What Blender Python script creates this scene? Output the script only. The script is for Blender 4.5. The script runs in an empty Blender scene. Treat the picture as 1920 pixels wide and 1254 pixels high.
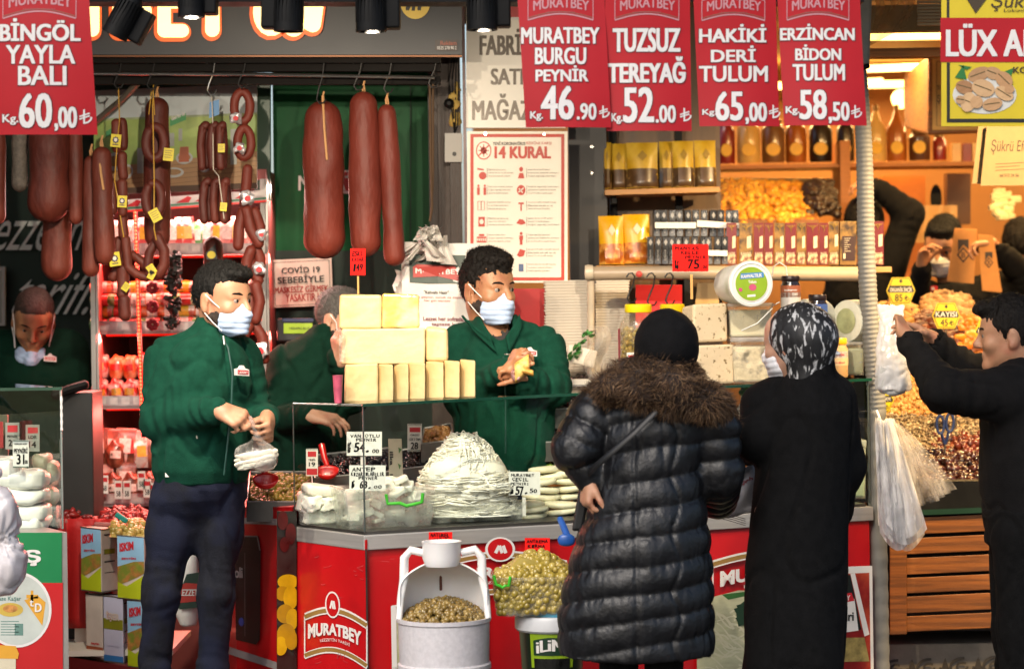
import bpy,bmesh,math,random
import numpy as np
from mathutils import Vector,Matrix,noise
random.seed(7);RNG=np.random.default_rng(7)
sc=bpy.context.scene
# ---- camera, world, sun, exposure
F=4533.33;HOR=560.0;H=1.70;ROLL=math.radians(0.8)
cd=bpy.data.cameras.new("camera");cam=bpy.data.objects.new("camera",cd);sc.collection.objects.link(cam)
cd.sensor_width=36;cd.lens=85;cd.shift_y=-67/1920;cd.clip_start=0.1;cd.clip_end=500
cam.matrix_world=Matrix.Translation((0,0,H)) @ Matrix.Rotation(ROLL,4,'Y') @ Matrix.Rotation(math.pi/2,4,'X')
cd.dof.use_dof=True;cd.dof.focus_distance=8.05;cd.dof.aperture_fstop=2.8
sc.camera=cam
SUN_EL,SUN_AZ=math.radians(42),math.radians(205)
w=bpy.data.worlds.new("World");sc.world=w;w.use_nodes=True
nt=w.node_tree;sky=nt.nodes.new("ShaderNodeTexSky");sky.sky_type='NISHITA';sky.sun_disc=False
sky.sun_elevation=SUN_EL;sky.sun_rotation=SUN_AZ;sky.air_density=1.0;sky.dust_density=3.0
nt.links.new(sky.outputs[0],nt.nodes["Background"].inputs[0]);nt.nodes["Background"].inputs[1].default_value=0.15
sl=bpy.data.lights.new("sun",'SUN');sl.energy=1.25;sl.angle=math.radians(25);sl.color=(1,.95,.88)
so=bpy.data.objects.new("sun",sl);sc.collection.objects.link(so)
_d=Vector((math.sin(SUN_AZ)*math.cos(SUN_EL),math.cos(SUN_AZ)*math.cos(SUN_EL),math.sin(SUN_EL)))
so.rotation_euler=_d.to_track_quat('Z','Y').to_euler();so.location=(-3,-4,8)
sc.view_settings.view_transform='Standard';sc.view_settings.look='None';sc.view_settings.exposure=0.45
sc.cycles.use_denoising=True;sc.cycles.max_bounces=8;sc.cycles.transparent_max_bounces=24
sc.cycles.caustics_reflective=False;sc.cycles.caustics_refractive=False;sc.cycles.sample_clamp_indirect=4
_c,_s=math.cos(ROLL),math.sin(ROLL)
def P(px,py,Y):
 u=(px-960)/F;v=(HOR-py)/F
 return Vector((Y*(u*_c+v*_s),Y,H+Y*(-u*_s+v*_c)))
def at(px,Y,z):
 u=(px-960)/F;v=((z-H)/Y+u*_s)/_c
 return Vector((Y*(u*_c+v*_s),Y,z))
def S(Y):return Y/F
# ---- materials
def lin(h):
 if not isinstance(h,str):return tuple(h)
 h=h.lstrip('#');o=[]
 for i in (0,2,4):
  c=int(h[i:i+2],16)/255;o.append(c/12.92 if c<=.04045 else ((c+.055)/1.055)**2.4)
 return tuple(o)
_mc={}
def M(name,col,rough=.55,metal=0,var=.12,vs=9,bump=0,bs=80,isl=None,coat=0,trans=0,emit=None,es=1,sheen=0,sss=0,st=(1,1,1),alpha=1,spec=.5,col2=None,c2s=None,c2r=(.45,.6)):
 if name in _mc:return _mc[name]
 m=bpy.data.materials.new(name);m.use_nodes=True;n=m.node_tree.nodes;L=m.node_tree.links
 b=n["Principled BSDF"];c=lin(col)
 tc=n.new("ShaderNodeTexCoord");mp=n.new("ShaderNodeMapping");mp.inputs['Scale'].default_value=st
 L.new(tc.outputs['Object'],mp.inputs[0])
 nz=n.new("ShaderNodeTexNoise");nz.inputs['Scale'].default_value=vs;nz.inputs['Detail'].default_value=6;nz.inputs['Roughness'].default_value=.6
 L.new(mp.outputs[0],nz.inputs['Vector'])
 rp=n.new("ShaderNodeValToRGB");rp.color_ramp.elements[0].position=.3;rp.color_ramp.elements[1].position=.7
 lo=tuple(max(0,x*(1-var)) for x in c);hi=tuple(min(1,x*(1+var)+var*.01) for x in c)
 rp.color_ramp.elements[0].color=(*lo,1);rp.color_ramp.elements[1].color=(*hi,1)
 L.new(nz.outputs['Fac'],rp.inputs[0]);out=rp.outputs[0]
 if isl:
  g=n.new("ShaderNodeNewGeometry");r2=n.new("ShaderNodeValToRGB");cs=[lin(x) for x in isl]
  while len(r2.color_ramp.elements)<len(cs):r2.color_ramp.elements.new(.5)
  for i,e in enumerate(r2.color_ramp.elements):e.position=i/max(1,len(cs)-1);e.color=(*cs[i],1)
  L.new(g.outputs['Random Per Island'],r2.inputs[0])
  mx=n.new("ShaderNodeMix");mx.data_type='RGBA';mx.blend_type='MULTIPLY';mx.inputs[0].default_value=.8
  sc_=n.new("ShaderNodeMix");sc_.data_type='RGBA';sc_.inputs[0].default_value=1
  rp.color_ramp.elements[0].color=(1-var,1-var,1-var,1);rp.color_ramp.elements[1].color=(1,1,1,1)
  L.new(r2.outputs[0],mx.inputs[6]);L.new(rp.outputs[0],mx.inputs[7]);out=mx.outputs[2]
  n.remove(sc_)
 if col2:
  n2=n.new("ShaderNodeTexNoise");n2.inputs['Scale'].default_value=c2s or 12;n2.inputs['Detail'].default_value=4
  L.new(mp.outputs[0],n2.inputs['Vector']);r3=n.new("ShaderNodeMapRange");r3.inputs[1].default_value=c2r[0];r3.inputs[2].default_value=c2r[1]
  L.new(n2.outputs['Fac'],r3.inputs[0]);mx=n.new("ShaderNodeMix");mx.data_type='RGBA'
  L.new(r3.outputs[0],mx.inputs[0]);L.new(out,mx.inputs[6]);mx.inputs[7].default_value=(*lin(col2),1);out=mx.outputs[2]
 L.new(out,b.inputs['Base Color'])
 rr=n.new("ShaderNodeMapRange");rr.inputs[3].default_value=max(0,rough-.1);rr.inputs[4].default_value=min(1,rough+.1)
 L.new(nz.outputs['Fac'],rr.inputs[0]);L.new(rr.outputs[0],b.inputs['Roughness'])
 b.inputs['Metallic'].default_value=metal;b.inputs['Specular IOR Level'].default_value=spec
 b.inputs['Coat Weight'].default_value=coat;b.inputs['Transmission Weight'].default_value=trans;b.inputs['Alpha'].default_value=alpha
 b.inputs['Coat Roughness'].default_value=.08
 if sheen:b.inputs['Sheen Weight'].default_value=sheen;b.inputs['Sheen Roughness'].default_value=.5;b.inputs['Sheen Tint'].default_value=(*[min(1,x*2+.1) for x in c],1)
 if sss:b.inputs['Subsurface Weight'].default_value=sss;b.inputs['Subsurface Radius'].default_value=(1,.4,.25);b.inputs['Subsurface Scale'].default_value=.012
 if emit is not None:b.inputs['Emission Color'].default_value=(*lin(emit),1);b.inputs['Emission Strength'].default_value=es
 if bump:
  n3=n.new("ShaderNodeTexNoise");n3.inputs['Scale'].default_value=bs;n3.inputs['Detail'].default_value=5
  L.new(mp.outputs[0],n3.inputs['Vector']);bp=n.new("ShaderNodeBump");bp.inputs['Strength'].default_value=bump;bp.inputs['Distance'].default_value=.006
  L.new(n3.outputs['Fac'],bp.inputs['Height']);L.new(bp.outputs[0],b.inputs['Normal'])
 _mc[name]=m;return m
def thin(name,tint,gloss=.9,rough=.02,body=0,bcol='ffffff',tr=.5):
 """clear sheet: transparent + fresnel gloss, with a share of milky body"""
 if name in _mc:return _mc[name]
 m=bpy.data.materials.new(name);m.use_nodes=True;n=m.node_tree.nodes;L=m.node_tree.links
 n.remove(n["Principled BSDF"]);o=n["Material Output"]
 t=n.new("ShaderNodeBsdfTransparent");t.inputs[0].default_value=(*lin(tint),1)
 g=n.new("ShaderNodeBsdfGlossy");g.inputs['Roughness'].default_value=rough;g.inputs[0].default_value=(gloss,gloss,gloss,1)
 fr=n.new("ShaderNodeFresnel");fr.inputs[0].default_value=1.45;ge=n.new("ShaderNodeNewGeometry");su=n.new("ShaderNodeMath");su.operation='SUBTRACT';su.inputs[0].default_value=1;L.new(ge.outputs['Backfacing'],su.inputs[1]);mu=n.new("ShaderNodeMath");mu.operation='MULTIPLY';L.new(fr.outputs[0],mu.inputs[0]);L.new(su.outputs[0],mu.inputs[1])
 base=t.outputs[0]
 if body:
  d=n.new("ShaderNodeBsdfDiffuse");d.inputs[0].default_value=(*lin(bcol),1)
  tl=n.new("ShaderNodeBsdfTranslucent");tl.inputs[0].default_value=(*lin(bcol),1)
  dm=n.new("ShaderNodeMixShader");dm.inputs[0].default_value=tr;L.new(d.outputs[0],dm.inputs[1]);L.new(tl.outputs[0],dm.inputs[2])
  tc=n.new("ShaderNodeTexCoord");nz=n.new("ShaderNodeTexNoise");nz.inputs['Scale'].default_value=14;nz.inputs['Detail'].default_value=6;L.new(tc.outputs['Object'],nz.inputs['Vector'])
  mr=n.new("ShaderNodeMapRange");mr.inputs[1].default_value=.3;mr.inputs[2].default_value=.7;mr.inputs[3].default_value=max(0,body-.2);mr.inputs[4].default_value=min(1,body+.2)
  L.new(nz.outputs['Fac'],mr.inputs[0]);bm_=n.new("ShaderNodeMixShader");L.new(mr.outputs[0],bm_.inputs[0]);L.new(t.outputs[0],bm_.inputs[1]);L.new(dm.outputs[0],bm_.inputs[2]);base=bm_.outputs[0]
 mx=n.new("ShaderNodeMixShader");L.new(mu.outputs[0],mx.inputs[0]);L.new(base,mx.inputs[1]);L.new(g.outputs[0],mx.inputs[2]);L.new(mx.outputs[0],o.inputs[0])
 _mc[name]=m;return m
# ---- mesh builder
ORG={}
def V(*a):return Vector(a)
class MB:
 def __init__(s):s.v=[];s.f=[];s.m=[];s.cur=0
 def add(s,vs,fs):
  b=len(s.v);s.v.extend(tuple(x) for x in vs);s.f.extend([tuple(i+b for i in f) for f in fs]);s.m.extend([s.cur]*len(fs));return s
 def box(s,c,d,R=None):
  c=Vector(c);vs=[]
  for x in (-.5,.5):
   for y in (-.5,.5):
    for z in (-.5,.5):
     p=Vector((x*d[0],y*d[1],z*d[2]));vs.append(c+(R @ p if R else p))
  return s.add(vs,[(0,1,3,2),(4,6,7,5),(0,4,5,1),(2,3,7,6),(0,2,6,4),(1,5,7,3)])
 def hexa(s,b4,t4):
  return s.add(list(b4)+list(t4),[(3,2,1,0),(4,5,6,7),(0,1,5,4),(1,2,6,5),(2,3,7,6),(3,0,4,7)])
 def rings(s,rs,cap=True,closed=False):
  n=len(rs[0]);vs=[p for r in rs for p in r];fs=[]
  k=len(rs)
  for i in range(k if closed else k-1):
   for j in range(n):
    a,b=i*n+j,i*n+(j+1)%n;c,d=((i+1)%k)*n+(j+1)%n,((i+1)%k)*n+j;fs.append((a,b,c,d))
  if cap and not closed:fs.append(tuple(range(n-1,-1,-1)));fs.append(tuple((k-1)*n+j for j in range(n)))
  return s.add(vs,fs)
 def tube(s,pts,r,n=8,cap=True,closed=False,flat=1.0,amp=0,fr=20):
  pts=[Vector(p) for p in pts];k=len(pts);rr=r if hasattr(r,'__len__') else [r]*k;rs=[];up=None
  for i in range(k):
   if closed:t=(pts[(i+1)%k]-pts[i-1])
   else:t=pts[min(i+1,k-1)]-pts[max(i-1,0)]
   t=t.normalized() if t.length>1e-9 else V(0,0,1)
   if up is None:up=t.orthogonal().normalized()
   up=(up-t*up.dot(t));up=up.normalized() if up.length>1e-6 else t.orthogonal().normalized()
   sd=t.cross(up)
   rg=[up*(math.cos(a)*rr[i])+sd*(math.sin(a)*rr[i]*flat) for a in (2*math.pi*j/n for j in range(n))];rs.append([pts[i]+(v*(1+amp*noise.noise((pts[i]+v)*fr)) if amp else v) for v in rg])
  return s.rings(rs,cap,closed)
 def lathe(s,prof,c,n=24,R=None,cap=True):
  c=Vector(c);rs=[]
  for r,z in prof:
   ring=[]
   for j in range(n):
    a=2*math.pi*j/n;p=Vector((r*math.cos(a),r*math.sin(a),z));ring.append(c+(R @ p if R else p))
   rs.append(ring)
  return s.rings(rs,cap)
 def grid(s,fn,nu,nv):
  vs=[fn(i/nu,j/nv) for j in range(nv+1) for i in range(nu+1)]
  fs=[(j*(nu+1)+i,j*(nu+1)+i+1,(j+1)*(nu+1)+i+1,(j+1)*(nu+1)+i) for j in range(nv) for i in range(nu)]
  return s.add(vs,fs)
 def sell(s,c,r,e1=1,e2=1,R=None,nu=20,nv=12,amp=0,fr=30,seed=0):
  """superellipsoid with lumps"""
  c=Vector(c);f=lambda w,e:math.copysign(abs(w)**e,w);rs=[]
  for j in range(nv+1):
   ph=-math.pi/2+math.pi*j/nv;ring=[]
   if j in (0,nv):ph*=.985
   for i in range(nu):
    th=2*math.pi*i/nu
    p=Vector((r[0]*f(math.cos(ph),e1)*f(math.cos(th),e2),r[1]*f(math.cos(ph),e1)*f(math.sin(th),e2),r[2]*f(math.sin(ph),e1)))
    if amp:p=p*(1+amp/max(r)*noise.noise(p*fr+Vector((seed*3.1,seed,0)))*2)
    ring.append(c+(R @ p if R else p))
   rs.append(ring)
  return s.rings(rs)
 def sausage(s,pts,r,n=10,cap_n=4,amp=0,fr=20):
  """tube with round ends along pts"""
  pts=[Vector(p) for p in pts]
  d0=(pts[0]-pts[1]).normalized();d1=(pts[-1]-pts[-2]).normalized();q=[];rr=[]
  r0,r1=(r[0],r[-1]) if hasattr(r,'__len__') else (r,r)
  for i in range(cap_n):a=math.pi/2*(1-i/cap_n);q.append(pts[0]+d0*r0*math.sin(a));rr.append(max(.0015,r0*math.cos(a)))
  q+=pts;rr+=list(r) if hasattr(r,'__len__') else [r]*len(pts)
  for i in range(cap_n):a=math.pi/2*(i+1)/cap_n;q.append(pts[-1]+d1*r1*math.sin(a));rr.append(max(.0015,r1*math.cos(a)))
  return s.tube(q,rr,n,amp=amp,fr=fr)
 def build(s,name,mats,parent=None,smooth=False,bev=0,loc=None,ang=40):
  if not isinstance(mats,(list,tuple)):mats=[mats]
  me=bpy.data.meshes.new(name);a=np.array(s.v,dtype=float).reshape(-1,3)
  if parent is not None:o0=ORG[parent.name]
  elif loc is not None:o0=Vector(loc)
  else:o0=Vector(((a[:,0].min()+a[:,0].max())/2,(a[:,1].min()+a[:,1].max())/2,a[:,2].min()))
  a=a-np.array(o0);me.from_pydata(a.tolist(),[],s.f)
  for m in mats:me.materials.append(m)
  if len(mats)>1:me.polygons.foreach_set('material_index',s.m)
  if smooth:
   me.polygons.foreach_set('use_smooth',[True]*len(s.f))
   if ang:me.set_sharp_from_angle(angle=math.radians(ang))
  me.update();o=bpy.data.objects.new(name,me);sc.collection.objects.link(o)
  if parent is not None:o.parent=parent
  else:o.location=o0
  ORG[o.name]=o0
  if bev:
   bm_=o.modifiers.new('b','BEVEL');bm_.width=bev;bm_.segments=2;bm_.limit_method='ANGLE';bm_.angle_limit=math.radians(40)
  return o
def tag(o,label=None,cat=None,group=None,kind=None):
 if label:o['label']=label
 if cat:o['category']=cat
 if group:o['group']=group
 if kind:o['kind']=kind
 return o
def thing(name,label,cat,loc,group=None):
 o=bpy.data.objects.new(name,None);o.empty_display_size=.05;sc.collection.objects.link(o);o.location=loc;ORG[o.name]=Vector(loc)
 return tag(o,label,cat,group)
def dup(root,loc=None,rz=None,label=None,group=None,scale=None):
 r=root.copy();sc.collection.objects.link(r)
 if loc is not None:r.location=loc
 if rz is not None:r.rotation_euler=(0,0,rz) if not hasattr(rz,'__len__') else rz
 if scale:r.scale=scale if hasattr(scale,'__len__') else (scale,)*3
 if label:r['label']=label
 if group:r['group']=group
 for ch in root.children:
  c=ch.copy();sc.collection.objects.link(c);c.parent=r
  for g in ch.children:d=g.copy();sc.collection.objects.link(d);d.parent=c
 return r
ORD='first second third fourth fifth sixth seventh eighth ninth tenth eleventh twelfth thirteenth fourteenth fifteenth sixteenth seventeenth eighteenth nineteenth twentieth'.split()
# ---- lettering and flat art
_tc={}
def text2d(t,bold):
 k=(t,bold)
 if k in _tc:return _tc[k]
 c=bpy.data.curves.new('t','FONT');c.body=t;c.offset=bold;c.resolution_u=3;c.fill_mode='FRONT'
 o=bpy.data.objects.new('t',c);me=bpy.data.meshes.new_from_object(o)
 a=np.zeros(len(me.vertices)*3);me.vertices.foreach_get('co',a);a=a.reshape(-1,3)[:,:2]
 fs=[tuple(p.vertices) for p in me.polygons];mn=a.min(0);mx=a.max(0);a=(a-mn)/np.maximum(mx-mn,1e-6)
 bpy.data.objects.remove(o);bpy.data.curves.remove(c);bpy.data.meshes.remove(me)
 _tc[k]=(a,fs);return _tc[k]
class Pl:
 """a flat (or bent) panel, drawn on in the photograph's own pixel grid"""
 def __init__(s,x0,y0,x1,y1,tl,tr,bl,bend=None):
  s.x0,s.y0,s.x1,s.y1=x0,y0,x1,y1;s.tl=Vector(tl);s.ux=(Vector(tr)-s.tl)/(x1-x0);s.uy=(Vector(bl)-s.tl)/(y1-y0)
  s.n=s.ux.cross(-s.uy).normalized();s.bend=bend
 def pt(s,x,y,off=0):
  if s.bend:off=off+s.bend((x-s.x0)/(s.x1-s.x0),(y-s.y0)/(s.y1-s.y0))
  return s.tl+s.ux*(x-s.x0)+s.uy*(y-s.y0)+s.n*off
 def sheet(s,mb,x0,y0,x1,y1,off=0,th=.002,nu=1,nv=1,fn=None):
  g=fn or (lambda x,y:(x,y))
  mb.grid(lambda a,b:s.pt(*g(x0+(x1-x0)*a,y1+(y0-y1)*b),off),nu,nv)
  if th:
   mb.grid(lambda a,b:s.pt(*g(x1+(x0-x1)*a,y1+(y0-y1)*b),off-th),nu,nv)
   e=[(x0,y0,x1,y0),(x1,y0,x1,y1),(x1,y1,x0,y1),(x0,y1,x0,y0)]
   for a0,b0,a1,b1 in e:mb.grid(lambda a,b:s.pt(*g(a0+(a1-a0)*a,b0+(b1-b0)*a),off-th*b),max(nu,nv),1)
  return mb
 def poly(s,mb,pts,off=.001):mb.add([s.pt(x,y,off) for x,y in pts][::-1],[tuple(range(len(pts)))])
 def rect(s,mb,x0,y0,x1,y1,off=.001):mb.grid(lambda a,b:s.pt(x0+(x1-x0)*a,y1+(y0-y1)*b,off),max(1,int(abs(x1-x0)/40)),max(1,int(abs(y1-y0)/30)))
 def ell(s,mb,cx,cy,rx,ry,off=.001,n=28):s.poly(mb,[(cx+rx*math.cos(t),cy+ry*math.sin(t)) for t in (2*math.pi*i/n for i in range(n))],off)
 def line(s,mb,pts,wd,off=.001):
  """flat stroke"""
  a=[];b=[];k=len(pts)
  for i in range(k):
   x0,y0=pts[max(i-1,0)];x1,y1=pts[min(i+1,k-1)];l=math.hypot(x1-x0,y1-y0) or 1
   nx,ny=-(y1-y0)/l*wd/2,(x1-x0)/l*wd/2;a.append((pts[i][0]+nx,pts[i][1]+ny));b.append((pts[i][0]-nx,pts[i][1]-ny))
  mb.add([s.pt(x,y,off) for x,y in a]+[s.pt(x,y,off) for x,y in b],[(i,i+1,k+i+1,k+i) for i in range(k-1)])
 def text(s,mb,t,x0,y0,x1,y1,bold=.03,off=.002,shear=0,warp=None):
  heavy=bold>=.015;a,fs=text2d(t,0);d_=min(bold,.11)*(y1-y0)*.85
  for i_,(sx,sy) in enumerate(((-1,-.5),(-1,.5),(-.35,0),(.35,0),(1,-.5),(1,.5)) if heavy else ((0,0),)):s._txt(mb,a,fs,x0+(d_ if heavy else 0),y0+(d_*.5 if heavy else 0)-sy*d_,x1-(d_ if heavy else 0),y1-(d_*.5 if heavy else 0)-sy*d_,off+i_*.0001,shear,warp,sx*d_)
 def _txt(s,mb,a,fs,x0,y0,x1,y1,off,shear,warp,dx):
  o=[]
  for u,v in a:
   x=x0+dx+u*(x1-x0)+shear*v*(y1-y0);y=y1-v*(y1-y0)
   if warp:x,y=warp(u,v,x,y)
   o.append(s.pt(x,y,off))
  mb.add(o,fs)
 def hand(s,mb,t,x0,y0,x1,y1,bold=.012,off=.002,seed=1):
  """hand-written letters: every letter tilts and drifts a little"""
  r=random.Random(seed);n=len(t);wd=(x1-x0)/n
  for i,ch in enumerate(t):
   if ch==' ':continue
   k=.5 if ch in '.,1Iİ:' else .82
   a,fs=text2d(ch,0);dy=r.uniform(-.08,.08)*(y1-y0);sh=r.uniform(-.1,.25);sy=r.uniform(.88,1.05)
   if ch in '.,':sy=.2
   xx=x0+wd*i+wd*(1-k)/2
   for q_ in (-1.4,-.7,0,.7,1.4):mb.add([s.pt(xx+q_*(y1-y0)*.035+u*wd*k+sh*v*(y1-y0)*.4,y1+dy-q_*(y1-y0)*.02-v*(y1-y0)*sy,off+q_*.0001) for u,v in a],fs)
def front(x0,y0,x1,y1,Y,bend=None,Y1=None,Yb=None):
 return Pl(x0,y0,x1,y1,P(x0,y0,Y),P(x1,y0,Y1 or Y),P(x0,y1,Yb or Y),bend)
# ---- heaps of small things
def _ico(sub):
 bm_=bmesh.new();bmesh.ops.create_icosphere(bm_,subdivisions=sub,radius=1);bm_.verts.ensure_lookup_table()
 v=np.array([x.co[:] for x in bm_.verts]);f=np.array([[x.index for x in y.verts] for y in bm_.faces]);bm_.free();return v,f
ICO1,ICO2=_ico(1),_ico(2)
def scatter(name,pts,size,mats,asp=(1,1,1),parent=None,jit=.2,base=ICO2,mi=None,loc=None,lump=.0,tilt=1.0):
 bv,bf=base;N=len(pts);vs=np.empty((N,len(bv),3));
 for i in range(N):
  q=Matrix.Rotation(RNG.uniform(0,6.28),3,'Z') @ Matrix.Rotation(RNG.uniform(-1.6,1.6)*tilt,3,'X') @ Matrix.Rotation(RNG.uniform(0,6.28),3,'Z')
  sz=np.array(asp)*size*(1+RNG.uniform(-jit,jit));b=bv*sz
  if lump:b=b*(1+lump*np.sin(bv[:,[1]]*5+i)*np.cos(bv[:,[0]]*4+i*2))
  vs[i]=b @ np.array(q).T+np.array(pts[i])
 vs=vs.reshape(-1,3);fs=(bf[None]+(np.arange(N)*len(bv))[:,None,None]).reshape(-1,3)
 me=bpy.data.meshes.new(name);o0=ORG[parent.name] if parent is not None else (Vector(loc) if loc is not None else Vector((*vs.mean(0)[:2],vs[:,2].min())))
 me.from_pydata((vs-np.array(o0)).tolist(),[],fs.tolist())
 for m in (mats if isinstance(mats,list) else [mats]):me.materials.append(m)
 if isinstance(mats,list):me.polygons.foreach_set('material_index',np.repeat(RNG.integers(0,len(mats),N) if mi is None else mi,len(bf)))
 me.polygons.foreach_set('use_smooth',[True]*len(fs));me.update()
 o=bpy.data.objects.new(name,me);sc.collection.objects.link(o)
 if parent is not None:o.parent=parent
 else:o.location=o0
 ORG[o.name]=o0;return o
# ---- organic shapes: distance fields and surface nets
class SDF:
 def __init__(s,lo,hi,h):
  s.h=h;s.lo=np.array(lo,float)-3*h;hi=np.array(hi,float)+3*h;s.n=np.ceil((hi-s.lo)/h).astype(int)+1
  s.D=np.full(s.n,.3,np.float32)
 def _blk(s,lo,hi):
  i0=np.clip(np.floor((np.array(lo)-s.lo)/s.h).astype(int),0,s.n-1);i1=np.clip(np.ceil((np.array(hi)-s.lo)/s.h).astype(int)+1,1,s.n)
  if (i1<=i0).any():return None
  sl_=tuple(slice(a,b) for a,b in zip(i0,i1));ax=[s.lo[k]+s.h*np.arange(i0[k],i1[k]) for k in range(3)]
  X,Y,Z=np.meshgrid(*ax,indexing='ij');return sl_,X,Y,Z
 def _mix(s,sl_,d,k,sub):
  A=s.D[sl_]
  if sub:
   d=-d
   if k:hh=np.clip(.5-.5*(d-A)/k,0,1);s.D[sl_]=d+(A-d)*hh+k*hh*(1-hh)
   else:s.D[sl_]=np.maximum(A,d)
  else:
   if k:hh=np.clip(.5+.5*(d-A)/k,0,1);s.D[sl_]=d+(A-d)*hh-k*hh*(1-hh)
   else:s.D[sl_]=np.minimum(A,d)
 def rc(s,a,b,ra,rb=None,k=.02,sub=False,flat=None):
  rb=ra if rb is None else rb;a=np.array(a,float);b=np.array(b,float);m=max(ra,rb)+k+.03
  q=s._blk(np.minimum(a,b)-m,np.maximum(a,b)+m)
  if q is None:return s
  sl_,X,Y,Z=q;ab=b-a;L2=max(ab @ ab,1e-9)
  px,py,pz=X-a[0],Y-a[1],Z-a[2];t=np.clip((px*ab[0]+py*ab[1]+pz*ab[2])/L2,0,1)
  d=np.sqrt((px-t*ab[0])**2+(py-t*ab[1])**2+(pz-t*ab[2])**2)-(ra+(rb-ra)*t)
  s._mix(sl_,d,k,sub);return s
 def chain(s,pts,rs,k=.02):
  for i in range(len(pts)-1):s.rc(pts[i],pts[i+1],rs[i],rs[i+1],k)
  return s
 def el(s,c,r,R=None,k=.02,sub=False):
  c=np.array(c,float);r=np.array(r,float);m=r.max()+k+.03;q=s._blk(c-m,c+m)
  if q is None:return s
  sl_,X,Y,Z=q;p=np.stack([X-c[0],Y-c[1],Z-c[2]],-1)
  if R is not None:p=p @ np.array(R)
  k0=np.sqrt(((p/r)**2).sum(-1));k1=np.sqrt(((p/r**2)**2).sum(-1))+1e-9
  s._mix(sl_,k0*(k0-1)/k1,k,sub);return s
 def loft(s,secs,yaw=0,k=.02,sub=False,pw=2.0):
  """secs: (centre, half width, half depth) from low to high"""
  secs=sorted(secs,key=lambda q:q[0][2]);zs=[q[0][2] for q in secs];cx=[q[0][0] for q in secs];cy=[q[0][1] for q in secs];rx=[q[1] for q in secs];ry=[q[2] for q in secs]
  m=max(max(rx),max(ry))+k+.03;q=s._blk((min(cx)-m,min(cy)-m,zs[0]-k-.03),(max(cx)+m,max(cy)+m,zs[-1]+k+.03))
  if q is None:return s
  sl_,X,Y,Z=q;z1=Z[0,0,:]
  def it(vals):
   o=np.interp(z1,zs,vals);return o[None,None,:]
  dx=X-it(cx);dy=Y-it(cy);c_,s_=math.cos(yaw),math.sin(yaw);a=(dx*c_+dy*s_)/it(rx);b=(-dx*s_+dy*c_)/it(ry)
  g=(np.abs(a)**pw+np.abs(b)**pw)**(1/pw);d=(g-1)*np.minimum(it(rx),it(ry))
  d=np.maximum(d,np.maximum(zs[0]-Z,Z-zs[-1]));s._mix(sl_,d,k,sub);return s
 def cut(s,n,p,k=0):
  """keep the side n.(x-p) < 0"""
  sl_,X,Y,Z=s._blk(s.lo,s.lo+s.h*s.n);n=np.array(n,float);n /= np.linalg.norm(n)
  d=n[0]*(X-p[0])+n[1]*(Y-p[1])+n[2]*(Z-p[2]);s._mix(sl_,-d,k,True);return s
 def grow(s,r):s.D-=r;return s
 def mesh(s):
  D=s.D;D=np.pad(D,1,constant_values=.3);lo=s.lo-s.h;sg=D<0
  c8=np.zeros(tuple(np.array(D.shape)-1),np.int8)
  for a in (0,1):
   for b in (0,1):
    for c in (0,1):c8+=sg[a:D.shape[0]-1+a,b:D.shape[1]-1+b,c:D.shape[2]-1+c]
  act=np.argwhere((c8>0) & (c8<8));idx=np.full(c8.shape,-1,np.int64);idx[tuple(act.T)]=np.arange(len(act))
  acc=np.zeros((len(act),3));cnt=np.zeros(len(act))
  cor=[(a,b,c) for a in (0,1) for b in (0,1) for c in (0,1)]
  val={q:D[act[:,0]+q[0],act[:,1]+q[1],act[:,2]+q[2]] for q in cor}
  for q in cor:
   for ax in range(3):
    if q[ax]:continue
    r=list(q);r[ax]=1;r=tuple(r);va,vb=val[q],val[r];cr=(va<0)!=(vb<0)
    t=np.where(cr,va/np.where(cr,va-vb,1),0);p=np.array(q,float)[None].repeat(len(act),0);p[:,ax]+=t;acc[cr]+=p[cr];cnt[cr]+=1
  vs=lo+s.h*(act+acc/np.maximum(cnt,1)[:,None]);fs=[]
  for ax in range(3):
   u,v=(ax+1)%3,(ax+2)%3;A=[slice(None)]*3;B=[slice(None)]*3;A[ax]=slice(0,-1);B[ax]=slice(1,None)
   cr=sg[tuple(A)]!=sg[tuple(B)];e=np.argwhere(cr);e=e[(e[:,u]>0) & (e[:,v]>0)]
   inside=sg[tuple(e.T)];o=[]
   for du,dv in ((1,1),(0,1),(0,0),(1,0)):
    c=e.copy();c[:,u]-=du;c[:,v]-=dv;o.append(idx[tuple(c.T)])
   qd=np.stack(o,1);qd[~inside]=qd[~inside][:,::-1];fs.append(qd)
  fs=np.concatenate(fs);fs=fs[(fs>=0).all(1)];return vs,fs
def normals(vs,fs):
 n=np.zeros_like(vs);a=np.cross(vs[fs[:,2]]-vs[fs[:,0]],vs[fs[:,3]]-vs[fs[:,1]])
 for i in range(4):np.add.at(n,fs[:,i],a)
 return n/(np.linalg.norm(n,axis=1,keepdims=True)+1e-12)
def smooth_v(vs,fs,it=1,lam=.5):
 for _ in range(it):
  acc=np.zeros_like(vs);c=np.zeros(len(vs))
  for i in range(4):
   for j in (1,3):np.add.at(acc,fs[:,i],vs[fs[:,(i+j)%4]]);np.add.at(c,fs[:,i],1)
  vs=vs+lam*(acc/np.maximum(c,1)[:,None]-vs)
 return vs
def nz(p,s=1.0,o=0.0):
 st=s if hasattr(s,'__len__') else (s,s,s)
 return np.array([noise.noise((x*st[0]+o,y*st[1]+o*.7,z*st[2]-o)) for x,y,z in p])
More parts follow.
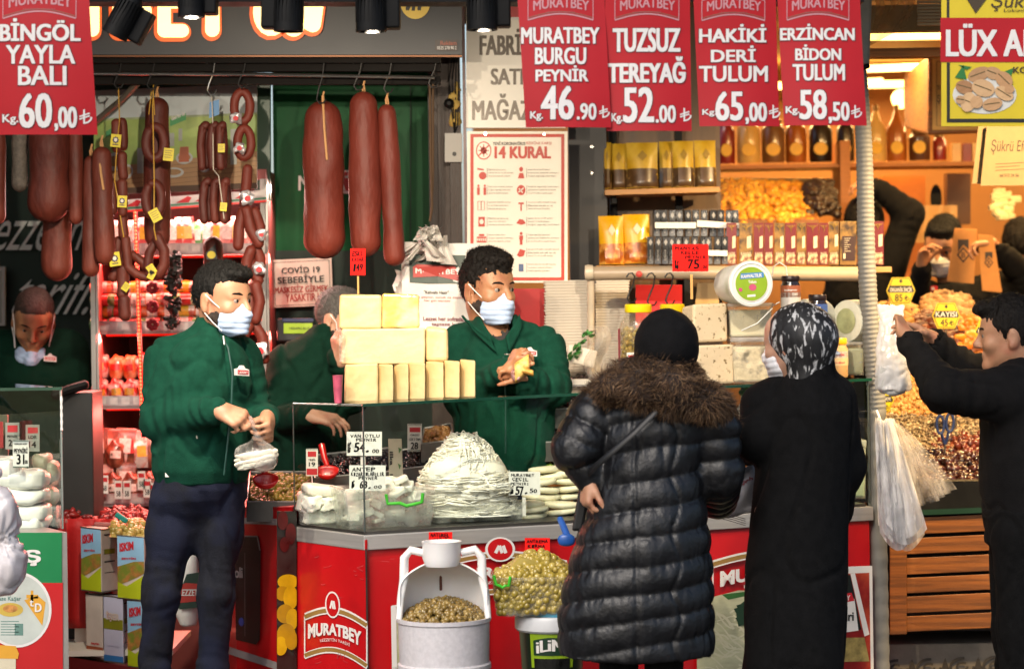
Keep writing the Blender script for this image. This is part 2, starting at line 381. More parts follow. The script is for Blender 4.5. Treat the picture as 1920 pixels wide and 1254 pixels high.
def raw(name,vs,fs,mats,parent=None,loc=None,smooth=True,mi=None):
 me=bpy.data.meshes.new(name);vs=np.asarray(vs,float)
 o0=ORG[parent.name] if parent is not None else (Vector(loc) if loc is not None else Vector((*((vs.min(0)+vs.max(0))/2)[:2],vs[:,2].min())))
 me.from_pydata((vs-np.array(o0)).tolist(),[],[tuple(f) for f in np.asarray(fs).tolist()])
 for m in (mats if isinstance(mats,(list,tuple)) else [mats]):me.materials.append(m)
 if mi is not None:me.polygons.foreach_set('material_index',mi)
 if smooth:me.polygons.foreach_set('use_smooth',[True]*len(me.polygons))
 me.update();o=bpy.data.objects.new(name,me);sc.collection.objects.link(o)
 if parent is not None:o.parent=parent
 else:o.location=o0
 ORG[o.name]=o0;return o
def skin_obj(sd,name,mat,parent=None,disp=None,it=1,loc=None):
 vs,fs=sd.mesh();vs=smooth_v(vs,fs,it)
 if disp is not None:n=normals(vs,fs);vs=vs+n*disp(vs,n)[:,None]
 return raw(name,vs,fs,mat,parent,loc)
SKIN=[M('skin_warm','ad7f62',.5,var=.1,vs=25,sss=.08,bump=.08,bs=300,col2='a86a52',c2s=18,c2r=(.5,.75)),M('skin_tan','a57553',.5,var=.1,vs=25,sss=.06,bump=.08,bs=300,col2='945c42',c2s=18,c2r=(.5,.75)),M('skin_pale','b48a72',.5,var=.1,vs=25,sss=.08,bump=.08,bs=300,col2='aa6e5c',c2s=18,c2r=(.5,.75))]
FLEECE=M('green_fleece','0c3a2c',.95,var=.2,vs=30,bump=.6,bs=380,sheen=.08,spec=.1)
FLEECE_D=M('dark_green_fleece','08271c',.95,var=.14,vs=30,bump=.45,bs=420,spec=.1)
HAIR=M('black_hair','050403',.7,var=.5,vs=60,bump=.9,bs=140,st=(1,1,.35),spec=.2)
HAIR_B=M('brown_hair','0e0906',.7,var=.5,vs=60,bump=.9,bs=140,st=(1,1,.35),spec=.2)
HAIR_G=M('grey_hair','4a4744',.6,var=.4,vs=90,bump=.8,bs=220)
STUB=M('beard_stubble','2c201a',.8,var=.5,vs=120,bump=.6,bs=320)
MASK=M('surgical_mask_blue','a9bede',.8,var=.05,vs=40,bump=.15,bs=220)
MASKW=M('surgical_mask_white','dcdcdf',.8,var=.05,vs=40,bump=.15,bs=220)
CORD=M('white_elastic','e4e2e0',.7)
EYEW=M('eye_white','8d827a',.3,var=.03);IRIS=M('eye_iris','17100b',.15)
DENIM=M('dark_denim','0b0e18',.9,var=.3,vs=60,bump=.35,bs=260,col2='12172a',c2s=6,spec=.25)
BLACKC=M('black_wool','050506',.95,var=.3,vs=40,bump=.3,bs=200,spec=.15)
BLACKJ=M('black_jersey','060506',.92,var=.3,vs=40,bump=.3,bs=260,spec=.2)
PUFF=M('black_nylon','05060a',.44,var=.25,vs=25,bump=.35,bs=70,spec=.5)
SHOE=M('black_leather','0a0a0a',.4)
WHT=M('white_print','d8d4d0',.6);REDP=M('red_print','b3131f',.55)
# ---- the setting and the shop fronts
ASPH=M('paving_stone','4a4743',.8,var=.25,vs=3,bump=.5,bs=25)
DKGREEN=M('dark_green_paint','04241a',.7,var=.2,vs=3,bump=.1,bs=30)
GREEN=M('green_laminate','09512a',.5,var=.35,vs=2.2,bump=.05,bs=14,spec=.15)
BLACK=M('black_plastic','050505',.6,var=.3,spec=.2)
DKMETAL=M('dark_metal','1b1817',.5,.3,var=.35,vs=12,bump=.15,bs=40)
STEEL=M('brushed_steel','a9a7a4',.36,.45,var=.12,vs=3,st=(1,1,30),bump=.08,bs=120)
STEELD=M('dull_steel','5d5a57',.42,.85,var=.2,vs=5)
WOOD=M('orange_wood','7d4814',.5,var=.3,vs=4,st=(1,6,22),bump=.25,bs=30,col2='63380e',c2s=3)
WOODL=M('pale_wood','a97a45',.5,var=.22,vs=5,st=(1.5,8,30),bump=.15,bs=30)
BROWN=M('dark_brown_wood','2a1a10',.55,var=.35,vs=6,st=(8,8,1),bump=.25,bs=40)
WHITEP=M('white_panel','e0dbd0',.45,var=.08,vs=4);RED=M('shop_red','b00c14',.38,var=.1,vs=3,coat=.15,bump=.04,bs=18,col2='8d0a10',c2s=5,c2r=(.62,.9));GOLD=M('logo_gold','8a6a35',.5);LWHITE=M('lettering_white','d2cfcc',.45,var=.05);LBLACK=M('lettering_black','14110f',.5)
REDTAG=M('neon_red_card','d81c18',.85,var=.05,spec=.1);CARD=M('white_card','d6d3cc',.6,var=.05);INK=M('marker_ink','0c0a0e',.8,spec=.08)
CHROME=M('chrome','a7a49e',.2,.95)
def struct(o):o['kind']='structure';return o
m=MB();m.box((0,3,-.05),(60,50,.1));struct(m.build('ground',ASPH))
m=MB();m.box((-1.9,10.9,.05),(5.2,5.4,.1));m.box((3.9,11.2,.05),(6.2,4.6,.1));m.build('floor',M('shop_floor','5a4a3d',.5,var=.2));struct(sc.objects['floor'])
a,b=P(-60,0,10.6),P(165,0,10.6)
m=MB();m.box((-2.45,10.68,1.6),(2.5,.1,3.2));o=struct(m.build('back_wall',DKGREEN))
m=MB();pl=front(-60,100,170,700,10.6);pl.text(m,'ezzetin',-16,392,146,470,.004,.012,.35);pl.text(m,'tarifi.',12,505,160,590,.006,.012,.55);m.build('lettering',M('script_grey','d5dbd7',.6),o)
m=MB();m.box((-3.65,9.5,1.6),(.1,4.4,3.2));struct(m.build('side_wall',DKGREEN))
m=MB();pl=front(-40,500,14,610,10.55);pl.sheet(m,-40,500,12,610,.03,.02);m.cur=1;pl.rect(m,-40,508,6,606,.032);tag(m.build('notice_board',[M('frame_grey','8f8f8c',.5),M('glass_grey','5c5f60',.2)]),'grey framed notice board on the dark green wall above the balding man','notice board')
m=MB();x0,x1=P(508,0,9.9)[0],P(812,0,9.9)[0];m.box(((x0+x1)/2,9.96,1.55),(x1-x0,.1,3.1));gp=struct(m.build('partition_wall',GREEN))
m=MB();pl=front(500,150,820,700,9.9)
for x in (770,):pl.rect(m,x-1,150,x+1,700,.012)
m.build('panel_seam',DKGREEN,gp);m=MB();pl.sheet(m,509,470,811,1300,.02,.012);m.build('lower_panel',DKGREEN,gp)  # dark sheet puts the shade behind the counter into the wall's colour
m=MB();pl.poly(m,[(628,318),(740,326),(742,370),(630,362)],.011);m.cur=1;pl.poly(m,[(628,322),(738,330),(740,365),(630,357)],.012);m.cur=2;pl.text(m,'MURATBEY',560,330,722,358,.03,.014);m.build('wall_logo',[LWHITE,RED,LWHITE],gp)
m=MB();m.box((-.2,9.3,3.05),(6.8,4.3,.1));struct(m.build('ceiling',M('dark_ceiling','15130f',.8)))
m=MB();m.box((-2.0,8.87,2.85),(4.6,.06,.62));
fs_=thing('shop_sign','dark grey fascia board with glowing cream letters and orange edges','shop sign',P(520,100,8.8))
m=MB();pl=front(-150,-120,866,104,8.8);pl.sheet(m,-150,-120,866,103,0,.06);m.build('board',M('fascia_grey','23252a',.5,var=.12,vs=2),fs_)
LIT=M('lit_letter','f6dd9a',.5,emit='ffdf93',es=1.5,var=.05);EDGE=M('letter_edge','c8551e',.5,emit='ff7a30',es=.22)
def arc_(cx,cy,rx,ry,a0,a1,n=14):return [(cx+rx*math.cos(math.radians(a0+(a1-a0)*k/n)),cy+ry*math.sin(math.radians(a0+(a1-a0)*k/n))) for k in range(n+1)]
def litletter(strokes,wd):
 for nm,mt,ex,of in (('letter_edge',EDGE,11,.02),('letter',LIT,0,.03)):
  g=MB();k=0
  for st in strokes:
   o_=-2 if nm=='letter_edge' else 0;st=[(x+o_,y+(2 if o_ else 0)) for x,y in st];pl.line(g,st,wd+ex,of+k*.0004);k+=1
   for x,y in (st[0],st[-1]):pl.ell(g,x,y,(wd+ex)/2,(wd+ex)/2,of+k*.0004,20);k+=1
  g.build(nm,mt,fs_)
litletter([[(120,-50),(240,-50)],[(176,-50),(176,58)]],26);litletter([[(226,-50),(226,58)],[(226,58)]+arc_(252,28,22,30,90,-90)+[(226,-2)],[(226,-4)]+arc_(248,-28,18,24,90,-90)+[(226,-52)]],26)
litletter([[(310,-50),(310,58)],[(310,60),(344,60)],[(310,6),(338,6)],[(310,-50),(344,-50)]],25);litletter([[(362,-56),(400,6),(400,58)],[(440,-56),(400,6)]],27)
litletter([arc_(510,24,22,34,60,330)],24);litletter([arc_(552,24,16,36,130,20)],22);litletter([[(582,-60),(584,46)],[(600,-40),(588,48)]],30)
g=MB();pl.ell(g,779,6,28,31,.012);g.cur=1;pl.text(g,'9/7',758,-22,798,22,.05,.014);g.build('number_disc',[M('disc_yellow','c9ab45',.5),LBLACK],fs_)
g=MB();pl.rect(g,816,76,858,96,.012);g.cur=1;pl.text(g,'0535 278 90 2',820,88,856,94,.01,.014);g.cur=2;pl.text(g,'Reklam',826,78,856,86,.02,.014);g.build('maker_plate',[M('plate_dark','2a1c14',.5),LWHITE,M('plate_red','8d3b1c',.5)],fs_)
bm=thing('sign_beam','dark steel beam under the fascia carrying the sausage rail','beam',P(515,160,8.9));m=MB()
for y0,y1,d in ((104,118,.0),(118,134,.05),(143,158,.1)):
 q=front(-150,y0,830,y1,8.85+d);q.sheet(m,-150,y0,826,y1,0,.05)
m.build('flange',M('beam_dark','0e0a08',.75,0,spec=.15,var=.3,vs=14,st=(1,1,6),bump=.2,bs=40),bm);m=MB();m.tube([P(-150,136,8.88),P(480,140,8.88),P(815,146,8.88)],.007,8);m.build('hanging_rail',CHROME,bm,True)
m=MB()
for y0,y1 in ((104,107),):front(-150,y0,866,y1,8.79).sheet(m,-150,y0,866,y1,0,.03)
m.build('copper_edge',M('copper_edge','5d3a22',.4,.6),bm)
ps=thing('door_post','dark brown upright post with bare wires and yellow foam beside the green wall','post',P(838,900,9.3));m=MB()
for x0,x1,Y,d in ((806,824,9.55,.1),(824,846,9.5,.12),(846,866,9.42,.12)):
 c=P((x0+x1)/2,400,Y);m.box((c[0],Y,1.6),((x1-x0)*S(Y),d,3.1))
m.build('upright',BROWN,ps);m=MB();c=P(868,0,9.36);m.box((c[0],9.36,1.9),(.012,.03,2.3));m.build('red_strip',M('oxblood','4a0d10',.4),ps)
m=MB();pl=front(830,248,868,306,9.34);pl.sheet(m,834,250,866,304,0,.05);m.build('junction_box',M('box_grey','93908a',.5),ps,bev=.004);m=MB();pl.ell(m,852,289,4,4,.004);m.build('box_lock',DKMETAL,ps)
m=MB();m.sell(P(852,190,9.34),(.022,.02,.03),amp=.012,fr=50);m.sell(P(854,222,9.35),(.02,.02,.026),amp=.012,fr=50,seed=3);m.sell(P(856,170,9.36),(.014,.02,.02),amp=.012,fr=50,seed=5);m.build('foam',M('pu_foam','a58a45',.8,bump=.5,bs=60),ps,True)
m=MB()
for i in range(4):m.tube([P(850+i*3,95+i*4,9.36),P(842+i*6,150,9.34),P(846+i*4,200+i*12,9.32),P(852,250,9.36)],.0025,5)
m.build('wires',BLACK,ps,True);m=MB();m.lathe([(.012,0),(.02,.012),(.02,.02),(.008,.03)],P(842,195,9.33),12,Matrix.Rotation(1.57,3,'X'));m.build('socket',BLACK,ps,True)
m=MB();m.tube([P(806,160,8.95),P(808,300,8.96),P(810,390,8.95),P(806,415,8.95)],.005,6);m.tube([P(812,158,8.95),P(812,330,8.96),P(809,395,8.95)],.004,6);tag(m.build('rope',M('brown_rope','4a3520',.8,bump=.5,bs=300),smooth=True),'thin brown rope hanging from the rail down to the white carrier bags','rope')
m=MB();q=front(-120,-60,2040,5,7.2);q.sheet(m,-120,-60,1620,4,0,.12);tag(m.build('canopy_beam',BLACK),'black box beam along the top edge carrying the spotlights','beam')
def spotlight(label,x0,x1,y1,tilt,aim,power,box_side=1):
 Y=7.05;cx=(x0+x1)/2;r=(x1-x0)/2*S(Y)*.95;b=P(cx,y1,Y);T=thing('spotlight',label,'spotlight',b,'black spotlights under the canopy beam')
 R=Matrix.Rotation(tilt,3,'Y');m=MB();m.lathe([(r*.55,.135),(r*.82,.115),(r,.06),(r*1.02,0),(r*.9,0),(r*.7,.05),(.004,.052)],b,28,R)
 for i in range(22):
  a=2*math.pi*i/22;m.box(b+R @ V(math.cos(a)*r*.96,math.sin(a)*r*.96,.07),(.006,.006,.085),R @ Matrix.Rotation(a,3,'Z'))
 m.build('housing',BLACK,T,True);m=MB();c=b+R @ V(box_side*r*1.35,.03,.06);m.box(c,(r*1.1,.07,.1),R);m.build('driver_box',BLACK,T,bev=.006)
 m=MB();m.tube([b+R @ V(0,0,.12),V(b[0]+box_side*.02,b[1]+.05,b[2]+.24)],.012,8);m.build('bracket',BLACK,T,True)
 m=MB();m.lathe([(.002,.05),(r*.45,.05)],b,20,R,cap=False);m.build('lens',M('lamp_lens','fff1d8',.4,emit='ffe2b4',es=.15),T)
 if power:
  l=bpy.data.lights.new('spot_lamp','SPOT');l.energy=power;l.color=(1,.84,.64);l.spot_size=math.radians(72);l.spot_blend=.7;l.shadow_soft_size=.012
  lo=bpy.data.objects.new('spot_lamp',l);sc.collection.objects.link(lo);lo.location=b+R @ V(0,0,-.008);lo.rotation_euler=(Vector(aim)-lo.location).to_track_quat('-Z','Y').to_euler()
spotlight('spotlight tipped sideways beside the honey price banner',188,240,68,.5,P(250,960,8.8),90,1)
spotlight('short spotlight hanging in front of the letter Y',333,385,33,.0,P(370,300,9.5),85,1)
spotlight('spotlight in front of the round letters at the sign end',512,570,60,.03,P(720,800,8.2),75,-1)
spotlight('spotlight below the yellow number disc',666,726,60,.0,P(860,480,9.2),55,1)
spotlight('spotlight in front of the white factory shop board',874,934,57,.0,P(1080,480,9.0),68,1)
spotlight('spotlight behind the HAKİKİ DERİ TULUM price banner',1350,1410,57,.0,P(1420,640,8.5),85,1)  # extra unseen lamp, added because the right-hand cheeses are lit from above
bd=thing('shop_board','tall white board with dark gold lettering half covered by price banners','sign',P(935,240,9.3));pl=front(866,-60,1060,244,9.3);m=MB();pl.sheet(m,874,-60,1060,240,0,.03);m.build('panel',WHITEP,bd)
BRONZE=M('bronze_lettering','2d2110',.35,.3);m=MB();pl.text(m,'FABRİKA',899,54,1018,104,.035);pl.text(m,'SATIŞ',920,127,1002,168,.035);pl.text(m,'MAĞAZASI',885,176,1040,226,.03);m.build('lettering',BRONZE,bd)
m=MB();pl.rect(m,950,-40,1058,38,.003);m.cur=1;pl.rect(m,955,-34,1055,33,.004);m.build('red_logo',[LWHITE,RED],bd)
po=thing('rules_poster','cream poster with a red frame headed 14 KURAL','poster',P(970,525,9.28));pl=front(875,244,1068,528,9.28,None);m=MB();pl.sheet(m,876,247,1064,530,.012,.02);m.build('sheet',M('poster_cream','e8dfcf',.5,var=.05),po)
RP=M('poster_red','b8311c',.5);m=MB()
for r in ((882,252,1058,258),(882,520,1058,526),(882,258,888,520),(1052,258,1058,520)):pl.rect(m,*r,.014)
m.build('red_frame',RP,po)
m=MB();pl.text(m,'YENİ KORONAVİRUS',924,265,985,273,.02,.016);m.cur=1;pl.text(m,'RİSKİNE KARŞI',987,265,1034,273,0,.016);pl.text(m,'14 KURAL',927,275,1033,298,.06,.016)
pl.ell(m,907,283,14.5,17,.014);m.cur=2;pl.ell(m,907,283,12.5,15,.0146);m.cur=1;pl.ell(m,907,283,6,7,.0152)
for i in range(8):t=i*math.pi/4;pl.line(m,[(907,283),(907+10*math.cos(t),283+11.5*math.sin(t))],1.6,.0152)
pl.line(m,[(897,293),(917,273)],2,.0158)
def icon(k,x,y):
 if k==0:pl.ell(m,x+2,y+5,7,7,.015);pl.line(m,[(x-8,y-8),(x+4,y-6)],3,.015)
 elif k==1:pl.ell(m,x,y-7,3.5,4.5,.015);pl.poly(m,[(x-6,y+10),(x+6,y+10),(x+4,y),(x-3,y)],.015)
 elif k==2:
  for g in (-6,6):pl.ell(m,x+g,y-8,2,2.4,.015);pl.rect(m,x+g-2.5,y-5,x+g+2.5,y+9,.015)
 elif k==3:pl.ell(m,x,y,8,9.5,.015);c0=m.cur;m.cur=2;pl.line(m,[(x-5,y+4),(x+5,y-4)],2,.016);pl.line(m,[(x-4,y-3),(x+3,y+5)],2,.016);m.cur=c0
 elif k==4:
  for g in (-7,-.6):pl.line(m,[(x+g,y-8),(x+g+6,y-8),(x+g+6,y+8),(x+g,y+8),(x+g,y-8)],1,.015)
 elif k==5:pl.rect(m,x-5,y-6,x+5,y-3,.015);pl.rect(m,x-1.3,y-3,x+1.3,y+10,.015)
 elif k==6:pl.rect(m,x-6,y-9,x+6,y+9,.015);c0=m.cur;m.cur=2;pl.ell(m,x,y,4,4.6,.016);m.cur=c0
 elif k==7:pl.poly(m,[(x-9,y+3),(x-3,y-5),(x+4,y-4),(x+9,y+3),(x,y+6)],.015)
 elif k==8:
  pl.rect(m,x-9,y-3,x+9,y+8,.015);pl.rect(m,x-5,y-8,x+5,y-4,.015);c0=m.cur;m.cur=2
  for g in range(5):pl.rect(m,x-8+g*3.5,y,x-6+g*3.5,y+5,.016)
  m.cur=c0
 elif k==9:pl.ell(m,x,y-9,2.6,3,.015);pl.rect(m,x-3.5,y-5,x+3.5,y+3,.015);pl.rect(m,x-2.6,y+3,x+2.6,y+12,.015)
 elif k==10:pl.poly(m,[(x-8,y+5),(x-2,y-7),(x+8,y-4),(x+5,y+6),(x-3,y+8)],.015)
 elif k==11:c0=m.cur;m.cur=3;pl.rect(m,x-4.5,y-7,x+4.5,y+7,.015);m.cur=c0
LINES=['Ellerinizi sık sık su ve','sabun ile en az 20 saniye','boyunca ovarak yıkayın.','Soğuk algınlığı belirtileri','gösteren kişilerle aranıza','en az 3-4 adım mesafe koyun']
rows=[(325,0,1),(357,2,3),(386,4,5),(416,6,7),(447,8,9),(474,None,10),(502,None,11)]
for j,(y,ka,kb) in enumerate(rows):
 for x,kk,tx,w_ in ((903,ka,915,46),(977,kb,989,58)):
  if kk is None:continue
  m.cur=1;icon(kk,x,y);m.cur=0;pl.line(m,[(tx-1.5,y-9),(tx-1.5,y+9)],.6,.015)
  for i in range(3):m.cur=4;pl.text(m,LINES[(j*2+i+(x>950))%6],tx+1,y-8+i*6,tx+1+w_*(.7+.3*((i*7+j*3)%4)/3),y-4.5+i*6,0,.015)
m.build('print',[LBLACK,RP,M('poster_cream2','e8dfcf',.5),M('poster_blue','4a5f86',.5),M('poster_grey','6b625a',.6)],po)
m=MB()
for x in (910,1020):pl.ell(m,x,252,3,3,.016)
m.build('eyelet',CHROME,po)
dp=tag(None or (lambda mm:(mm.box((P(1097,0,9.75)[0],9.75,1.55),((1134-1064)*S(9.75),.12,3.1)),mm)[1])(MB()).build('dark_post',M('post_black','120d0a',.5,var=.3)),'broad black post between the rules poster and the coffee shelves','post')
m=MB();pl=front(1064,240,1134,540,9.68)
for y in (275,325):pl.ell(m,1110,y,3,3,.004)
m.build('screw',CHROME,dp)
m=MB();x0,x1=P(1130,0,10.0)[0],P(1345,0,10.0)[0];m.box(((x0+x1)/2,10.0,1.5),(x1-x0,.06,3.0));struct(m.build('shelf_wall',M('shelf_wall_wood','5c4630',.5,var=.25,st=(6,6,1),vs=4)))
OR=M('amber_wall','8f5f28',.6,var=.15,vs=2);
m=MB();m.box((2.3,13.1,1.6),(5.0,.1,3.3));struct(m.build('shop_back_wall',OR))
m=MB();m.box((4.3,11.3,1.6),(.1,3.8,3.3));struct(m.build('shop_side_wall',OR));m=MB();m.box((1.0,11.6,.8),(.06,3.0,1.7));
m=MB();m.box((2.6,11.6,2.95),(3.4,3.2,.08));struct(m.build('shop_ceiling',M('cream_ceiling','c2ab80',.6)))
# ---- price banners
BRED=M('banner_red','a50c1a',.5,var=.08,vs=5,spec=.3,bump=.06,bs=12);BEDGE=M('banner_edge','c97a80',.5);SHD=M('letter_outline','5d0a12',.5)
def arch(pl,m,x0,y0,x1,y1,off):
 """the company arch: outline, name on a curve, small words below"""
 w_=x1-x0;up=[(x0+w_*i/12,y0-(y1-y0)*.32*math.sin(math.pi*i/12)) for i in range(13)];lo=[(x0+w_*i/12,y1-(y1-y0)*.30*math.sin(math.pi*i/12)) for i in range(13)]
 m.cur=1;pl.line(m,up,1.6,off);pl.line(m,lo,2.6,off);pl.line(m,[up[0],lo[0]],1.4,off);pl.line(m,[up[-1],lo[-1]],1.4,off);m.cur=2;pl.line(m,[(x,y-4) for x,y in lo],1.4,off);m.cur=1
 pl.text(m,'MURATBEY',x0+w_*.08,y0+2,x1-w_*.06,y1-(y1-y0)*.45,.03,off,0,lambda u,v,x,y:(x,y-(y1-y0)*.16*math.sin(math.pi*u)))
 m.cur=3;pl.text(m,'LEZZETİN TARİFİ',x0+w_*.28,y1-(y1-y0)*.44,x1-w_*.28,y1-(y1-y0)*.36,.0,off)
def lira(pl,m,x,y,h_,off):
 """the lira sign drawn as strokes"""
 pl.line(m,[(x+h_*.32,y),(x+h_*.32,y+h_)],h_*.12,off);pl.line(m,[(x+h_*.32,y+h_*.95),(x+h_*.6,y+h_*.88),(x+h_*.78,y+h_*.7),(x+h_*.82,y+h_*.52)],h_*.12,off)
 pl.line(m,[(x,y+h_*.5),(x+h_*.7,y+h_*.26)],h_*.1,off);pl.line(m,[(x,y+h_*.68),(x+h_*.7,y+h_*.44)],h_*.1,off)
def banner(label,c4,rows,price,lg,bow=.012,Y=7.0):
 """c4: left/right x at the top (y=-70) and at the bottom, bottom y"""
 (l0,r0,l1,r1,yb)=c4;yt=-70;T=thing('price_banner',label,'price banner',P((l1+r1)/2,yb,Y))
 pl=Pl(l0,yt,r0,yb,P(l0,yt,Y),P(r0,yt,Y),P(l0,yb,Y));
 base=pl.pt;ux=pl.ux
 def pt(x,y,off=0):
  t=(y-yt)/(yb-yt);u=(x-l0-(l1-l0)*t)/((r0-l0)+((r1-l1)-(r0-l0))*t)
  return pl.tl+pl.ux*(x-l0)+pl.uy*(y-yt)+pl.n*(off+bow*math.sin(math.pi*min(1,max(0,u)))*(.3+t)+.01*math.sin(t*3+l0))
 pl.pt=pt;fn=lambda x,y:(x+(l1-l0)*(y-yt)/(yb-yt)*(r0-x)/(r0-l0)+(r1-r0)*(y-yt)/(yb-yt)*(x-l0)/(r0-l0),y)
 m=MB();pl.sheet(m,l0,yt,r0,yb,0,.0016,10,16,fn);m.build('sheet',BRED,T,True)
 m=MB();arch(pl,m,*lg,.0012);m.build('company_arch',[BRED,M('arch_pink','b58087',.5),M('arch_gold','7d4d3d',.5),M('arch_small','8f4a50',.5)],T)
 m=MB()
 for t,x0,y0,x1,y1 in rows:m.cur=0;pl.text(m,t,x0-1.2,y0-1.2,x1+1.8,y1+1.8,.055,.0012);m.cur=1;pl.text(m,t,x0,y0,x1,y1,.04,.002)
 for t,x0,y0,x1,y1 in price:m.cur=0;pl.text(m,t,x0-1.4,y0-1.4,x1+1.8,y1+1.8,.05,.0012);m.cur=1;pl.text(m,t,x0,y0,x1,y1,.035,.002)
 return T,pl,m
def fin(q,lx,ly,lh):T,pl,m=q;m.cur=1;lira(pl,m,lx,ly,lh,.002);m.build('lettering',[SHD,LWHITE],T)
fin(banner('red honey price banner BİNGÖL YAYLA BALI at 60,00',(-6,164,-2,183,253),[('BİNGÖL',1,36,153,79),('YAYLA',13,86,143,121),('BALI',36,125,127,161)],[('60',37,176,100,241),(',00',104,201,146,247),('Kg.',5,215,36,235)],(7,-8,144,36)),150,206,27)
fin(banner('red cheese price banner MURATBEY BURGU PEYNİR at 46.90',(966,1130,986,1146,240),[('MURATBEY',977,52,1124,83),('BURGU',1003,90,1099,122),('PEYNİR',1004,124,1103,154)],[('46',1014,162,1076,226),('.90',1081,195,1118,226),('Kg.',994,210,1018,228)],(990,0,1112,38)),1123,199,23)
fin(banner('red butter price banner TUZSUZ TEREYAĞ at 52.00',(1134,1293,1137,1297,246),[('TUZSUZ',1149,53,1276,98),('TEREYAĞ',1139,106,1286,156)],[('52',1168,164,1226,231),('.00',1229,198,1267,231),('Kg.',1146,213,1167,233)],(1153,0,1273,38)),1275,203,25)
fin(banner('red price banner HAKİKİ DERİ TULUM at 65,00',(1297,1453,1312,1462,237),[('HAKİKİ',1311,46,1437,80),('DERİ',1333,86,1417,117),('TULUM',1311,124,1440,154)],[('65',1341,172,1393,227),(',00',1397,193,1438,234),('Kg.',1317,205,1343,219)],(1316,2,1434,39)),1442,197,25)
fin(banner('red price banner ERZİNCAN BİDON TULUM at 58,50',(1455,1610,1470,1625,236),[('ERZİNCAN',1463,45,1603,76),('BİDON',1491,84,1577,114),('TULUM',1486,121,1584,152)],[('58',1498,169,1549,225),(',50',1552,192,1592,233),('Kg.',1473,200,1498,217)],(1476,0,1592,38)),1595,198,24)
T=thing('price_banner','yellow and red pistachio banner LÜX ANT with a heap of pistachios','price banner',P(1850,238,7.1));pl=front(1764,-70,2010,239,7.1);m=MB();YB=M('banner_yellow','c9b21a',.4,var=.05)
pl.sheet(m,1765,-70,2010,237,0,.002);m.build('sheet',YB,T)
m=MB();pl.rect(m,1775,-70,1780,34,.001);pl.rect(m,1775,118,1781,230,.001);pl.rect(m,1775,223,2010,230,.0015);m.cur=1;pl.rect(m,1763,34,2010,117,.002);m.build('frame',[M('banner_black','11100a',.5),BRED],T)
m=MB();pl.text(m,'LÜX ANTEP',1773,45,2040,107,.035,.004);m.build('lettering',LWHITE,T)
m=MB();pl.text(m,'KG',1899,126,1924,138,.035,.003);pl.text(m,'Şükrü',1855,-12,1950,22,.0,.003,.2);pl.text(m,'Lokum-Kuruyemiş',1882,17,1990,25,0,.003);pl.poly(m,[(1810,-5),(1852,-5),(1829,26)],.003);m.build('small_print',M('banner_brown','3a2a10',.5),T)
NUT=M('pistachio_shell','b98f63',.55,isl=('b08459','d0ab7d','9c7048','c79e70'),bump=.3,bs=80);m=MB();pl.ell(m,1846,178,60,36,.0015);m.build('print_halo',M('halo_white','c6c5bd',.5),T)
m=MB()
for a in ((1790,146,1806,122,1812,150),(1812,132,1796,122,1822,126),(1870,140,1900,128,1892,158)):pl.poly(m,[(a[0],a[1]),(a[2],a[3]),(a[4],a[5])],.003)
m.build('print_leaf',M('leaf_green','1f6a2c',.5),T)
m=MB()
for i,(x,y,rx,ry,a) in enumerate([(1835,140,22,13,-.4),(1862,138,16,12,.3),(1882,150,18,14,.7),(1808,164,17,13,.2),(1843,166,22,16,.3),(1882,176,19,12,.5),(1815,192,14,19,.3),(1860,196,19,12,-.2),(1800,188,9,8,0),(1892,168,9,8,0),(1830,192,12,12,0)]):
 f=.004+i*.0004;pl.poly(m,[(x+rx*math.cos(t)*math.cos(a)-ry*math.sin(t)*math.sin(a),y+rx*math.cos(t)*math.sin(a)+ry*math.sin(t)*math.cos(a)) for t in (math.pi*2*k/16 for k in range(16))],f);m.cur=1
 if i<9:pl.line(m,[(x-rx*.8*math.cos(a),y-rx*.8*math.sin(a)-2),(x,y-1),(x+rx*.75*math.cos(a),y+rx*.75*math.sin(a))],2.2,f+.0002)
 m.cur=0
m.build('print_nuts',[NUT,M('nut_gap','5c4a22',.5)],T)
# ---- sausages on the rail
SAUS=[M('sausage_brown','5c2416',.6,var=.3,vs=14,bump=.9,bs=38,st=(1,1,.45),spec=.4,col2='763424',c2s=7,c2r=(.5,.8)),M('sausage_dark','501c11',.6,var=.3,vs=14,bump=.9,bs=38,st=(1,1,.45),spec=.4,col2='682c1e',c2s=7,c2r=(.5,.8)),M('sausage_red','642417',.6,var=.2,vs=14,bump=.9,bs=36,st=(1,1,.4),spec=.4,col2='7a3020',c2s=6,c2r=(.5,.8)),M('salami_grey','5a5148',.7,var=.4,vs=60,bump=.5,bs=120)]
TWINE=M('twine','b98a5a',.8);TWY=M('yellow_twine','b58a2c',.7);CLIP=M('clip_metal','8f8c86',.3,.8)
YTAG=M('yellow_label','c9b51c',.5);NAVY=M('label_navy','22203f',.5);SILV=M('silver_label','b4aeb0',.25,.4,var=.4,vs=60,bump=.6,bs=60)
SY=8.95
def hook(x,y0,y1,Y=SY,lab=None):
 m=MB();h_=y1-y0;m.tube([P(x-10+0,y0+8,Y-.012),P(x-5,y0+1,Y-.012),P(x+1,y0,Y-.012),P(x+6,y0+6,Y-.012),P(x+3,y0+h_*.4,Y),P(x-5,y0+h_*.7,Y),P(x-8,y1-8,Y),P(x-3,y1-1,Y),P(x+5,y1-2,Y),P(x+9,y1-9,Y)],.0032,6)
 return tag(m.build('meat_hook',CHROME if lab and 'bare' in lab else DKMETAL,smooth=True),lab or 'dark steel hook','hook')
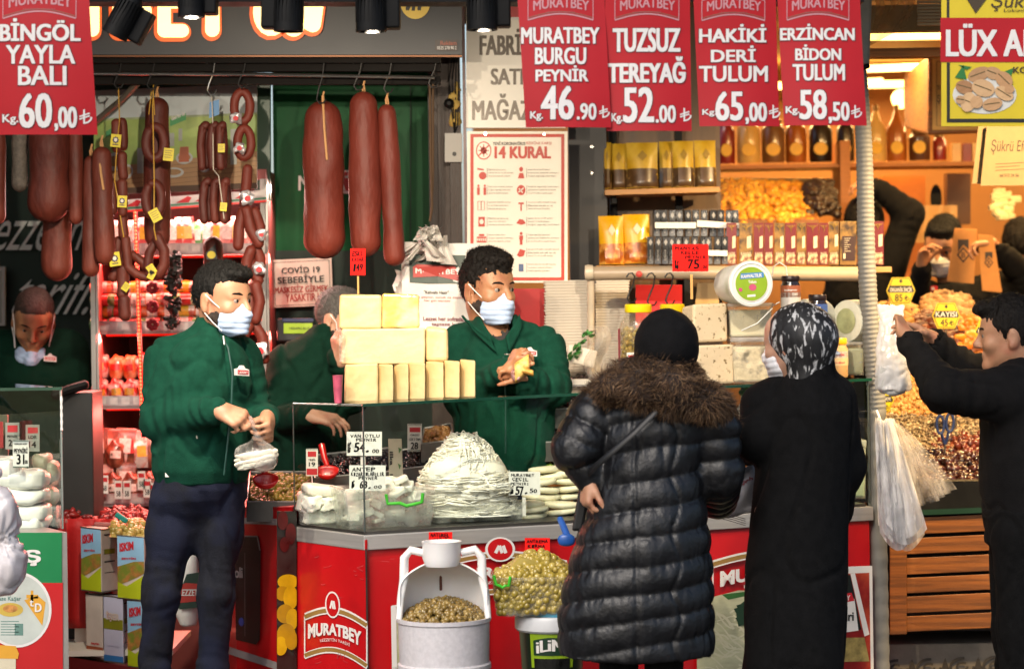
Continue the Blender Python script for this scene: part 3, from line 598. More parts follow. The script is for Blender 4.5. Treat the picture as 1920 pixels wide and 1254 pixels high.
for x,y0,y1,l in ((222,110,166,'dark hook above the sausage chain with round badges'),(284,112,168,'dark hook above the sausage chain with horseshoe rings'),(397,112,178,'bare shiny hook hanging empty between the chains'),(455,108,166,'dark hook carrying the chain nearest the green strip'),(602,110,195,'thin hook holding the widest sausage on the green wall'),(672,112,170,'dark hook holding the middle large sausage'),(728,112,175,'dark hook holding the narrow sausage near the rope'),(812,108,165,'dark hook at the end of the rail by the rope')):hook(x,y0,y1,SY-.07,l)
def bigs(label,x0,x1,y0,y1,mat,Y=SY,flat=False,tw=None,lean=0):
 r=(x1-x0)/2*S(Y);T=thing('sausage',label,'sausage',P((x0+x1)/2,y1,Y));m=MB();n=26;pts=[];rr=[]
 for i in range(n+1):
  t=i/n;y=y0+(x1-x0)*.32+(y1-y0-(x1-x0)*.5)*t;pts.append(P((x0+x1)/2+lean*(t-.5),y,Y));rr.append(r*(.86+.14*min(1,t*4))*(1-.04*math.sin(7*t+x0)))
 m.sausage(pts,rr,28,7,.09,13);e_=P((x0+x1)/2+lean*.5,y1-(x1-x0)*.04,Y);m.tube([e_+V(0,0,.008),e_+V(.002,0,-.006),e_+V(.004,0,-.016)],[.008,.005,.007],8);m.build('casing',mat,T,True,ang=0)
 c=P((x0+x1)/2-lean/2,y0+4,Y);m=MB();m.tube([c,P((x0+x1)/2-lean/2-2,y0-12,Y),P((x0+x1)/2-lean/2+2,y0-26,Y)],.004,6);m.tube([c,c+V(.006,-.006,.02),c+V(.002,-.004,.045)],.003,5)
 if tw:m.tube([P(tw[0],tw[1],Y-r*.6),P(tw[0]+3,(tw[1]+tw[2])/2,Y-r-.004),P(tw[0]+8,tw[2],Y-r-.004)],.0045,6)
 m.build('twine',TWINE,T,True);return T
bigs('speckled grey salami hanging beside the honey banner',22,52,230,350,SAUS[3]);bigs('sliver of a brown sausage at the edge below the honey banner',-22,11,225,410,SAUS[0])
bigs('thick flat-ended sausage below the honey banner',54,129,215,392,SAUS[1],SY-.02);bigs('long sausage hanging lower behind the thick flat-ended one',79,135,240,508,SAUS[0],SY+.12);bigs('slim sausage between the thick one and the fridge corner',128,155,215,412,SAUS[0],SY)
bigs('slim long sausage in front of the fridge post',155,187,296,508,SAUS[0],SY+.02);bigs('wide long sausage with a loose twine end by the fridge post',174,213,280,484,SAUS[0],SY-.03,tw=(186,292,356),lean=6)
bigs('long dark sausage behind the chain of horseshoe rings',270,319,188,452,SAUS[1],SY+.1)
bigs('widest sausage with hanging twine on the green wall',569,645,198,460,SAUS[2],SY,tw=(605,180,300),lean=3);bigs('large sausage in the middle on the green wall',654,713,178,464,SAUS[2],SY-.01,lean=4);bigs('narrow bent sausage nearest the rope',713,752,200,486,SAUS[2],SY,lean=14)
def ylabel(x,y,s_,Y,rot=0,badge_=True):
 m=MB();c,q=math.cos(rot),math.sin(rot);pl=front(x-s_,y-s_,x+s_,y+s_,Y);G=lambda a,b:(x+(a*c-b*q)*s_,y+(a*q+b*c)*s_)
 pl.poly(m,[G(-.8,-1),G(.8,-1),G(.8,1),G(-.8,1)],0);pl.poly(m,[G(.8,-1),G(-.8,-1),G(-.8,1),G(.8,1)],-.0015);m.cur=1
 if badge_:
  pl.poly(m,[(x+.48*s_*math.cos(t)*(1+.12*math.cos(8*t)),y-.1*s_+.5*s_*math.sin(t)*(1+.12*math.cos(8*t))) for t in (2*math.pi*i/40 for i in range(40))],.001);m.cur=2;pl.ell(m,x,y-.12*s_,.27*s_,.3*s_,.0016);m.cur=1;pl.line(m,[G(-.45,.62),G(.45,.62)],s_*.16,.001)
 else:
  for i in range(4):pl.line(m,[G(-.6,-.6+.35*i),G(.4 if i%2 else .6,-.6+.35*i)],s_*.07,.001)
 return m
def chain_thing(label,x,y,group=None):return thing('sausage_chain',label,'sausage chain',P(x,y,SY))
def link(T,pts,r,mat,Y=SY,dz=0):m=MB();q_=[P(a,b,Y+dz) for a,b in pts];q_=[q_[i].lerp(q_[i+1],t) for i in range(len(q_)-1) for t in (0,.34,.67)]+[q_[-1]] if len(q_)<8 else q_;m.sausage(q_,r*S(Y),14,5,.12,34);return m.build('link',mat,T,True,ang=0)
def ringpts(cx,cy,rx,ry,a0=-70,a1=250,n=16,tl=0):
 o=[]
 for i in range(n+1):t=math.radians(a0+(a1-a0)*i/n);o.append((cx+rx*math.cos(t)+tl*math.sin(t),cy+ry*math.sin(t)))
 return o
def lab(T,*a,**k):return ylabel(*a,**k).build('label',[YTAG,NAVY,M('label_cream','cfc6b4',.5)],T)
TL=chain_thing('chain of short fat links with round badges on yellow labels',228,600)
for a,b,y0,y1,d in ((218,220,232,278,0),(229,231,230,274,.03),(229,231,293,330,0),(212,212,346,394,0),(229,230,344,398,-.02),(230,232,402,440,0)):link(TL,[(a,y0),((a+b)/2+(1 if d else -1),(y0+y1)/2),(b,y1)],9.5,SAUS[0],dz=d)
link(TL,[(222,452),(219,475),(224,500),(212,520)],9.5,SAUS[0],dz=.03);link(TL,[(236,450),(238,478),(240,500),(256,514),(274,520)],9,SAUS[0],dz=-.01);link(TL,[(250,478),(268,492),(281,512)],8.5,SAUS[0],dz=.03);link(TL,[(230,505),(231,535),(230,552)],11.5,SAUS[0]);link(TL,[(233,562),(233,575),(234,590)],12,SAUS[1])
m=MB();m.tube([P(222,165,SY),P(224,225,SY-.01),P(218,290,SY-.03),P(215,340,SY-.03),P(232,445,SY-.03)],.0022,5);m.build('twine',TWY,TL)
for q in ((217,264,12,.1,True),(229,378,11,.05,True),(215,486,13,-.15,True),(236,538,8,.6,False)):lab(TL,q[0],q[1],q[2],SY-.045,q[3],q[4])
TR=chain_thing('chain of three horseshoe rings with yellow paper labels',290,525)
for cx,cy,rx,ry,d in ((291,268,17,30,-.04),(288,374,15,30,-.04)):link(TR,ringpts(cx,cy,rx,ry,-100,225),9.5,SAUS[1],dz=d)
link(TR,[(295,446),(308,470),(308,496),(298,514),(282,512)],10,SAUS[1],dz=-.03);link(TR,[(290,455),(280,475),(277,500)],9,SAUS[1],dz=0)
m=MB();m.tube([P(288,160,SY),P(286,195,SY-.06),P(287,235,SY-.06),P(289,330,SY-.06),P(289,430,SY-.06),P(293,450,SY-.05)],.0024,5);m.tube([P(284,172,SY-.06),P(279,215,SY-.06)],.002,5);m.tube([P(287,172,SY-.06),P(290,216,SY-.06)],.002,5);m.build('twine',TWY,TR)
for q in ((316,290,12,.1,False),(291,404,12,-.5,False),(284,505,9,-.6,False),(284,516,8,.5,False)):lab(TR,q[0],q[1],q[2],SY-.075,q[3],q[4])
TC=chain_thing('two bunches of thin straight-sided sausage loops on a bare twine',400,420)
for y0,y1,xs in ((235,312,(383,400,414)),(340,412,(387,405,421))):
 for i,x in enumerate(xs):
  a=[(x-4+2*i,y1),(x-7+2*i,(y0+y1)/2),(x-3+i,y0+4),(x+3,y0)];link(TC,a,8.2,SAUS[1],dz=-.03*i);link(TC,[(x+3,y0),(x+6,(y0+y1)/2),(x+4,y1-2)],7.8,SAUS[1],dz=.03)
m=MB();m.tube([P(397,180,SY),P(399,228,SY-.04),P(400,318,SY-.05),P(410,330,SY-.08),P(416,375,SY-.1),P(420,410,SY-.08)],.002,5);m.build('twine',M('white_twine','c2b8a8',.7),TC)
m=MB();pl=front(395,180,425,225,SY+.1);pl.poly(m,[(393,192),(411,187),(411,215),(392,222)]);tag(m.build('blue_card',M('card_blue','4b7fb0',.5)),'small blue card clipped above the thin sausage loops','card')
lab(TC,415,278,8,SY-.1,0,False);lab(TC,419,388,8,SY-.1,.1,False)
TD=chain_thing('reddish ring sausage chain with silver labels nearest the green strip',470,680)
link(TD,ringpts(454,200,15,28,-85,265,18),8.5,SAUS[2]);link(TD,ringpts(458,268,13,27,-85,255,18),8.5,SAUS[2]);link(TD,[(464,318),(462,345),(458,382)],10,SAUS[2])
for q in ([(455,398),(448,425),(447,460)],[(462,395),(470,430),(485,456)],[(478,398),(487,425),(484,455)],[(470,470),(463,490),(460,510)],[(480,465),(488,485),(486,515)],[(466,480),(475,510),(484,525),(470,545)],[(480,535),(487,565),(480,598)],[(470,560),(472,590),(468,606)],[(466,612),(456,632),(452,668)],[(480,612),(492,632),(496,672)]):link(TD,q,10.5,SAUS[2],dz=random.uniform(-.03,.03))
for x,y,s_ in ((442,222,10),(449,278,10),(464,372,12),(490,440,9),(486,505,12),(487,658,15)):
 m=MB();m.sell(P(x,y,SY-.04),(s_*S(SY),.012,s_*S(SY)),.7,.7,amp=.006,fr=60,seed=x);m.build('label',SILV,TD,True);m=MB();front(x-9,y-9,x+9,y+9,SY-.058).ell(m,x,y,s_*.5,s_*.45,0);m.build('seal',REDP,TD)
T=thing('sausage','dark sausage with a yellow and black label above the man in jeans','sausage',P(400,520,9.3));m=MB();m.sausage([P(399,462,9.35),P(400,480,9.35),P(400,540,9.35)],19*S(9.35),14,5);m.build('casing',SAUS[1],T,True,ang=0);m=MB();pl=front(380,462,420,500,9.3);m.cur=0;pl.poly(m,[(386,474),(404,458),(408,486),(388,487)],.008);m.cur=1;pl.ell(m,397,478,8,7,.01);m.build('label',[LBLACK,YTAG],T)
BAGW=M('bag_white','d6d2cc',.45,var=.08,vs=14,bump=.35,bs=26,sss=.05)
T=thing('carrier_bags','bundle of white carrier bags with red and green print hung by the doorway','bag bundle',P(815,610,9.05));m=MB()
pl=Pl(745,440,900,640,P(752,448,9.1),P(900,452,9.1),P(757,640,9.05),lambda a,b:.006*math.sin(a*9+b*3)+.01*math.sin(b*5))
for i,d in enumerate((0,.014,.028)):pl.sheet(m,750-i*3,446+i*3,900,640,-d,.003,10,12)
m.grid(lambda a,b:P(740+22*a+4*math.sin(b*9),505+60*b+6*a,9.14+.02*math.sin(a*5+b*7)),5,6);m.build('film',BAGW,T,True)
m=MB();pl.rect(m,760,470,870,526,.004);m.cur=1;pl.poly(m,[(767,516),(767,496),(775,490),(850,492),(862,522),(815,512)],.005);m.cur=2;pl.text(m,'MURATBEY',772,498,860,508,.04,.0065);m.cur=3;pl.text(m,'"Kahvaltı Hazır"',787,540,836,546,.03,.004);m.cur=1;pl.text(m,'Taze peynir, sucuk ve zeytin',762,550,864,556,.01,.004);pl.text(m,'her gün taptaze',787,557,838,562,.01,.004);m.cur=4;pl.text(m,'Lezzet her sofrada,',784,590,864,599,.03,.004);pl.text(m,'taptaze kalır',800,601,862,609,.03,.004);m.build('print',[M('bag_green','22392e',.5),M('bag_red','a8332b',.5),LWHITE,LBLACK,M('bag_plum','7a2a3c',.5)],T)
m=MB();r_=random.Random(5)
for i in range(15):
 a=r_.uniform(-1.2,1.2);cx,cy=808+r_.uniform(-22,30),452+r_.uniform(-18,12);L_=r_.uniform(25,60);w_=r_.uniform(12,24);ph=r_.uniform(0,6);dd=r_.uniform(.02,.09)
 m.grid(lambda u,v:P(cx+math.sin(a)*L_*u+w_*(v-.5)*math.cos(a)*(.6+u),cy+L_*u*math.cos(a)*.9-12+8*(v-.5)*math.sin(a),9.08-dd-.03*math.sin(u*3+ph)-.012*math.sin(v*8+ph)),8,6)
for i in range(12):
 a=r_.uniform(0,6.28);m.grid(lambda u,v:P(803+4*math.cos(a)+(18*u)*math.cos(a)-7*(v-.5)*math.sin(a),437-(8+14*u)*abs(math.sin(a))*.9+6*u+6*(v-.5),9.0-.02*math.sin(u*7+a)-.01*math.sin(9*v)),6,4)
m.build('handles',BAGW,T,True)
T=thing('notice_sign','cream COVİD 19 mask notice on the green wall','notice',P(568,575,9.82));pl=Pl(510,484,624,577,P(509,487,9.84),P(623,482,9.84),P(512,578,9.84));m=MB();pl.sheet(m,511,485,623,576,.02,.012);m.build('plate',M('notice_cream','d6cdbd',.45,var=.06),T,bev=.003)
m=MB()
for r in ((515,489,619,490),(515,572,619,573),(515,489,516,573),(618,489,619,573)):pl.rect(m,*r,.0215)
pl.text(m,'COVİD 19',529,497,601,512,.035,.022);pl.text(m,'SEBEBİYLE',521,514,608,531,.035,.022);m.cur=1;pl.text(m,'MASKESİZ GİRMEK',515,533,616,549,.03,.022);pl.text(m,'YASAKTIR !',535,551,597,566,.03,.022);m.build('lettering',[LBLACK,M('notice_red','9c2a1e',.5)],T)
T=thing('scale_display','green lit display of a counter scale under the mask notice','scale',P(555,640,9.6));m=MB();c=P(553,618,9.62);m.box(c,(.14,.05,.09));m.build('case',M('scale_grey','2b2d30',.5),T,bev=.006);m=MB();pl=front(520,590,590,640,9.588);pl.rect(m,532,606,586,625,.003);m.build('screen',M('lcd_green','8fa61c',.4,emit='a8c420',es=.35),T);m=MB();pl.text(m,'HESAPLI ALIŞ',543,613,581,619,.02,.006);m.build('digits',LBLACK,T);m=MB();pl.rect(m,529,597,588,603,.003);m.build('brand_strip',M('strip_blue','2b3560',.5),T)
# ---- the open fridge
FY=9.95
fr=thing('display_fridge','open wall fridge with red light strips and shelves of packed meat','fridge',at(335,FY,.1))
ALU=M('aluminium','9a9692',.35,.8,var=.12,st=(1,1,.2));m=MB();xl,xr=P(163,0,9.55)[0],P(494,0,9.55)[0];yb,yt=.1,P(330,340,9.6)[2]
m.box(((xl+xr)/2,10.38,(yb+yt)/2),(xr-xl,.04,yt-yb));m.box((xl+.01,9.97,(yb+yt)/2),(.02,.8,yt-yb));m.box((xr-.01,9.97,(yb+yt)/2),(.02,.8,yt-yb));m.box(((xl+xr)/2,9.97,yt+.02),(xr-xl,.84,.04));m.box(((xl+xr)/2,9.97,.35),(xr-xl-.04,.8,.5));m.build('cabinet',M('fridge_liner','8d4a46',.5,var=.1),fr)
for x in (170,490):
 m=MB();c=P(x,0,9.53);
 for o_,w_ in ((-.010,.008),(.0,.010),(.011,.008)):m.box((c[0]+o_,9.53-(.004 if o_==0 else 0),(yb+yt)/2),(w_,.03,yt-yb))
 m.build('frame_post',ALU,fr)
LED=M('red_led','ff5030',.4,emit='ff3a20',es=7);LEDB=M('red_tube','a01010',.4,emit='ff2010',es=.5)
def strip(pts,n,T=fr):
 m=MB();a,b=pts
 for i in range(n):t=(i+.5)/n;m.sell(a.lerp(b,t),(.005,.005,.006),nu=6,nv=4)
 m.build('led_dots',LED,T);m=MB();m.tube([a+V(0,.01,0),b+V(0,.01,0)],.008,8);m.build('led_tube',LEDB,T,True)
strip((P(253,395,9.5),P(266,780,9.5)),56)
shelves=[]
for i,(y,d0) in enumerate(((466,9.62),(612,9.6),(752,9.58),(935,9.56))):
 z=P(335,y+6,d0)[2];m=MB();m.box(((xl+xr)/2,d0+.37,z-.008),(xr-xl-.05,.72,.014));m.build('shelf',M('shelf_grey','8c8684',.4,.3),fr);m=MB();pl=front(170,y-12,500,y+8,d0)
 pl.sheet(m,176,y-10,498,y+9,.0,.006);m.build('price_rail',M('rail_plastic','9a9698',.35,var=.25,vs=26),fr);m=MB()
 for x in range(184,490,22):pl.rect(m,x,y-7,x+15,y+6,.002)
 m.build('price_slips',M('slip_white','b3b0ae',.5,var=.2,vs=40),fr);shelves.append((z,d0))
 if i<3:
  l=bpy.data.lights.new('fridge_lamp','AREA');l.shape='RECTANGLE';l.size=.95;l.size_y=.05;l.energy=11;l.color=(1,.16,.12);lo=bpy.data.objects.new('fridge_lamp',l);sc.collection.objects.link(lo);lo.location=((xl+xr)/2,d0+.05,z-.03);lo.rotation_euler=(-.7,0,0)
  m=MB();m.tube([(xl+.04,d0+.06,z-.018),(xr-.04,d0+.06,z-.018)],.006,8);m.build('lamp_tube',LEDB,fr,True)
l=bpy.data.lights.new('fridge_lamp','AREA');l.shape='RECTANGLE';l.size=.95;l.size_y=.05;l.energy=24;l.color=(1,.6,.52);lo=bpy.data.objects.new('fridge_lamp',l);sc.collection.objects.link(lo);lo.location=((xl+xr)/2,9.7,yt-.03);lo.rotation_euler=(-.5,0,0)
hd=Pl(172,385,500,400,P(172,390,9.5),P(500,366,9.5),P(172,402,9.5));m=MB();hd.sheet(m,172,372,500,401,0,.01);m.cur=1;hd.rect(m,172,390,500,394,.003);m.cur=2;hd.rect(m,172,397,500,401,.003);m.build('header_strip',[M('header_white','b9b4b0',.4),M('header_green','2a7a5a',.5),LEDB],fr)
m=MB()
for x in (235,330,365,400,440):m.cur=random.choice((0,1));hd.poly(m,[(x,388),(x+22,374),(x+30,378),(x+24,389)],.004)
m.build('header_print',[REDP,M('print_tan','a5784a',.5)],fr)
pic=thing('picture_panel','printed panel of a meadow picnic table with plates above the fridge','picture',P(330,362,9.42));pp=Pl(176,158,484,364,P(176,170,9.44),P(482,158,9.44),P(176,366,9.44))
m=MB();pp.sheet(m,176,158,484,364,0,.012,1,1);m.build('sheet',M('print_sky','aebabf',.4,var=.05),pic);m=MB()
pp.rect(m,176,214,484,222,.0012);m.cur=1;pp.rect(m,176,218,484,312,.0016);m.cur=2;pp.poly(m,[(176,312),(484,290),(484,364),(176,364)],.0022);m.build('print',[M('print_trees','8b9a70',.5,var=.4,vs=12),M('print_meadow','7f9a3e',.45,var=.18,vs=6,col2='9db35a',c2s=4),M('print_table','9a7448',.5,var=.1,st=(1,1,9))],pic)
m=MB()
for i in range(5):pp.line(m,[(176,322+i*9),(484,300+i*9)],.8,.003)
m.cur=1;pp.rect(m,176,352,484,364,.0035);m.build('plank_gaps',[M('plank_gap','6a4a2a',.6),M('table_edge','4a2f1a',.6)],pic)
m=MB()
for x,y,rx,ry in ((347,298,16,12),(326,326,20,10),(215,300,15,18),(240,320,10,14),(385,318,10,10)):m.cur=0;pp.ell(m,x,y,rx,ry,.004);m.cur=1;pp.ell(m,x,y-1,rx*.75,ry*.6,.0045)
m.cur=2
for i in range(5):pp.line(m,[(338+i*4,306),(341+i*3,276)],4,.005)
m.cur=3
for x,y,w_,h_,a in ((335,214,30,13,-.35),(210,232,22,12,-.35)):pp.poly(m,[(x-w_/2,y+8),(x+w_/2,y-4),(x+w_/2,y+h_-4),(x-w_/2,y+h_+8)],.0045)
m.cur=4
for x,y,w_,h_ in ((268,250,10,40),(258,275,12,50),(318,248,10,26),(336,240,7,24),(434,245,12,70)):pp.rect(m,x,y,x+w_,y+h_,.0042)
m.build('print_things',[M('plate_grey','a6aaa8',.4),M('plate_food','8d6a3c',.5,var=.3,vs=60),M('carrot','a8542a',.5),M('sign_green','2f8a4a',.5),M('jar_grey','8f948c',.4,var=.3)],pic)
m=MB();pp.text(m,'Günün Meze Tadı',323,212,348,220,.02,.006,.0,lambda u,v,x,y:(x,y-10*u+4));m.build('print_words',LWHITE,pic)
gs=MB();pl=front(478,155,512,376,9.6);pl.sheet(gs,477,156,506,376,0,.05);tag(gs.build('green_strip',M('strip_green','16412b',.35,var=.15)),'dull green upright board between the picnic picture and the green wall','board')
m=MB();m.tube([P(182,226,9.2),P(230,186,9.1),P(262,152,9.0)],.013,8);tag(m.build('bent_pipe',M('pipe_dull','7d7468',.45,.5),smooth=True),'bent grey pipe running up to the rail in front of the picture','pipe')
# ---- packets: each its own object
PK=[M(n_,c_,.3,var=.3,vs=22,bump=.35,bs=30,coat=.3,col2=c2_,c2s=28) for n_,c_,c2_ in (('packet_pink','b06a62','c9a8a0'),('packet_orange','b5501e','d0906a'),('packet_green','2e7a34','9fb08c'),('packet_white','b3aca6','9a4a3c'),('packet_red','9c1f1c','c7b2aa'),('packet_brown','4a2618','7a4c38'))]
PKL=[M('pack_label_white','c2bcb6',.3,var=.4,vs=60,coat=.4),M('pack_label_red','9c1a16',.3,var=.3,vs=50,coat=.4),M('pack_label_yellow','b5922a',.3,var=.3,vs=50,coat=.4)]
def packs(kind,cat,grp,protos,row,xs,z,d,desc,rows=1,dz=0,jit=.006):
 ps_=[]
 for mat,mk in protos:m=MB();mk(m);o=m.build(kind,[mat,PKL[len(ps_)%3]],smooth=True,loc=(0,0,0));ps_.append(o)
 used=set();names=['pink','orange','green','white','red','brown']
 for r in range(rows):
  for i,x in enumerate(xs):
   k=(i*2+r*3+row)%len(ps_) if random.random()<.5 else random.randrange(len(ps_));p=at(x+random.uniform(-2,2),d+(.02 if r%2 else 0),z+r*dz)
   o=ps_[k] if k not in used else ps_[k].copy()
   if k not in used:used.add(k)
   else:sc.collection.objects.link(o)
   o.location=p;o.rotation_euler=(random.uniform(-.1,.05),random.uniform(-.08,.08),random.uniform(-.15,.15));cn=protos[k][0].name.split('_')[1]
   o['label']=desc.format(cn);o['category']=cat;o['group']=grp+', '+cn
 for k,o in enumerate(ps_):
  if k not in used:bpy.data.objects.remove(o)
sachet=lambda w_,h_:(lambda m:(m.rings([[V(-w_*q,-t,z),V(w_*q,-t,z),V(w_*q,t,z),V(-w_*q,t,z)] for q,t,z in ((1,.002,0),(.98,.012,h_*.12),(.96,.016,h_*.5),(.98,.011,h_*.88),(1,.0015,h_))]),setattr(m,'cur',1),m.add([(-w_*.6,-.0185,h_*.38),(w_*.6,-.0185,h_*.38),(w_*.6,-.0172,h_*.74),(-w_*.6,-.0172,h_*.74)],[(0,1,2,3)])))
roll=lambda r,L_:(lambda m:(m.lathe([(r*.3,-L_/2),(r*.9,-L_/2+.004),(r,-L_/2+.015),(r,L_/2-.015),(r*.9,L_/2-.004),(r*.3,L_/2)],(0,0,r),14,Matrix.Rotation(math.pi/2,3,'Y')),setattr(m,'cur',1),m.lathe([(r*1.02,-L_*.18),(r*1.02,L_*.22)],(0,0,r),14,Matrix.Rotation(math.pi/2,3,'Y'),False)))
ham=lambda r:(lambda m:(m.sell((0,0,r*1.1),(r*.8,r*.8,r*1.15),.8,.9,amp=.006,fr=40),setattr(m,'cur',1),m.grid(lambda u,v:(r*.86*math.sin(-.5+u),-r*.86*math.cos(-.5+u),r*(.8+.6*v)),6,2)))
z0,d0=shelves[0];packs('salami_packet','packet','salami sachets on the top fridge shelf',[(PK[0],sachet(.03,.13)),(PK[3],sachet(.035,.12)),(PK[4],sachet(.026,.14)),(PK[2],sachet(.02,.12))],0,range(186,492,17),z0,d0+.08,'{} sachet of sliced salami standing on the top fridge shelf')
z1,d1=shelves[1];packs('sausage_roll_pack','packet','wrapped sausage rolls stacked on the second fridge shelf',[(PK[1],roll(.026,.1)),(PK[2],roll(.025,.1)),(PK[3],roll(.026,.1)),(PK[4],roll(.026,.09))],1,range(192,492,31),z1,d1+.1,'{} wrapped sausage roll stacked on the second fridge shelf',4,.048)
z2,d2=shelves[2];packs('ham_pack','packet','hams and poultry on the third fridge shelf',[(PK[0],ham(.045)),(PK[1],ham(.042)),(PK[4],ham(.045))],2,range(192,492,27),z2,d2+.1,'{} wrapped ham standing on the third fridge shelf',2,.1)
z3,d3=shelves[3];packs('dried_meat_pack','packet','hanging dried meat packs on the lowest fridge shelf',[(PK[5],sachet(.04,.16)),(PK[0],sachet(.035,.15)),(PK[3],sachet(.03,.12)),(PK[5],ham(.05))],3,range(186,300,16),z3,d3+.1,'{} dried meat pack standing on the lowest fridge shelf',2,.13)
for i,(x,y) in enumerate(((182,905),(196,908),(222,918),(238,918),(265,900),(276,915),(288,922))):
 m=MB();pl=front(x-9,y-18,x+9,y+18,9.5);pl.sheet(m,x-7,y-17,x+7,y+17,0,.002);m.cur=1;pl.rect(m,x-5.5,y-13,x+5.5,y-5,.001);m.cur=2;pl.text(m,'58',x-4,y+2,x+4,y+12,.02,.001);tag(m.build('price_tag',[CARD,REDP,INK]),'small white price tag with a red top on the lowest fridge shelf','price tag','price tags on the lowest fridge shelf')
m=MB()
for i in range(46):t=random.random();m.sell(P(325+random.uniform(-13,13)*(1-.3*t),475+140*t,9.45+random.uniform(-.03,.03)),(.014,.012,.012),amp=.01,fr=90,nu=7,nv=5,seed=i)
tag(m.build('pepper_garland',M('garland_dark','0d120e',.6,var=.4),smooth=True),'string of dark dried vegetables hanging in front of the fridge','garland')
T=thing('red_garland','string of red felt flowers hanging beside the dark dried vegetables','garland',P(286,620,9.45))
for y in (540,575,608):
 m=MB()
 for i in range(7):a=i*.9;m.sell(P(286+7*math.cos(a),y+7*math.sin(a),9.45),(.012,.012,.012),nu=7,nv=5)
 m.build('flower',M('felt_red','8a1420',.8),T,True)
m=MB();m.tube([P(286,430,9.45),P(286,620,9.45)],.0015,5);m.build('string',TWINE,T)
# ---- the glass counter and what stands on and in it
GL=thin('clear_glass','fbfefc',.9);GEDGE=M('glass_edge','0f3a2c',.2,var=.2,spec=.8,coat=.4);GFILM=M('glass_silver_edge','8f9a96',.25,.5)
YA,YC=7.9,8.5
def YF(x):return YA+(YC-YA)*(x-690)/950
A_,C_=at(690,YA,0),at(1645,YC,0);B_=at(553,8.27,0);e1=(C_-A_).normalized();nin=V(-e1[1],e1[0],0)
D_=C_+nin*.62;E_=at(585,8.62,0)
ZA,ZC=P(690,1000,YA)[2],P(1640,946,YC)[2];ZD=(ZA+ZC)/2;TA,TC_=P(690,757,YA)[2],P(1640,709,YC)[2]
ct=thing('glass_counter','long red glass-fronted cheese counter with a steel ledge','counter',(A_+C_)/2)
def lift(p,z):return V(p[0],p[1],z)
def zl(p,a,c):return a+(c-a)*((p-A_).dot(e1)/(C_-A_).length)
foot=[A_,C_,D_,E_,B_]
def slab(m,pts,z0,z1):
 n=len(pts);vs=[lift(p,zl(p,*z0)) for p in pts]+[lift(p,zl(p,*z1)) for p in pts]
 m.add(vs,[tuple(range(n-1,-1,-1)),tuple(range(n,2*n))]+[(i,(i+1)%n,n+(i+1)%n,n+i) for i in range(n)])
inset=lambda d:[A_+nin*d+e1*d*.3,C_+nin*d-e1*d,D_-nin*d-e1*d,E_+V(.01,-d,0),B_+V(d,d*.2,0)]
m=MB();slab(m,inset(.012),(.06,.06),(ZA-.055,ZC-.055));m.build('base_cabinet',RED,ct)
m=MB();slab(m,foot,(ZA-.055,ZC-.055),(ZA-.006,ZC-.006));m.build('steel_ledge',STEEL,ct,bev=.003);m=MB();slab(m,inset(.02),(ZA-.005,ZC-.005),(ZA+.004,ZC+.004));m.build('deck',STEELD,ct)
m=MB();slab(m,inset(.03),(0,0),(.06,.06));m.build('plinth',BLACK,ct)
def pane(name,a,b,z0,z1,th=.006,parent=ct):
 m=MB();n=V(-(b-a)[1],(b-a)[0],0).normalized()*th;q=[a,b,b+n,a+n]
 m.hexa([lift(p,zl(p,*z0)) for p in q],[lift(p,zl(p,*z1)) for p in q]);return m.build(name,GL,parent)
g0,g1=(ZA+.006,ZC+.006),(TA-.009,TC_-.009);ia=A_+nin*.012+e1*.006;ic=C_+nin*.012-e1*.01;ib=B_+V(.012,.004,0)
pane('front_pane',ia,ic,g0,g1);pane('end_pane',ib,ia-e1*.012,g0,g1);pane('side_pane',ic,ic+nin*.5,g0,g1)
m=MB();tp=[A_+nin*.004,C_+nin*.004,C_+nin*.46,A_+nin*.46+e1*.02,E_+V(.06,-.1,0),B_+V(.04,.02,0)];slab(m,tp,(TA-.008,TC_-.008),(TA,TC_));m.build('top_plate',GL,ct)
m=MB();slab(m,[A_-nin*.0015,C_-nin*.0015,C_+nin*.0035,A_+nin*.0035],(TA-.0088,TC_-.0088),(TA+.0006,TC_+.0006));m.build('plate_edge',GEDGE,ct)
m=MB()
for p,r in ((ia,.003),(ib,.0022),(ic,.003)):m.tube([lift(p,zl(p,*g0)),lift(p,zl(p,*g1))],r,8)
m.build('glass_seam',M('seam_dark','3c4442',.3),ct,True);m=MB();m.tube([lift(ib,zl(ib,*g1)),lift(ia,zl(ia,*g1)+.004)],.0035,6);m.build('edge_strip',GFILM,ct,True)
def fr_pl(x0,x1,y0,y1,off=.0135):
 """art plane on the counter front"""
 def pj(x,y):
  o=V(0,0,H);d=P(x,y,1.0)-o;q=A_+nin*(.012-off+.0015);nn=-nin;t=(q-o).dot(nn)/d.dot(nn);return o+d*t
 return Pl(x0,y0,x1,y1,pj(x0,y0),pj(x1,y0),pj(x0,y1))
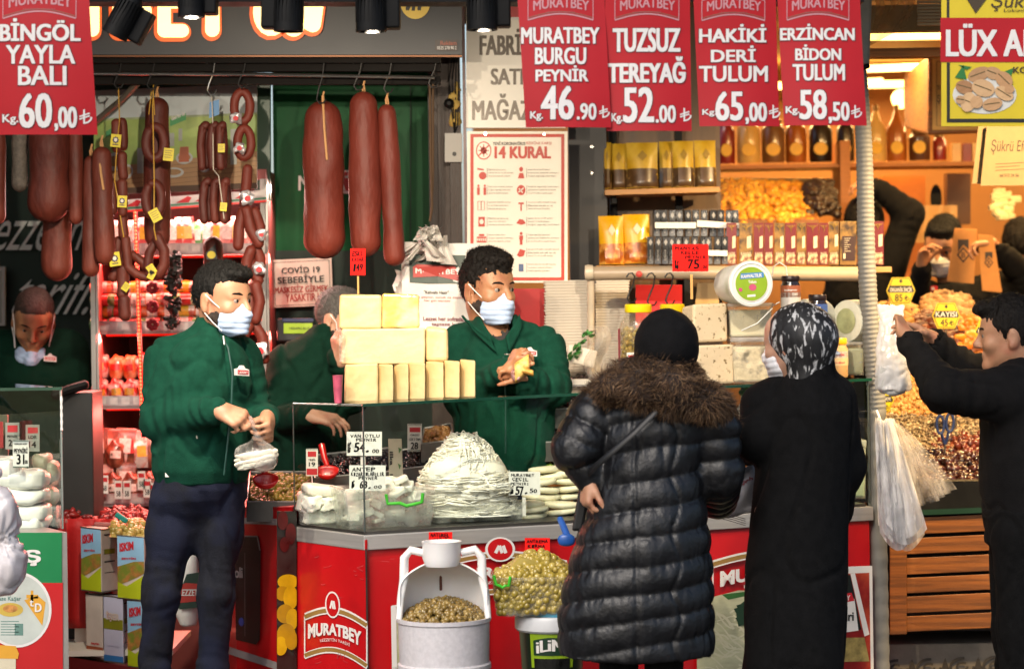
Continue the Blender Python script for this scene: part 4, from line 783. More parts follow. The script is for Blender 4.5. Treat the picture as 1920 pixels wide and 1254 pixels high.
def logo(pl,mb,cx,cy,w_,h_,off=.001,sub=True):
 """arch, oval with the slanted strokes, name and line"""
 G=lambda u,v:(cx+u*w_/2,cy+v*h_/2);n=20
 up=lambda k,a:[G(-1+2*i/n,-a+k-.42*math.sin(math.pi*(.08+.84*i/n))) for i in range(n+1)]
 mb.cur=0;
 for pts,wd in ((up(.0,.22),.03*h_),(up(.18,.22),.02*h_),(up(1.02,.22-.18),.02*h_),(up(1.16,.22-.18),.035*h_)):pl.line(mb,pts,wd,off)
 mb.cur=1;pl.line(mb,up(.09,.22),.06*h_,off+.0003);pl.line(mb,up(1.09,.22-.18),.06*h_,off+.0003);mb.cur=0
 pl.line(mb,[G(-1,-.3),G(-1,.98)],.02*h_,off);pl.line(mb,[G(1,-.3),G(1,.98)],.02*h_,off)
 pl.ell(mb,*G(-.08,-.72),w_*.12,h_*.2,off+.0006);mb.cur=2;pl.ell(mb,*G(-.08,-.72),w_*.1,h_*.175,off+.0009);mb.cur=0
 for i_,(a,b) in enumerate(((-.095,-.155),(-.095,-.05),(-.035,.01))):pl.line(mb,[G(a,-.84),G(b,-.6)],w_*.026,off+.0012+i_*.0002)
 a_,fs=text2d('MURATBEY',.045);o=[]
 for u,v in a_:yy=.42-v*(.46-.1*math.sin(math.pi*u))-.22*math.sin(math.pi*u) ;o.append(pl.pt(*G(-.88+1.72*u,yy),off+.0012))
 mb.add(o,fs)
 if sub:pl.text(mb,'LEZZETİN TARİFİ',cx-w_*.24,cy+h_*.17,cx+w_*.24,cy+h_*.225,.015,off+.0012,0,lambda u,v,x,y:(x,y-.04*h_*math.sin(math.pi*u)))
LG=[LWHITE,GOLD,RED]
epl_t=[(ib,1)]
def end_pl(x0,x1,y0,y1):
 n=V((A_-B_)[1],-(A_-B_)[0],0).normalized()
 def pj(x,y):o=V(0,0,H);d=P(x,y,1.0)-o;q=A_+n*-.004;t=(q-o).dot(n)/d.dot(n);return o+d*t
 return Pl(x0,y0,x1,y1,pj(x0,y0),pj(x1,y0),pj(x0,y1)),pj
ep,epj=end_pl(558,688,1020,1254);m=MB();ep.sheet(m,559,1012,687,1700,.002,.006);m.build('end_panel',RED,ct);m=MB();ep2=Pl(558,1020,688,1254,epj(558,1020),epj(688,1032),epj(558,1254));logo(ep2,m,632,1168,116,122,.0045);m.build('end_logo',LG,ct)
m=MB();r_=random.Random(8)
for i in range(16):x,y=r_.uniform(566,680),r_.uniform(1040,1240);a=r_.uniform(-.6,.6);L_=r_.uniform(3,16);ep.line(m,[(x,y),(x+L_*.5,y+L_*.5*a+1),(x+L_,y+L_*a)],r_.uniform(.5,.9),.0036+i*.00005)
for st in ([(636,1228),(640,1212),(644,1228)],[(638,1222),(643,1221)],[(650,1212),(648,1228)],[(650,1212),(658,1211)],[(649,1219),(656,1218)],[(684,1058),(672,1062),(683,1068)]):ep.line(m,st,1,.0046)
m.build('scratches',M('scratch_pink','b8474a',.6),ct)
m=MB();ep.line(m,[(688,1028),(692,1254),(694,1700)],3,.004);m.build('corner_strip',STEELD,ct)
fp=fr_pl(696,1640,1030,1254);m=MB()
for i in range(14):x,y=r_.uniform(710,900),r_.uniform(1040,1120);fp.line(m,[(x,y),(x+r_.uniform(6,26),y+r_.uniform(-5,5))],r_.uniform(.5,.9),.006+i*.00005)
m.build('scratches',M('scratch_pink','b8474a',.6),ct);m=MB();fq=fr_pl(720,1050,1010,1254);logo(fq,m,945,1072,236,118,.002);logo(fp,m,1436,1075,230,136,.002,True);m.build('front_logo',LG,ct)
m=MB();fp.poly(m,[(1290,1130),(1370,1110),(1500,1112),(1572,1128),(1572,1500),(1290,1500)],.004);m.cur=1;fp.poly(m,[(1338,1118),(1420,1108),(1500,1114),(1480,1122),(1400,1118),(1350,1128)],.0046);m.cur=0;fp.poly(m,[(732,1134),(900,1128),(900,1500),(732,1500)],.004);m.build('cheese_print',[M('print_cheese','a9a888',.4,var=.25,vs=10,st=(1,1,3),col2='6f7d3a',c2s=5,c2r=(.55,.75)),M('print_herb','2c5a24',.5)],ct)
m=MB();r_=random.Random(3)
for i in range(46):
 x,y=r_.uniform(1296,1400),r_.uniform(1150,1300);a=r_.uniform(-.6,.9);fp.line(m,[(x+45*t*math.cos(a),y+40*t*math.sin(a)+10*math.sin(3*t+i)) for t in (0,.2,.4,.6,.8,1)],r_.uniform(2,5),.0046+i*.00002)
m.build('print_strands',M('print_strand','bdb99c',.4,var=.15),ct);m=MB()
for i in range(9):x,y=1382+9*math.cos(i),1155+14*math.sin(i*2);fp.poly(m,[(x+(9+5*(k%2))*math.cos(k*.7),y+(9+5*(k%2))*math.sin(k*.7)) for k in range(9)],.0062+i*.0002)
m.build('print_parsley',M('print_parsley','12301a',.5),ct)
m=MB();fp.poly(m,[(1572,1064),(1634,1062),(1640,1500),(1572,1500)],.0035);m.cur=1;fp.poly(m,[(1574,1078),(1628,1076),(1634,1500),(1574,1500)],.004);m.cur=2;fp.poly(m,[(1574,1082),(1590,1080),(1612,1190),(1574,1190)],.0045);m.cur=0;fp.poly(m,[(1590,1078),(1599,1077),(1628,1200),(1618,1204)],.005);fp.poly(m,[(1574,1132),(1598,1128),(1606,1192),(1574,1196)],.005);m.cur=3;fp.poly(m,[(1574,1118),(1592,1116),(1598,1132),(1574,1136)],.0055);m.cur=4;fp.poly(m,[(1574,1206),(1618,1206),(1628,1254),(1574,1254)],.0052);m.cur=2;fp.text(m,'iri',1580,1155,1596,1172,.04,.007);m.cur=0;fp.text(m,'EY',1576,1121,1589,1131,.03,.007)
m.build('package_print',[LWHITE,M('print_tomato','7d0f10',.4,var=.4,vs=9,col2='b0452a',c2s=6),M('print_black','0e1512',.4),REDP,M('print_pasta','8c7a44',.5,var=.5,vs=30)],ct)
m=MB();fp.line(m,[(736,1254),(734,1136),(760,1133)],9,.0055);fp.line(m,[(736,1250),(736,1700)],9,.0055);m.build('white_frame',LWHITE,ct)
# ---- inside the counter
def deck(x,back):p=at(x,YF(x)+back,ZD);z=zl(p,ZA,ZC)+.004;return at(x,YF(x)+back,z)
def deckL(x,Y):p=at(x,Y,ZD);return at(x,Y,zl(p,ZA,ZC)+.004)
CH=M('white_cheese','ece8da',.45,var=.05,vs=20,bump=.25,bs=70,sss=.1);CHS=M('string_cheese','ece5d2',.45,var=.06,sss=.1);CLEAR=thin('clear_tub','fdfefd',.8,.08,.2,'f8f8f4',.7);GHAND=M('green_handle','3fae2a',.35)
def tub(label,x0,x1,yt,back,w_,fill,taper=.9,name='cheese_tub'):
 b=deck((x0+x1)/2,back);hw=(x1-x0)/2*S(b[1]);h_=P(x0,yt,b[1])[2]-b[2];T=thing(name,label,'tub',b);m=MB();dp=w_/2;Rz=Matrix.Rotation(math.atan2(e1[1],e1[0]),3,'Z')
 def ring(k,z,t=0):return [b+Rz @ V(sx*(hw*k-t),sy*(dp*k-t),z) for sx,sy in ((-1,-1),(1,-1),(1,1),(-1,1))]
 m.rings([ring(taper,0),ring(1,h_*.93),ring(1.03,h_*.95),ring(1.03,h_),ring(.98,h_),ring(.96,h_*.9),ring(taper*.97,.004)],True);m.build('tub',CLEAR,T,bev=.004);return T,b,hw,h_,dp,Rz
T,b,hw,h_,dp,Rz=tub('clear tub of white cheese slabs with a bright green handle',632,806,912,.2,.2,0)
m=MB();r_=random.Random(2)
for i in range(42):q=b+Rz @ V(r_.uniform(-.85,.85)*hw*.9,r_.uniform(-.8,.8)*dp*.9,r_.uniform(.02,h_*1.0));m.box(q,(r_.uniform(.03,.055),r_.uniform(.03,.05),r_.uniform(.012,.03)),Matrix.Rotation(r_.uniform(0,3),3,'Z') @ Matrix.Rotation(r_.uniform(-.5,.5),3,'X'))
for i in range(12):q=b+Rz @ V(r_.uniform(-.1,.8)*hw,r_.uniform(-.6,.5)*dp,h_+r_.uniform(-.01,.022));m.box(q,(.05,.04,.02),Matrix.Rotation(r_.uniform(0,3),3,'Z') @ Matrix.Rotation(r_.uniform(-.4,.4),3,'Y'))
o=m.build('cheese_slabs',CH,T,bev=.004);m=MB();Y0=b[1]-dp*1.05-.012;m.tube([P(724,926,Y0),P(727,944,Y0),P(750,943,Y0),P(762,948,Y0),P(780,944,Y0),P(791,941,Y0),P(793,924,Y0)],.006,8);m.build('handle',GHAND,T,True)
T=thing('cheese_wheel_pieces','broken wedges of white cheese beside the angled glass end','cheese',deckL(605,8.25));m=MB();b=ORG[T.name]
m.sell(b+V(-.005,.04,.075),(.085,.075,.035),.35,.5,amp=.006,fr=25);m.sell(b+V(.0,-.02,.115),(.07,.05,.02),.4,.7,Matrix.Rotation(.12,3,'Y'),amp=.006,fr=25,seed=3);m.build('upper_wedge',CH,T,True,ang=50);m=MB();m.box(b+V(0,.0,.028),(.15,.12,.056));m.build('tub',CLEAR,T,bev=.01);m=MB();m.sell(b+V(0,0,.03),(.066,.05,.03),.3,.4,amp=.006,fr=40);m.build('soft_cheese',CH,T,True)
m=MB();m.sell(b+V(-.03,-.055,.072),(.035,.028,.024),.5,.6,amp=.008,fr=50,seed=6);m.sell(b+V(.03,-.055,.07),(.03,.026,.022),.5,.6,amp=.008,fr=50,seed=8);m.build('crumbled_piece',CH,T,True)
b=deck(878,.24);T=thing('string_cheese_heap','tall shaggy heap of string cheese in a shallow clear tray','cheese',b);hw=85*S(b[1]);zt=P(868,812,b[1])[2]-b[2];m=MB();r_=random.Random(11)
def env(z):t=z/zt;return hw*(1.02 if t<.4 else 1.02*max(.1,1-(t-.4)/.64)**.62)
for i in range(520):
 z=zt*(r_.random()**.9)*.97;R0=env(z);hi=z>.52*zt;a0=r_.uniform(0,6.28);L=r_.uniform(.7,1.9);dn=r_.uniform(.02,.09) if hi and r_.random()<.6 else 0;sw=r_.uniform(-.5,.5);rr=R0*math.sqrt(r_.uniform(.8,1.06))*(1+.09*math.sin(3*a0+z*25)+.05*math.sin(7*a0-z*60));wv=r_.uniform(-.006,.006);nb=r_.randint(4,8)
 for q_ in range(nb):
  pts=[];e_=V(r_.gauss(0,.0035),r_.gauss(0,.0035),r_.gauss(0,.004 if hi else .0028));sl_=r_.uniform(-.2,.2)
  for k in range(8):
   t=k/7-.5;a=a0+(L*t if not dn else sw*t)+sl_*.1;zz=z+wv*math.sin(k*1.1+i)+e_[2]*(1+.6*math.sin(k+q_))-(dn*(t+.5) if dn else .012*abs(t));rad=(env(max(.02,zz))*rr/R0 if dn else rr)*(1+.05*math.sin(k*1.4+q_));pts.append(b+V(math.cos(a)*rad-.012*(z/zt),math.sin(a)*rad*.72,max(.02,zz))+e_*.6)
  m.tube(pts,r_.uniform(.0011,.0028),4)
m.build('cheese_strands',M('string_cheese_heap','ece4d0',.6,var=.05,vs=20,isl=('f8f4ea','f2ead4','faf7f0','f6efde')),T,True,ang=0);m=MB();m.sell(b+V(-.004,0,zt*.36),(hw*.93,hw*.67,zt*.38),.6,.9,amp=.012,fr=22);m.sell(b+V(-.01,0,zt*.55),(hw*.58,hw*.42,zt*.38),.9,1,amp=.012,fr=26);m.build('cheese_core',CHS,T,True)
m=MB();Rz=Matrix.Rotation(math.atan2(e1[1],e1[0]),3,'Z');rg=lambda k,z:[b+Rz @ V(sx*hw*k,sy*hw*.8*k,z) for sx,sy in ((-1,-1),(1,-1),(1,1),(-1,1))];m.rings([rg(.98,.003),rg(1.05,.058),rg(1.08,.06),rg(1.08,.064),rg(1.02,.064),rg(.95,.006)]);m.build('tray',CLEAR,T,bev=.006)
proto=None
for i,(x,y,k,bk) in enumerate([(992,968,1,.2),(992,955,1,.2),(985,944,.95,.2),(1052,972,.95,.22),(1052,960,1,.22),(1050,946,.95,.22),(1014,931,1,.3),(1012,917,1,.3),(1008,904,.95,.3),(1062,930,1,.32),(1064,916,1,.32),(1066,902,1,.32),(1064,888,.95,.32),(1030,893,.9,.34),(1022,880,.9,.34),(1072,873,.85,.34)]):
 p=P(x,y,YF(x)+bk)
 if proto is None:m=MB();m.sell((0,0,0),(.068,.05,.0125),.55,.95,nu=22,nv=8,amp=.006,fr=16,seed=2);o=proto=m.build('flat_cheese',M('flat_cheese','d9d2b6',.4,var=.05,vs=14,bump=.15,bs=50,sss=.1),smooth=True,loc=(0,0,0),ang=0)
 else:o=proto.copy();sc.collection.objects.link(o)
 o.location=p;o.rotation_euler=(random.uniform(-.08,.08),random.uniform(-.12,.12),random.uniform(-.5,.5));o.scale=(k,k,1);tag(o,'flat oval white cheese in the pile right of the 57,50 card','cheese','flat cheeses piled behind the 57,50 card')
def card(label,x0,y0,x1,y1,Y,words,mat=CARD,stick=None,frame=None,hand_=True,rot=0,name='price_card'):
 T=thing(name,label,'price card',P((x0+x1)/2,stick[1] if stick else y1,Y));pl=Pl(x0,y0,x1,y1,P(x0,y0,Y)+V(0,rot,0),P(x1,y0,Y),P(x0,y1,Y-.004)+V(0,rot,0));m=MB();pl.sheet(m,x0,y0,x1,y1,0,.0016);m.build('card',mat,T)
 m=MB()
 for w_ in words:
  t,a,b_,c,d=w_[:5];m.cur=w_[5] if len(w_)>5 else 0
  if t=='#':pl.rect(m,a,b_,c,d,.0008)
  elif hand_ and m.cur==0:pl.hand(m,t,a,b_,c,d,.012,.0012,len(t)+int(a))
  else:pl.text(m,t,a,b_,c,d,.035,.0013)
 m.build('writing',[INK,REDP,LWHITE,M('card_green','1c4a36',.5)],T)
 if stick:m=MB();q=P((x0+x1)/2,y1-3,Y+.003);m.box((q+P(stick[0],stick[1],Y+.003))/2,(stick[2] if len(stick)>2 else .007,.003,abs(q[2]-P(0,stick[1],Y)[2])));m.build('stick',M('stick_white','cfcbc2',.5) if mat is not REDTAG else M('stick_wood','b98a4a',.6),T)
 return T
card('white handwritten card VAN OTLU PEYNİR 54.00 behind the glass corner',650,809,716,854,8.12,[('VAN OTLU',656,814,712,820),('PEYNİR',667,821,706,827),('54.',663,829,694,847),('00',697,842,711,849),('KG',652,828,656,848)],stick=(678,876,.016))
card('white handwritten card ANTEP KIZARTILABİLİR PEYNİR above the cheese tub',655,872,723,920,8.03,[('ANTEP',659,876,704,883),('KIZARTILABİLİR',658,885,720,892),('PEYNİR',672,893,708,899),('68.',674,901,696,915),('00',700,909,716,915),('KG',659,900,664,914)])
card('white handwritten card MURATBEY ÇEÇİL PEYNİRİ 57,50 on a stick',954,884,1013,928,YF(985)+.1,[('MURATBEY',958,888,1002,893),('ÇEÇİL',960,895,991,902),('PEYNİRİ',957,904,992,909),('57,',966,911,990,927),('50',993,916,1007,924),('KG',957,911,962,926)],stick=(982,974,.012))
card('small framed card ÖRGÜ LÜX at 28 behind the string cheese',764,794,791,846,8.72,[('#',768,801,788,810,1),('ÖRGÜ',769,813,786,817),('LÜX 5 TAM',767,820,788,826),('28',770,829,784,842),('#',765,795,790,796.5,3),('#',765,843.5,790,845,3)],hand_=False)
card('small framed card with a red foot beside the red scoop',574,841,596,892,8.5,[('#',577,846,593,856,1),('YEŞİL',578,859,592,864),('19',579,866,591,874),('#',575,878,595,890,1),('#',574.5,842,595.5,843,3)],hand_=False)
T=thing('milk_carton','tall narrow cream carton printed ilka twice along its side','carton',P(742,915,8.42));m=MB();pl=front(728,822,756,915,8.4);m.hexa([P(730,920,8.4),P(757,920,8.4),P(757,920,8.46),P(730,920,8.46)],[P(728,822,8.4),P(753,822,8.4),P(753,822,8.46),P(728,822,8.46)]);m.build('carton',M('carton_cream','c9c2a8',.45,var=.06),T,bev=.002);m=MB()
for y0 in (846,888):
 a,fs=text2d('ilka',.03);m.add([pl.pt(730.5+v*7,y0+u*26,.003) for u,v in a],fs)
m.cur=1;pl.poly(m,[(747,838),(753,842),(748,850)],.003);pl.poly(m,[(746,868),(752,872),(749,880)],.003);m.build('lettering',[LBLACK,M('herb_green','4d7d3a',.5)],T)
OB=M('black_olive','0d0a0d',.18,var=.3,isl=('0a080a','17090f','0c0a0e','1d1014'),spec=.6);OG=M('green_olive','8a7a2c',.3,isl=('93822f','7d6a1e','a58d3a','6e5f22','9c7e2c'),coat=.3);OP=M('pale_olive','a08a44',.3,isl=('a8914c','94793a','b39c58','8d7a34'),coat=.3);ON=M('tan_olive','a3713c',.32,isl=('ad7a42','996634','b98a50','8d5c2c'),coat=.3)
def tray(label,oliv,x0,x1,y0,y1,Ya,Yb,mat,n,r,lab2,asp=(1,1,1.2),skew=0):
 """steel tray whose floor slopes from (y1 at Ya) up to (y0 at Yb); olives lie in it"""
 c=[P(x0,y1,Ya),P(x1,y1+skew,Ya),P(x1-4,y0+skew,Yb),P(x0+6,y0,Yb)];T=thing('olive_tray',label,'tray',(c[0]+c[1])/2-V(0,0,.06));m=MB();dn=V(0,0,-.06)
 m.add([q+dn for q in c]+[q+V(0,0,.006) for q in c],[(0,1,2,3),(0,4,5,1),(1,5,6,2),(2,6,7,3),(3,7,4,0)]);o=m.build('pan',STEELD,T);o.modifiers.new('s','SOLIDIFY').thickness=.003;m=MB();m.tube([q+V(0,0,.007) for q in c],.0035,6,closed=True);m.build('rim',STEEL,T,True)
 pts=[]
 for i in range(n):
  u,v=RNG.uniform(.03,.97,2);q=c[0].lerp(c[1],u).lerp(c[3].lerp(c[2],u),v);bulge=.022*math.sin(math.pi*u)*math.sin(math.pi*v);pts.append(q+V(0,0,bulge-RNG.uniform(0,.022)))
 o=scatter(oliv,pts,r,mat,asp);tag(o,lab2,'olives',kind='stuff');return T
tray('steel tray of green olives in front of the man in the grey hair','green_olives',463,588,888,944,8.35,8.72,OG,620,.0085,'green olives heaped in the slanted steel tray beside the jeans')
tray('steel tray of black olives behind the handwritten cards','black_olives',590,745,856,900,8.6,8.95,OB,520,.0085,'black olives around the red scoop behind the handwritten cards',skew=-14)
tray('steel tray of black olives left of the string cheese','dry_black_olives',742,815,848,885,8.6,8.9,OB,260,.0085,'black olives between the cream carton and the string cheese',skew=-10)
tray('wood-lined tray of tan olives in front of the wrap maker','tan_olives',790,850,806,836,8.66,8.9,ON,110,.0105,'round tan olives behind the framed 28 card',(1,1,1),skew=-8)
tray('upper tray of shiny black olives beside the tray stacks','large_black_olives',1058,1150,706,728,8.95,9.15,OB,200,.011,'shiny black olives behind the fur collar',skew=-2)
tray('middle tray of black olives right of the wrap maker','small_black_olives',1010,1110,742,772,8.75,8.95,OB,330,.009,'small black olives in the middle tray beside the green fleece',skew=-4)
tray('lowest tray of black olives under the glass plate','wrinkled_black_olives',1008,1100,800,834,8.68,8.85,OB,300,.009,'wrinkled black olives in the lowest tray under the glass plate',skew=-6)
m=MB();m.box(P(1060,790,8.82),(.2,.02,.05));m.box(P(1060,850,8.8),(.2,.02,.05));tag(m.build('tray_rack',M('rack_tan','7a5238',.5,var=.3)),'brown rack holding the black olive trays','rack')
T=thing('pickled_pepper_pile','green pickled peppers beside the flat cheeses','peppers',P(1045,870,8.75));m=MB()
for i in range(12):x,y=1020+random.uniform(0,60),858+random.uniform(-14,10);m.sausage([P(x,y,8.72+random.uniform(0,.06)),P(x+random.uniform(-16,16),y+random.uniform(-10,10),8.7)],.012,8,3)
m.build('peppers',M('pickled_green','5f7a1c',.35,var=.3,isl=('5f7a1c','7a8c2c','4a6418')),T,True)
def scoop(label,hx,hy,bx,by,Y,r=15):
 T=thing('scoop',label,'scoop',P(bx,by,Y));RS=M('red_plastic','c21310',.3,var=.05,coat=.3);m=MB();m.tube([P(hx,hy,Y+.02),P((hx+bx)/2,(hy+by)/2,Y),P(bx,by-r*.6,Y-.01)],[.012,.011,.009],10);m.build('handle',RS,T,True);m=MB()
 k=r*S(Y);c=P(bx,by,Y-.01);m.grid(lambda u,v:c+V(k*1.25*math.cos(math.pi*2*u)*math.sin(v*1.5),-k*.5+k*.5*math.sin(math.pi*2*u)*math.sin(v*1.5) ,-k*1.0*math.cos(v*1.5)+k*.45*math.sin(math.pi*2*u)*math.sin(v*1.5)+k*.3),20,6);o=m.build('bowl',RS,T,True);o.modifiers.new('s','SOLIDIFY').thickness=.003
scoop('red plastic scoop standing upright in the black olives',603,833,614,884,8.55,18);scoop('red plastic scoop lying on the green olives below the clear bag',494,876,499,900,8.28,20)
# ---- on the top plate: yellow cheese
def plate(x,back):p=at(x,YF(x)+back,TA);return at(x,YF(x)+back,zl(p,TA,TC_))
YC_=M('kasar_cheese','c09c5e',.5,var=.1,vs=7,bump=.25,bs=40,sss=.04,col2='cfba88',c2s=5,c2r=(.35,.65),st=(1,1,.6));YCR=M('kasar_rind','dfcb94',.5,var=.08,vs=10,bump=.1,sss=.12)
def block(label,x0,x1,y0,y1,Y,dep,mat=YC_,slope=0,rnd=.006,name='cheese_block',turn=0):
 m=MB();m.hexa([P(x0,y1,Y+turn),P(x1,y1,Y),P(x1,y1,Y+dep),P(x0,y1,Y+dep)],[P(x0+1,y0,Y+.004+turn),P(x1,y0+slope,Y+.004),P(x1,y0+slope,Y+dep),P(x0+1,y0,Y+dep)]);bm_=bmesh.new();me=bpy.data.meshes.new('t')
 o=m.build(name,mat);o.modifiers.new('s','SUBSURF').subdivision_type='SIMPLE';o.modifiers['s'].levels=o.modifiers['s'].render_levels=4;
 b_=o.modifiers.new('b','BEVEL');b_.width=rnd;b_.segments=3;b_.limit_method='ANGLE';b_.angle_limit=.8;o.modifiers.move(1,0);tx=bpy.data.textures.get('lump') or bpy.data.textures.new('lump','CLOUDS');tx.noise_scale=.05;d_=o.modifiers.new('d','DISPLACE');d_.texture=tx;d_.strength=.005;d_.texture_coords='GLOBAL';bm_.free();bpy.data.meshes.remove(me)
 return tag(o,label,'cheese')
c0=8.08
block('square yellow cheese block at the near corner of the lowest row',646,709,683,754,c0,.2,slope=-2);
for i,(x,l) in enumerate(zip((708,737,766,797,832,862),('first thin yellow slice standing beside the square block','second thin yellow slice from the square block','third thin yellow slice from the square block','fourth thin yellow slice from the square block','fifth yellow slice standing next to the outermost one','outermost yellow slice standing nearest the curly-haired man'))):block(l,x,x+(29,29,31,35,30,29)[i],682-i*1.6,752-i*1.4,c0+.015*(i%2)-.01,.18,slope=2,rnd=.005,name='cheese_slice',turn=.035)
block('long pale cheese loaf filling the middle row',640,797,617,683,c0+.03,.2,M('kasar_pale','c9b488',.5,var=.08,vs=6,bump=.2,sss=.06,col2='cdbb8e',c2s=4),-2);block('rounded cheese end standing right of the long loaf',797,840,612,678,c0+.04,.17,slope=4,rnd=.014)
block('yellow cheese block under the red tag on the top row',636,716,552,617,c0+.05,.18,slope=1,rnd=.01);block('yellow cheese block in cling film on the top row',716,786,550,615,c0+.05,.18,M('wrapped_cheese','cbae5c',.18,var=.1,vs=10,bump=.5,bs=24,coat=.6,col2='e0c88a',c2s=9),slope=3,rnd=.008)
m=MB();m.grid(lambda u,v:P(636+12*u,620+58*v,c0+.02+.008*math.sin(v*9+u*4)),5,8);o=m.build('cling_film',thin('cling','f5f5f5',.9,.1,.35,'eeeae0'));tag(o,'crumpled cling film at the end of the long pale loaf','film')
card('red neon tag on a wooden stick above the yellow cheese',657,466,685,516,c0+.1,[('ESKİ',660,471,680,480),('KAŞAR',659,483,682,490),('149',661,494,680,508)],REDTAG,(672,556,.006));m=MB();m.lathe([(.012,0),(.017,.09),(.018,.092)],plate(634,.16) ,18);tag(m.build('paper_cup',M('pink_cup','b5506a',.5,var=.3,vs=30),smooth=True),'pink paper cup beside the stacked yellow cheese','cup')
# ---- on the top plate, right half: tulum blocks, tubs, jars
def TUL():return M('tulum_cheese','c4b294',.6,var=.05,vs=14,bump=.25,bs=60,col2='6e5c3c',c2s=55,c2r=(.57,.66))
def tul(label,x0,xm,x1,y0,y1,Y):
 """a block turned so its left side shows"""
 m=MB();m.hexa([P(x0,y1-4,Y+.1),P(xm,y1,Y),P(x1,y1-3,Y+.05),P(x1-10,y1-6,Y+.2)],[P(x0,y0+10,Y+.1),P(xm+1,y0+4,Y),P(x1-1,y0+2,Y+.05),P(x1-14,y0+2,Y+.2)]);o=m.build('tulum_block',TUL(),bev=.009);return tag(o,label,'cheese')
tul('holed pale cheese block lying on another behind the black headscarf',1278,1299,1364,566,643,8.4);tul('holed pale cheese block at the bottom under its twin',1284,1308,1377,643,722,8.38)
MOLD=M('crumbly_cheese','c4b698',.6,var=.25,vs=16,bump=.8,bs=40,col2='6a6250',c2s=22,c2r=(.46,.62))
def ctub(label,x0,x1,y0,y1,Y,lid=True,fillm=MOLD):
 T=thing('cheese_tub',label,'tub',P((x0+x1)/2,y1,Y));hw=(x1-x0)/2*S(Y);h_=(y1-y0)*S(Y);b=ORG[T.name]+V(0,.08,0);ring=lambda k,z:[b+V(sx*hw*k,sy*.08*k,z) for sx,sy in ((-1,-1),(1,-1),(1,1),(-1,1))];m=MB();m.rings([ring(.93,0),ring(.99,h_*.86),ring(1.02,h_*.87),ring(1.02,h_*.9)],True);m.build('tub',CLEAR,T,bev=.006);m=MB();m.rings([ring(.89,.004),ring(.94,h_*.8)]);m.build('cheese',fillm,T,bev=.008)
 if lid:m=MB();m.rings([ring(1.03,h_*.9),ring(1.04,h_*.99),ring(1.0,h_)]);m.build('lid',thin('clear_lid','f4f6f6',.8,.1,.5,'dcdee0'),T,bev=.004)
 return T
ctub('clear lidded tub of mottled grey cheese on the bottom row',1372,1458,632,718,8.42);ctub('clear lidded tub of pale cheese under the tilted bucket',1366,1450,568,633,8.45,fillm=M('crumbly_white','c0b89e',.6,var=.12,bump=.5,bs=30));m=MB();m.tube([P(1390,620,8.35),P(1420,606,8.33),P(1448,578,8.38)],.0022,5);tag(m.build('bail_wire',CORD if 0 else M('clear_handle','cfd0cc',.4),smooth=True),'thin white bail handle lying across the upper clear tub','handle')
T=thing('cheese_bucket','white bucket lying tilted with a green label on its lid','bucket',P(1398,572,8.45));R=Matrix.Rotation(.62,3,'Z') @ Matrix.Rotation(math.radians(78),3,'X');R=Matrix.Rotation(.35,3,'Z') @ Matrix.Rotation(math.radians(82),3,'X');c=P(1408,532,8.36);q=S(8.36);m=MB();bk=M('bucket_white','c9cac4',.4,var=.08,col2='a9ae98',c2s=9)
n_=(P(1412,533,8.3)-P(1372,535,8.52)).normalized();R=n_.to_track_quat('Z','Y').to_matrix();c0_=P(1372,534,8.52);c1_=P(1412,533,8.32);m.lathe([(.066,0),(.071,.12),(.073,.2)],c0_,32,R);m.build('bucket',bk,T,True)
m=MB();L_=.2;m.lathe([(.078,L_-.012),(.08,L_),(.078,L_+.008),(.07,L_+.01),(.068,L_+.006)],c0_,36,R);m.build('lid',M('lid_white','d3d4cf',.35),T,True);m=MB();cl=c0_+R @ V(0,0,L_+.0085)
xr=(V(1,0,0)-n_*n_[0]).normalized();yu=n_.cross(xr);G=lambda a,b_,o:cl+xr*a+yu*b_+n_*o;disc=lambda r,o:m.add([G(r*math.cos(t),r*math.sin(t),o) for t in (2*math.pi*i/40 for i in range(40))],[tuple(range(40))])
disc(.062,.0);m.cur=1;disc(.058,.0012);m.cur=2;m.add([G(-.042,.016,.002),G(.046,.022,.002),G(.044,.04,.002),G(-.038,.036,.002)],[(0,1,2,3)]);m.cur=0;a,fs=text2d('KAHVALTILIK',.04);m.add([G(-.037+.076*u,.019+.012*v+.005*u,.0028) for u,v in a],fs);a,fs=text2d('Tulum',.03);m.add([G(-.012+.03*u,.002+.01*v,.002) for u,v in a],fs);m.cur=3;m.add([G(.004+.014*math.cos(t),-.012+.012*math.sin(t),.002) for t in (2*math.pi*i/14 for i in range(14))],[tuple(range(14))]);m.add([G(-.04+.007*math.cos(t),-.02+.007*math.sin(t),.002) for t in (2*math.pi*i/14 for i in range(14))],[tuple(range(14))]);m.cur=0;m.add([G(-.016,-.046,.002),G(.014,-.044,.002),G(.014,-.036,.002),G(-.016,-.038,.002)],[(0,1,2,3)]);m.build('label',[LWHITE,M('label_lime','7f9e1e',.45),M('label_sky','3a78b0',.45),M('label_pink','b04a6a',.5)],T)
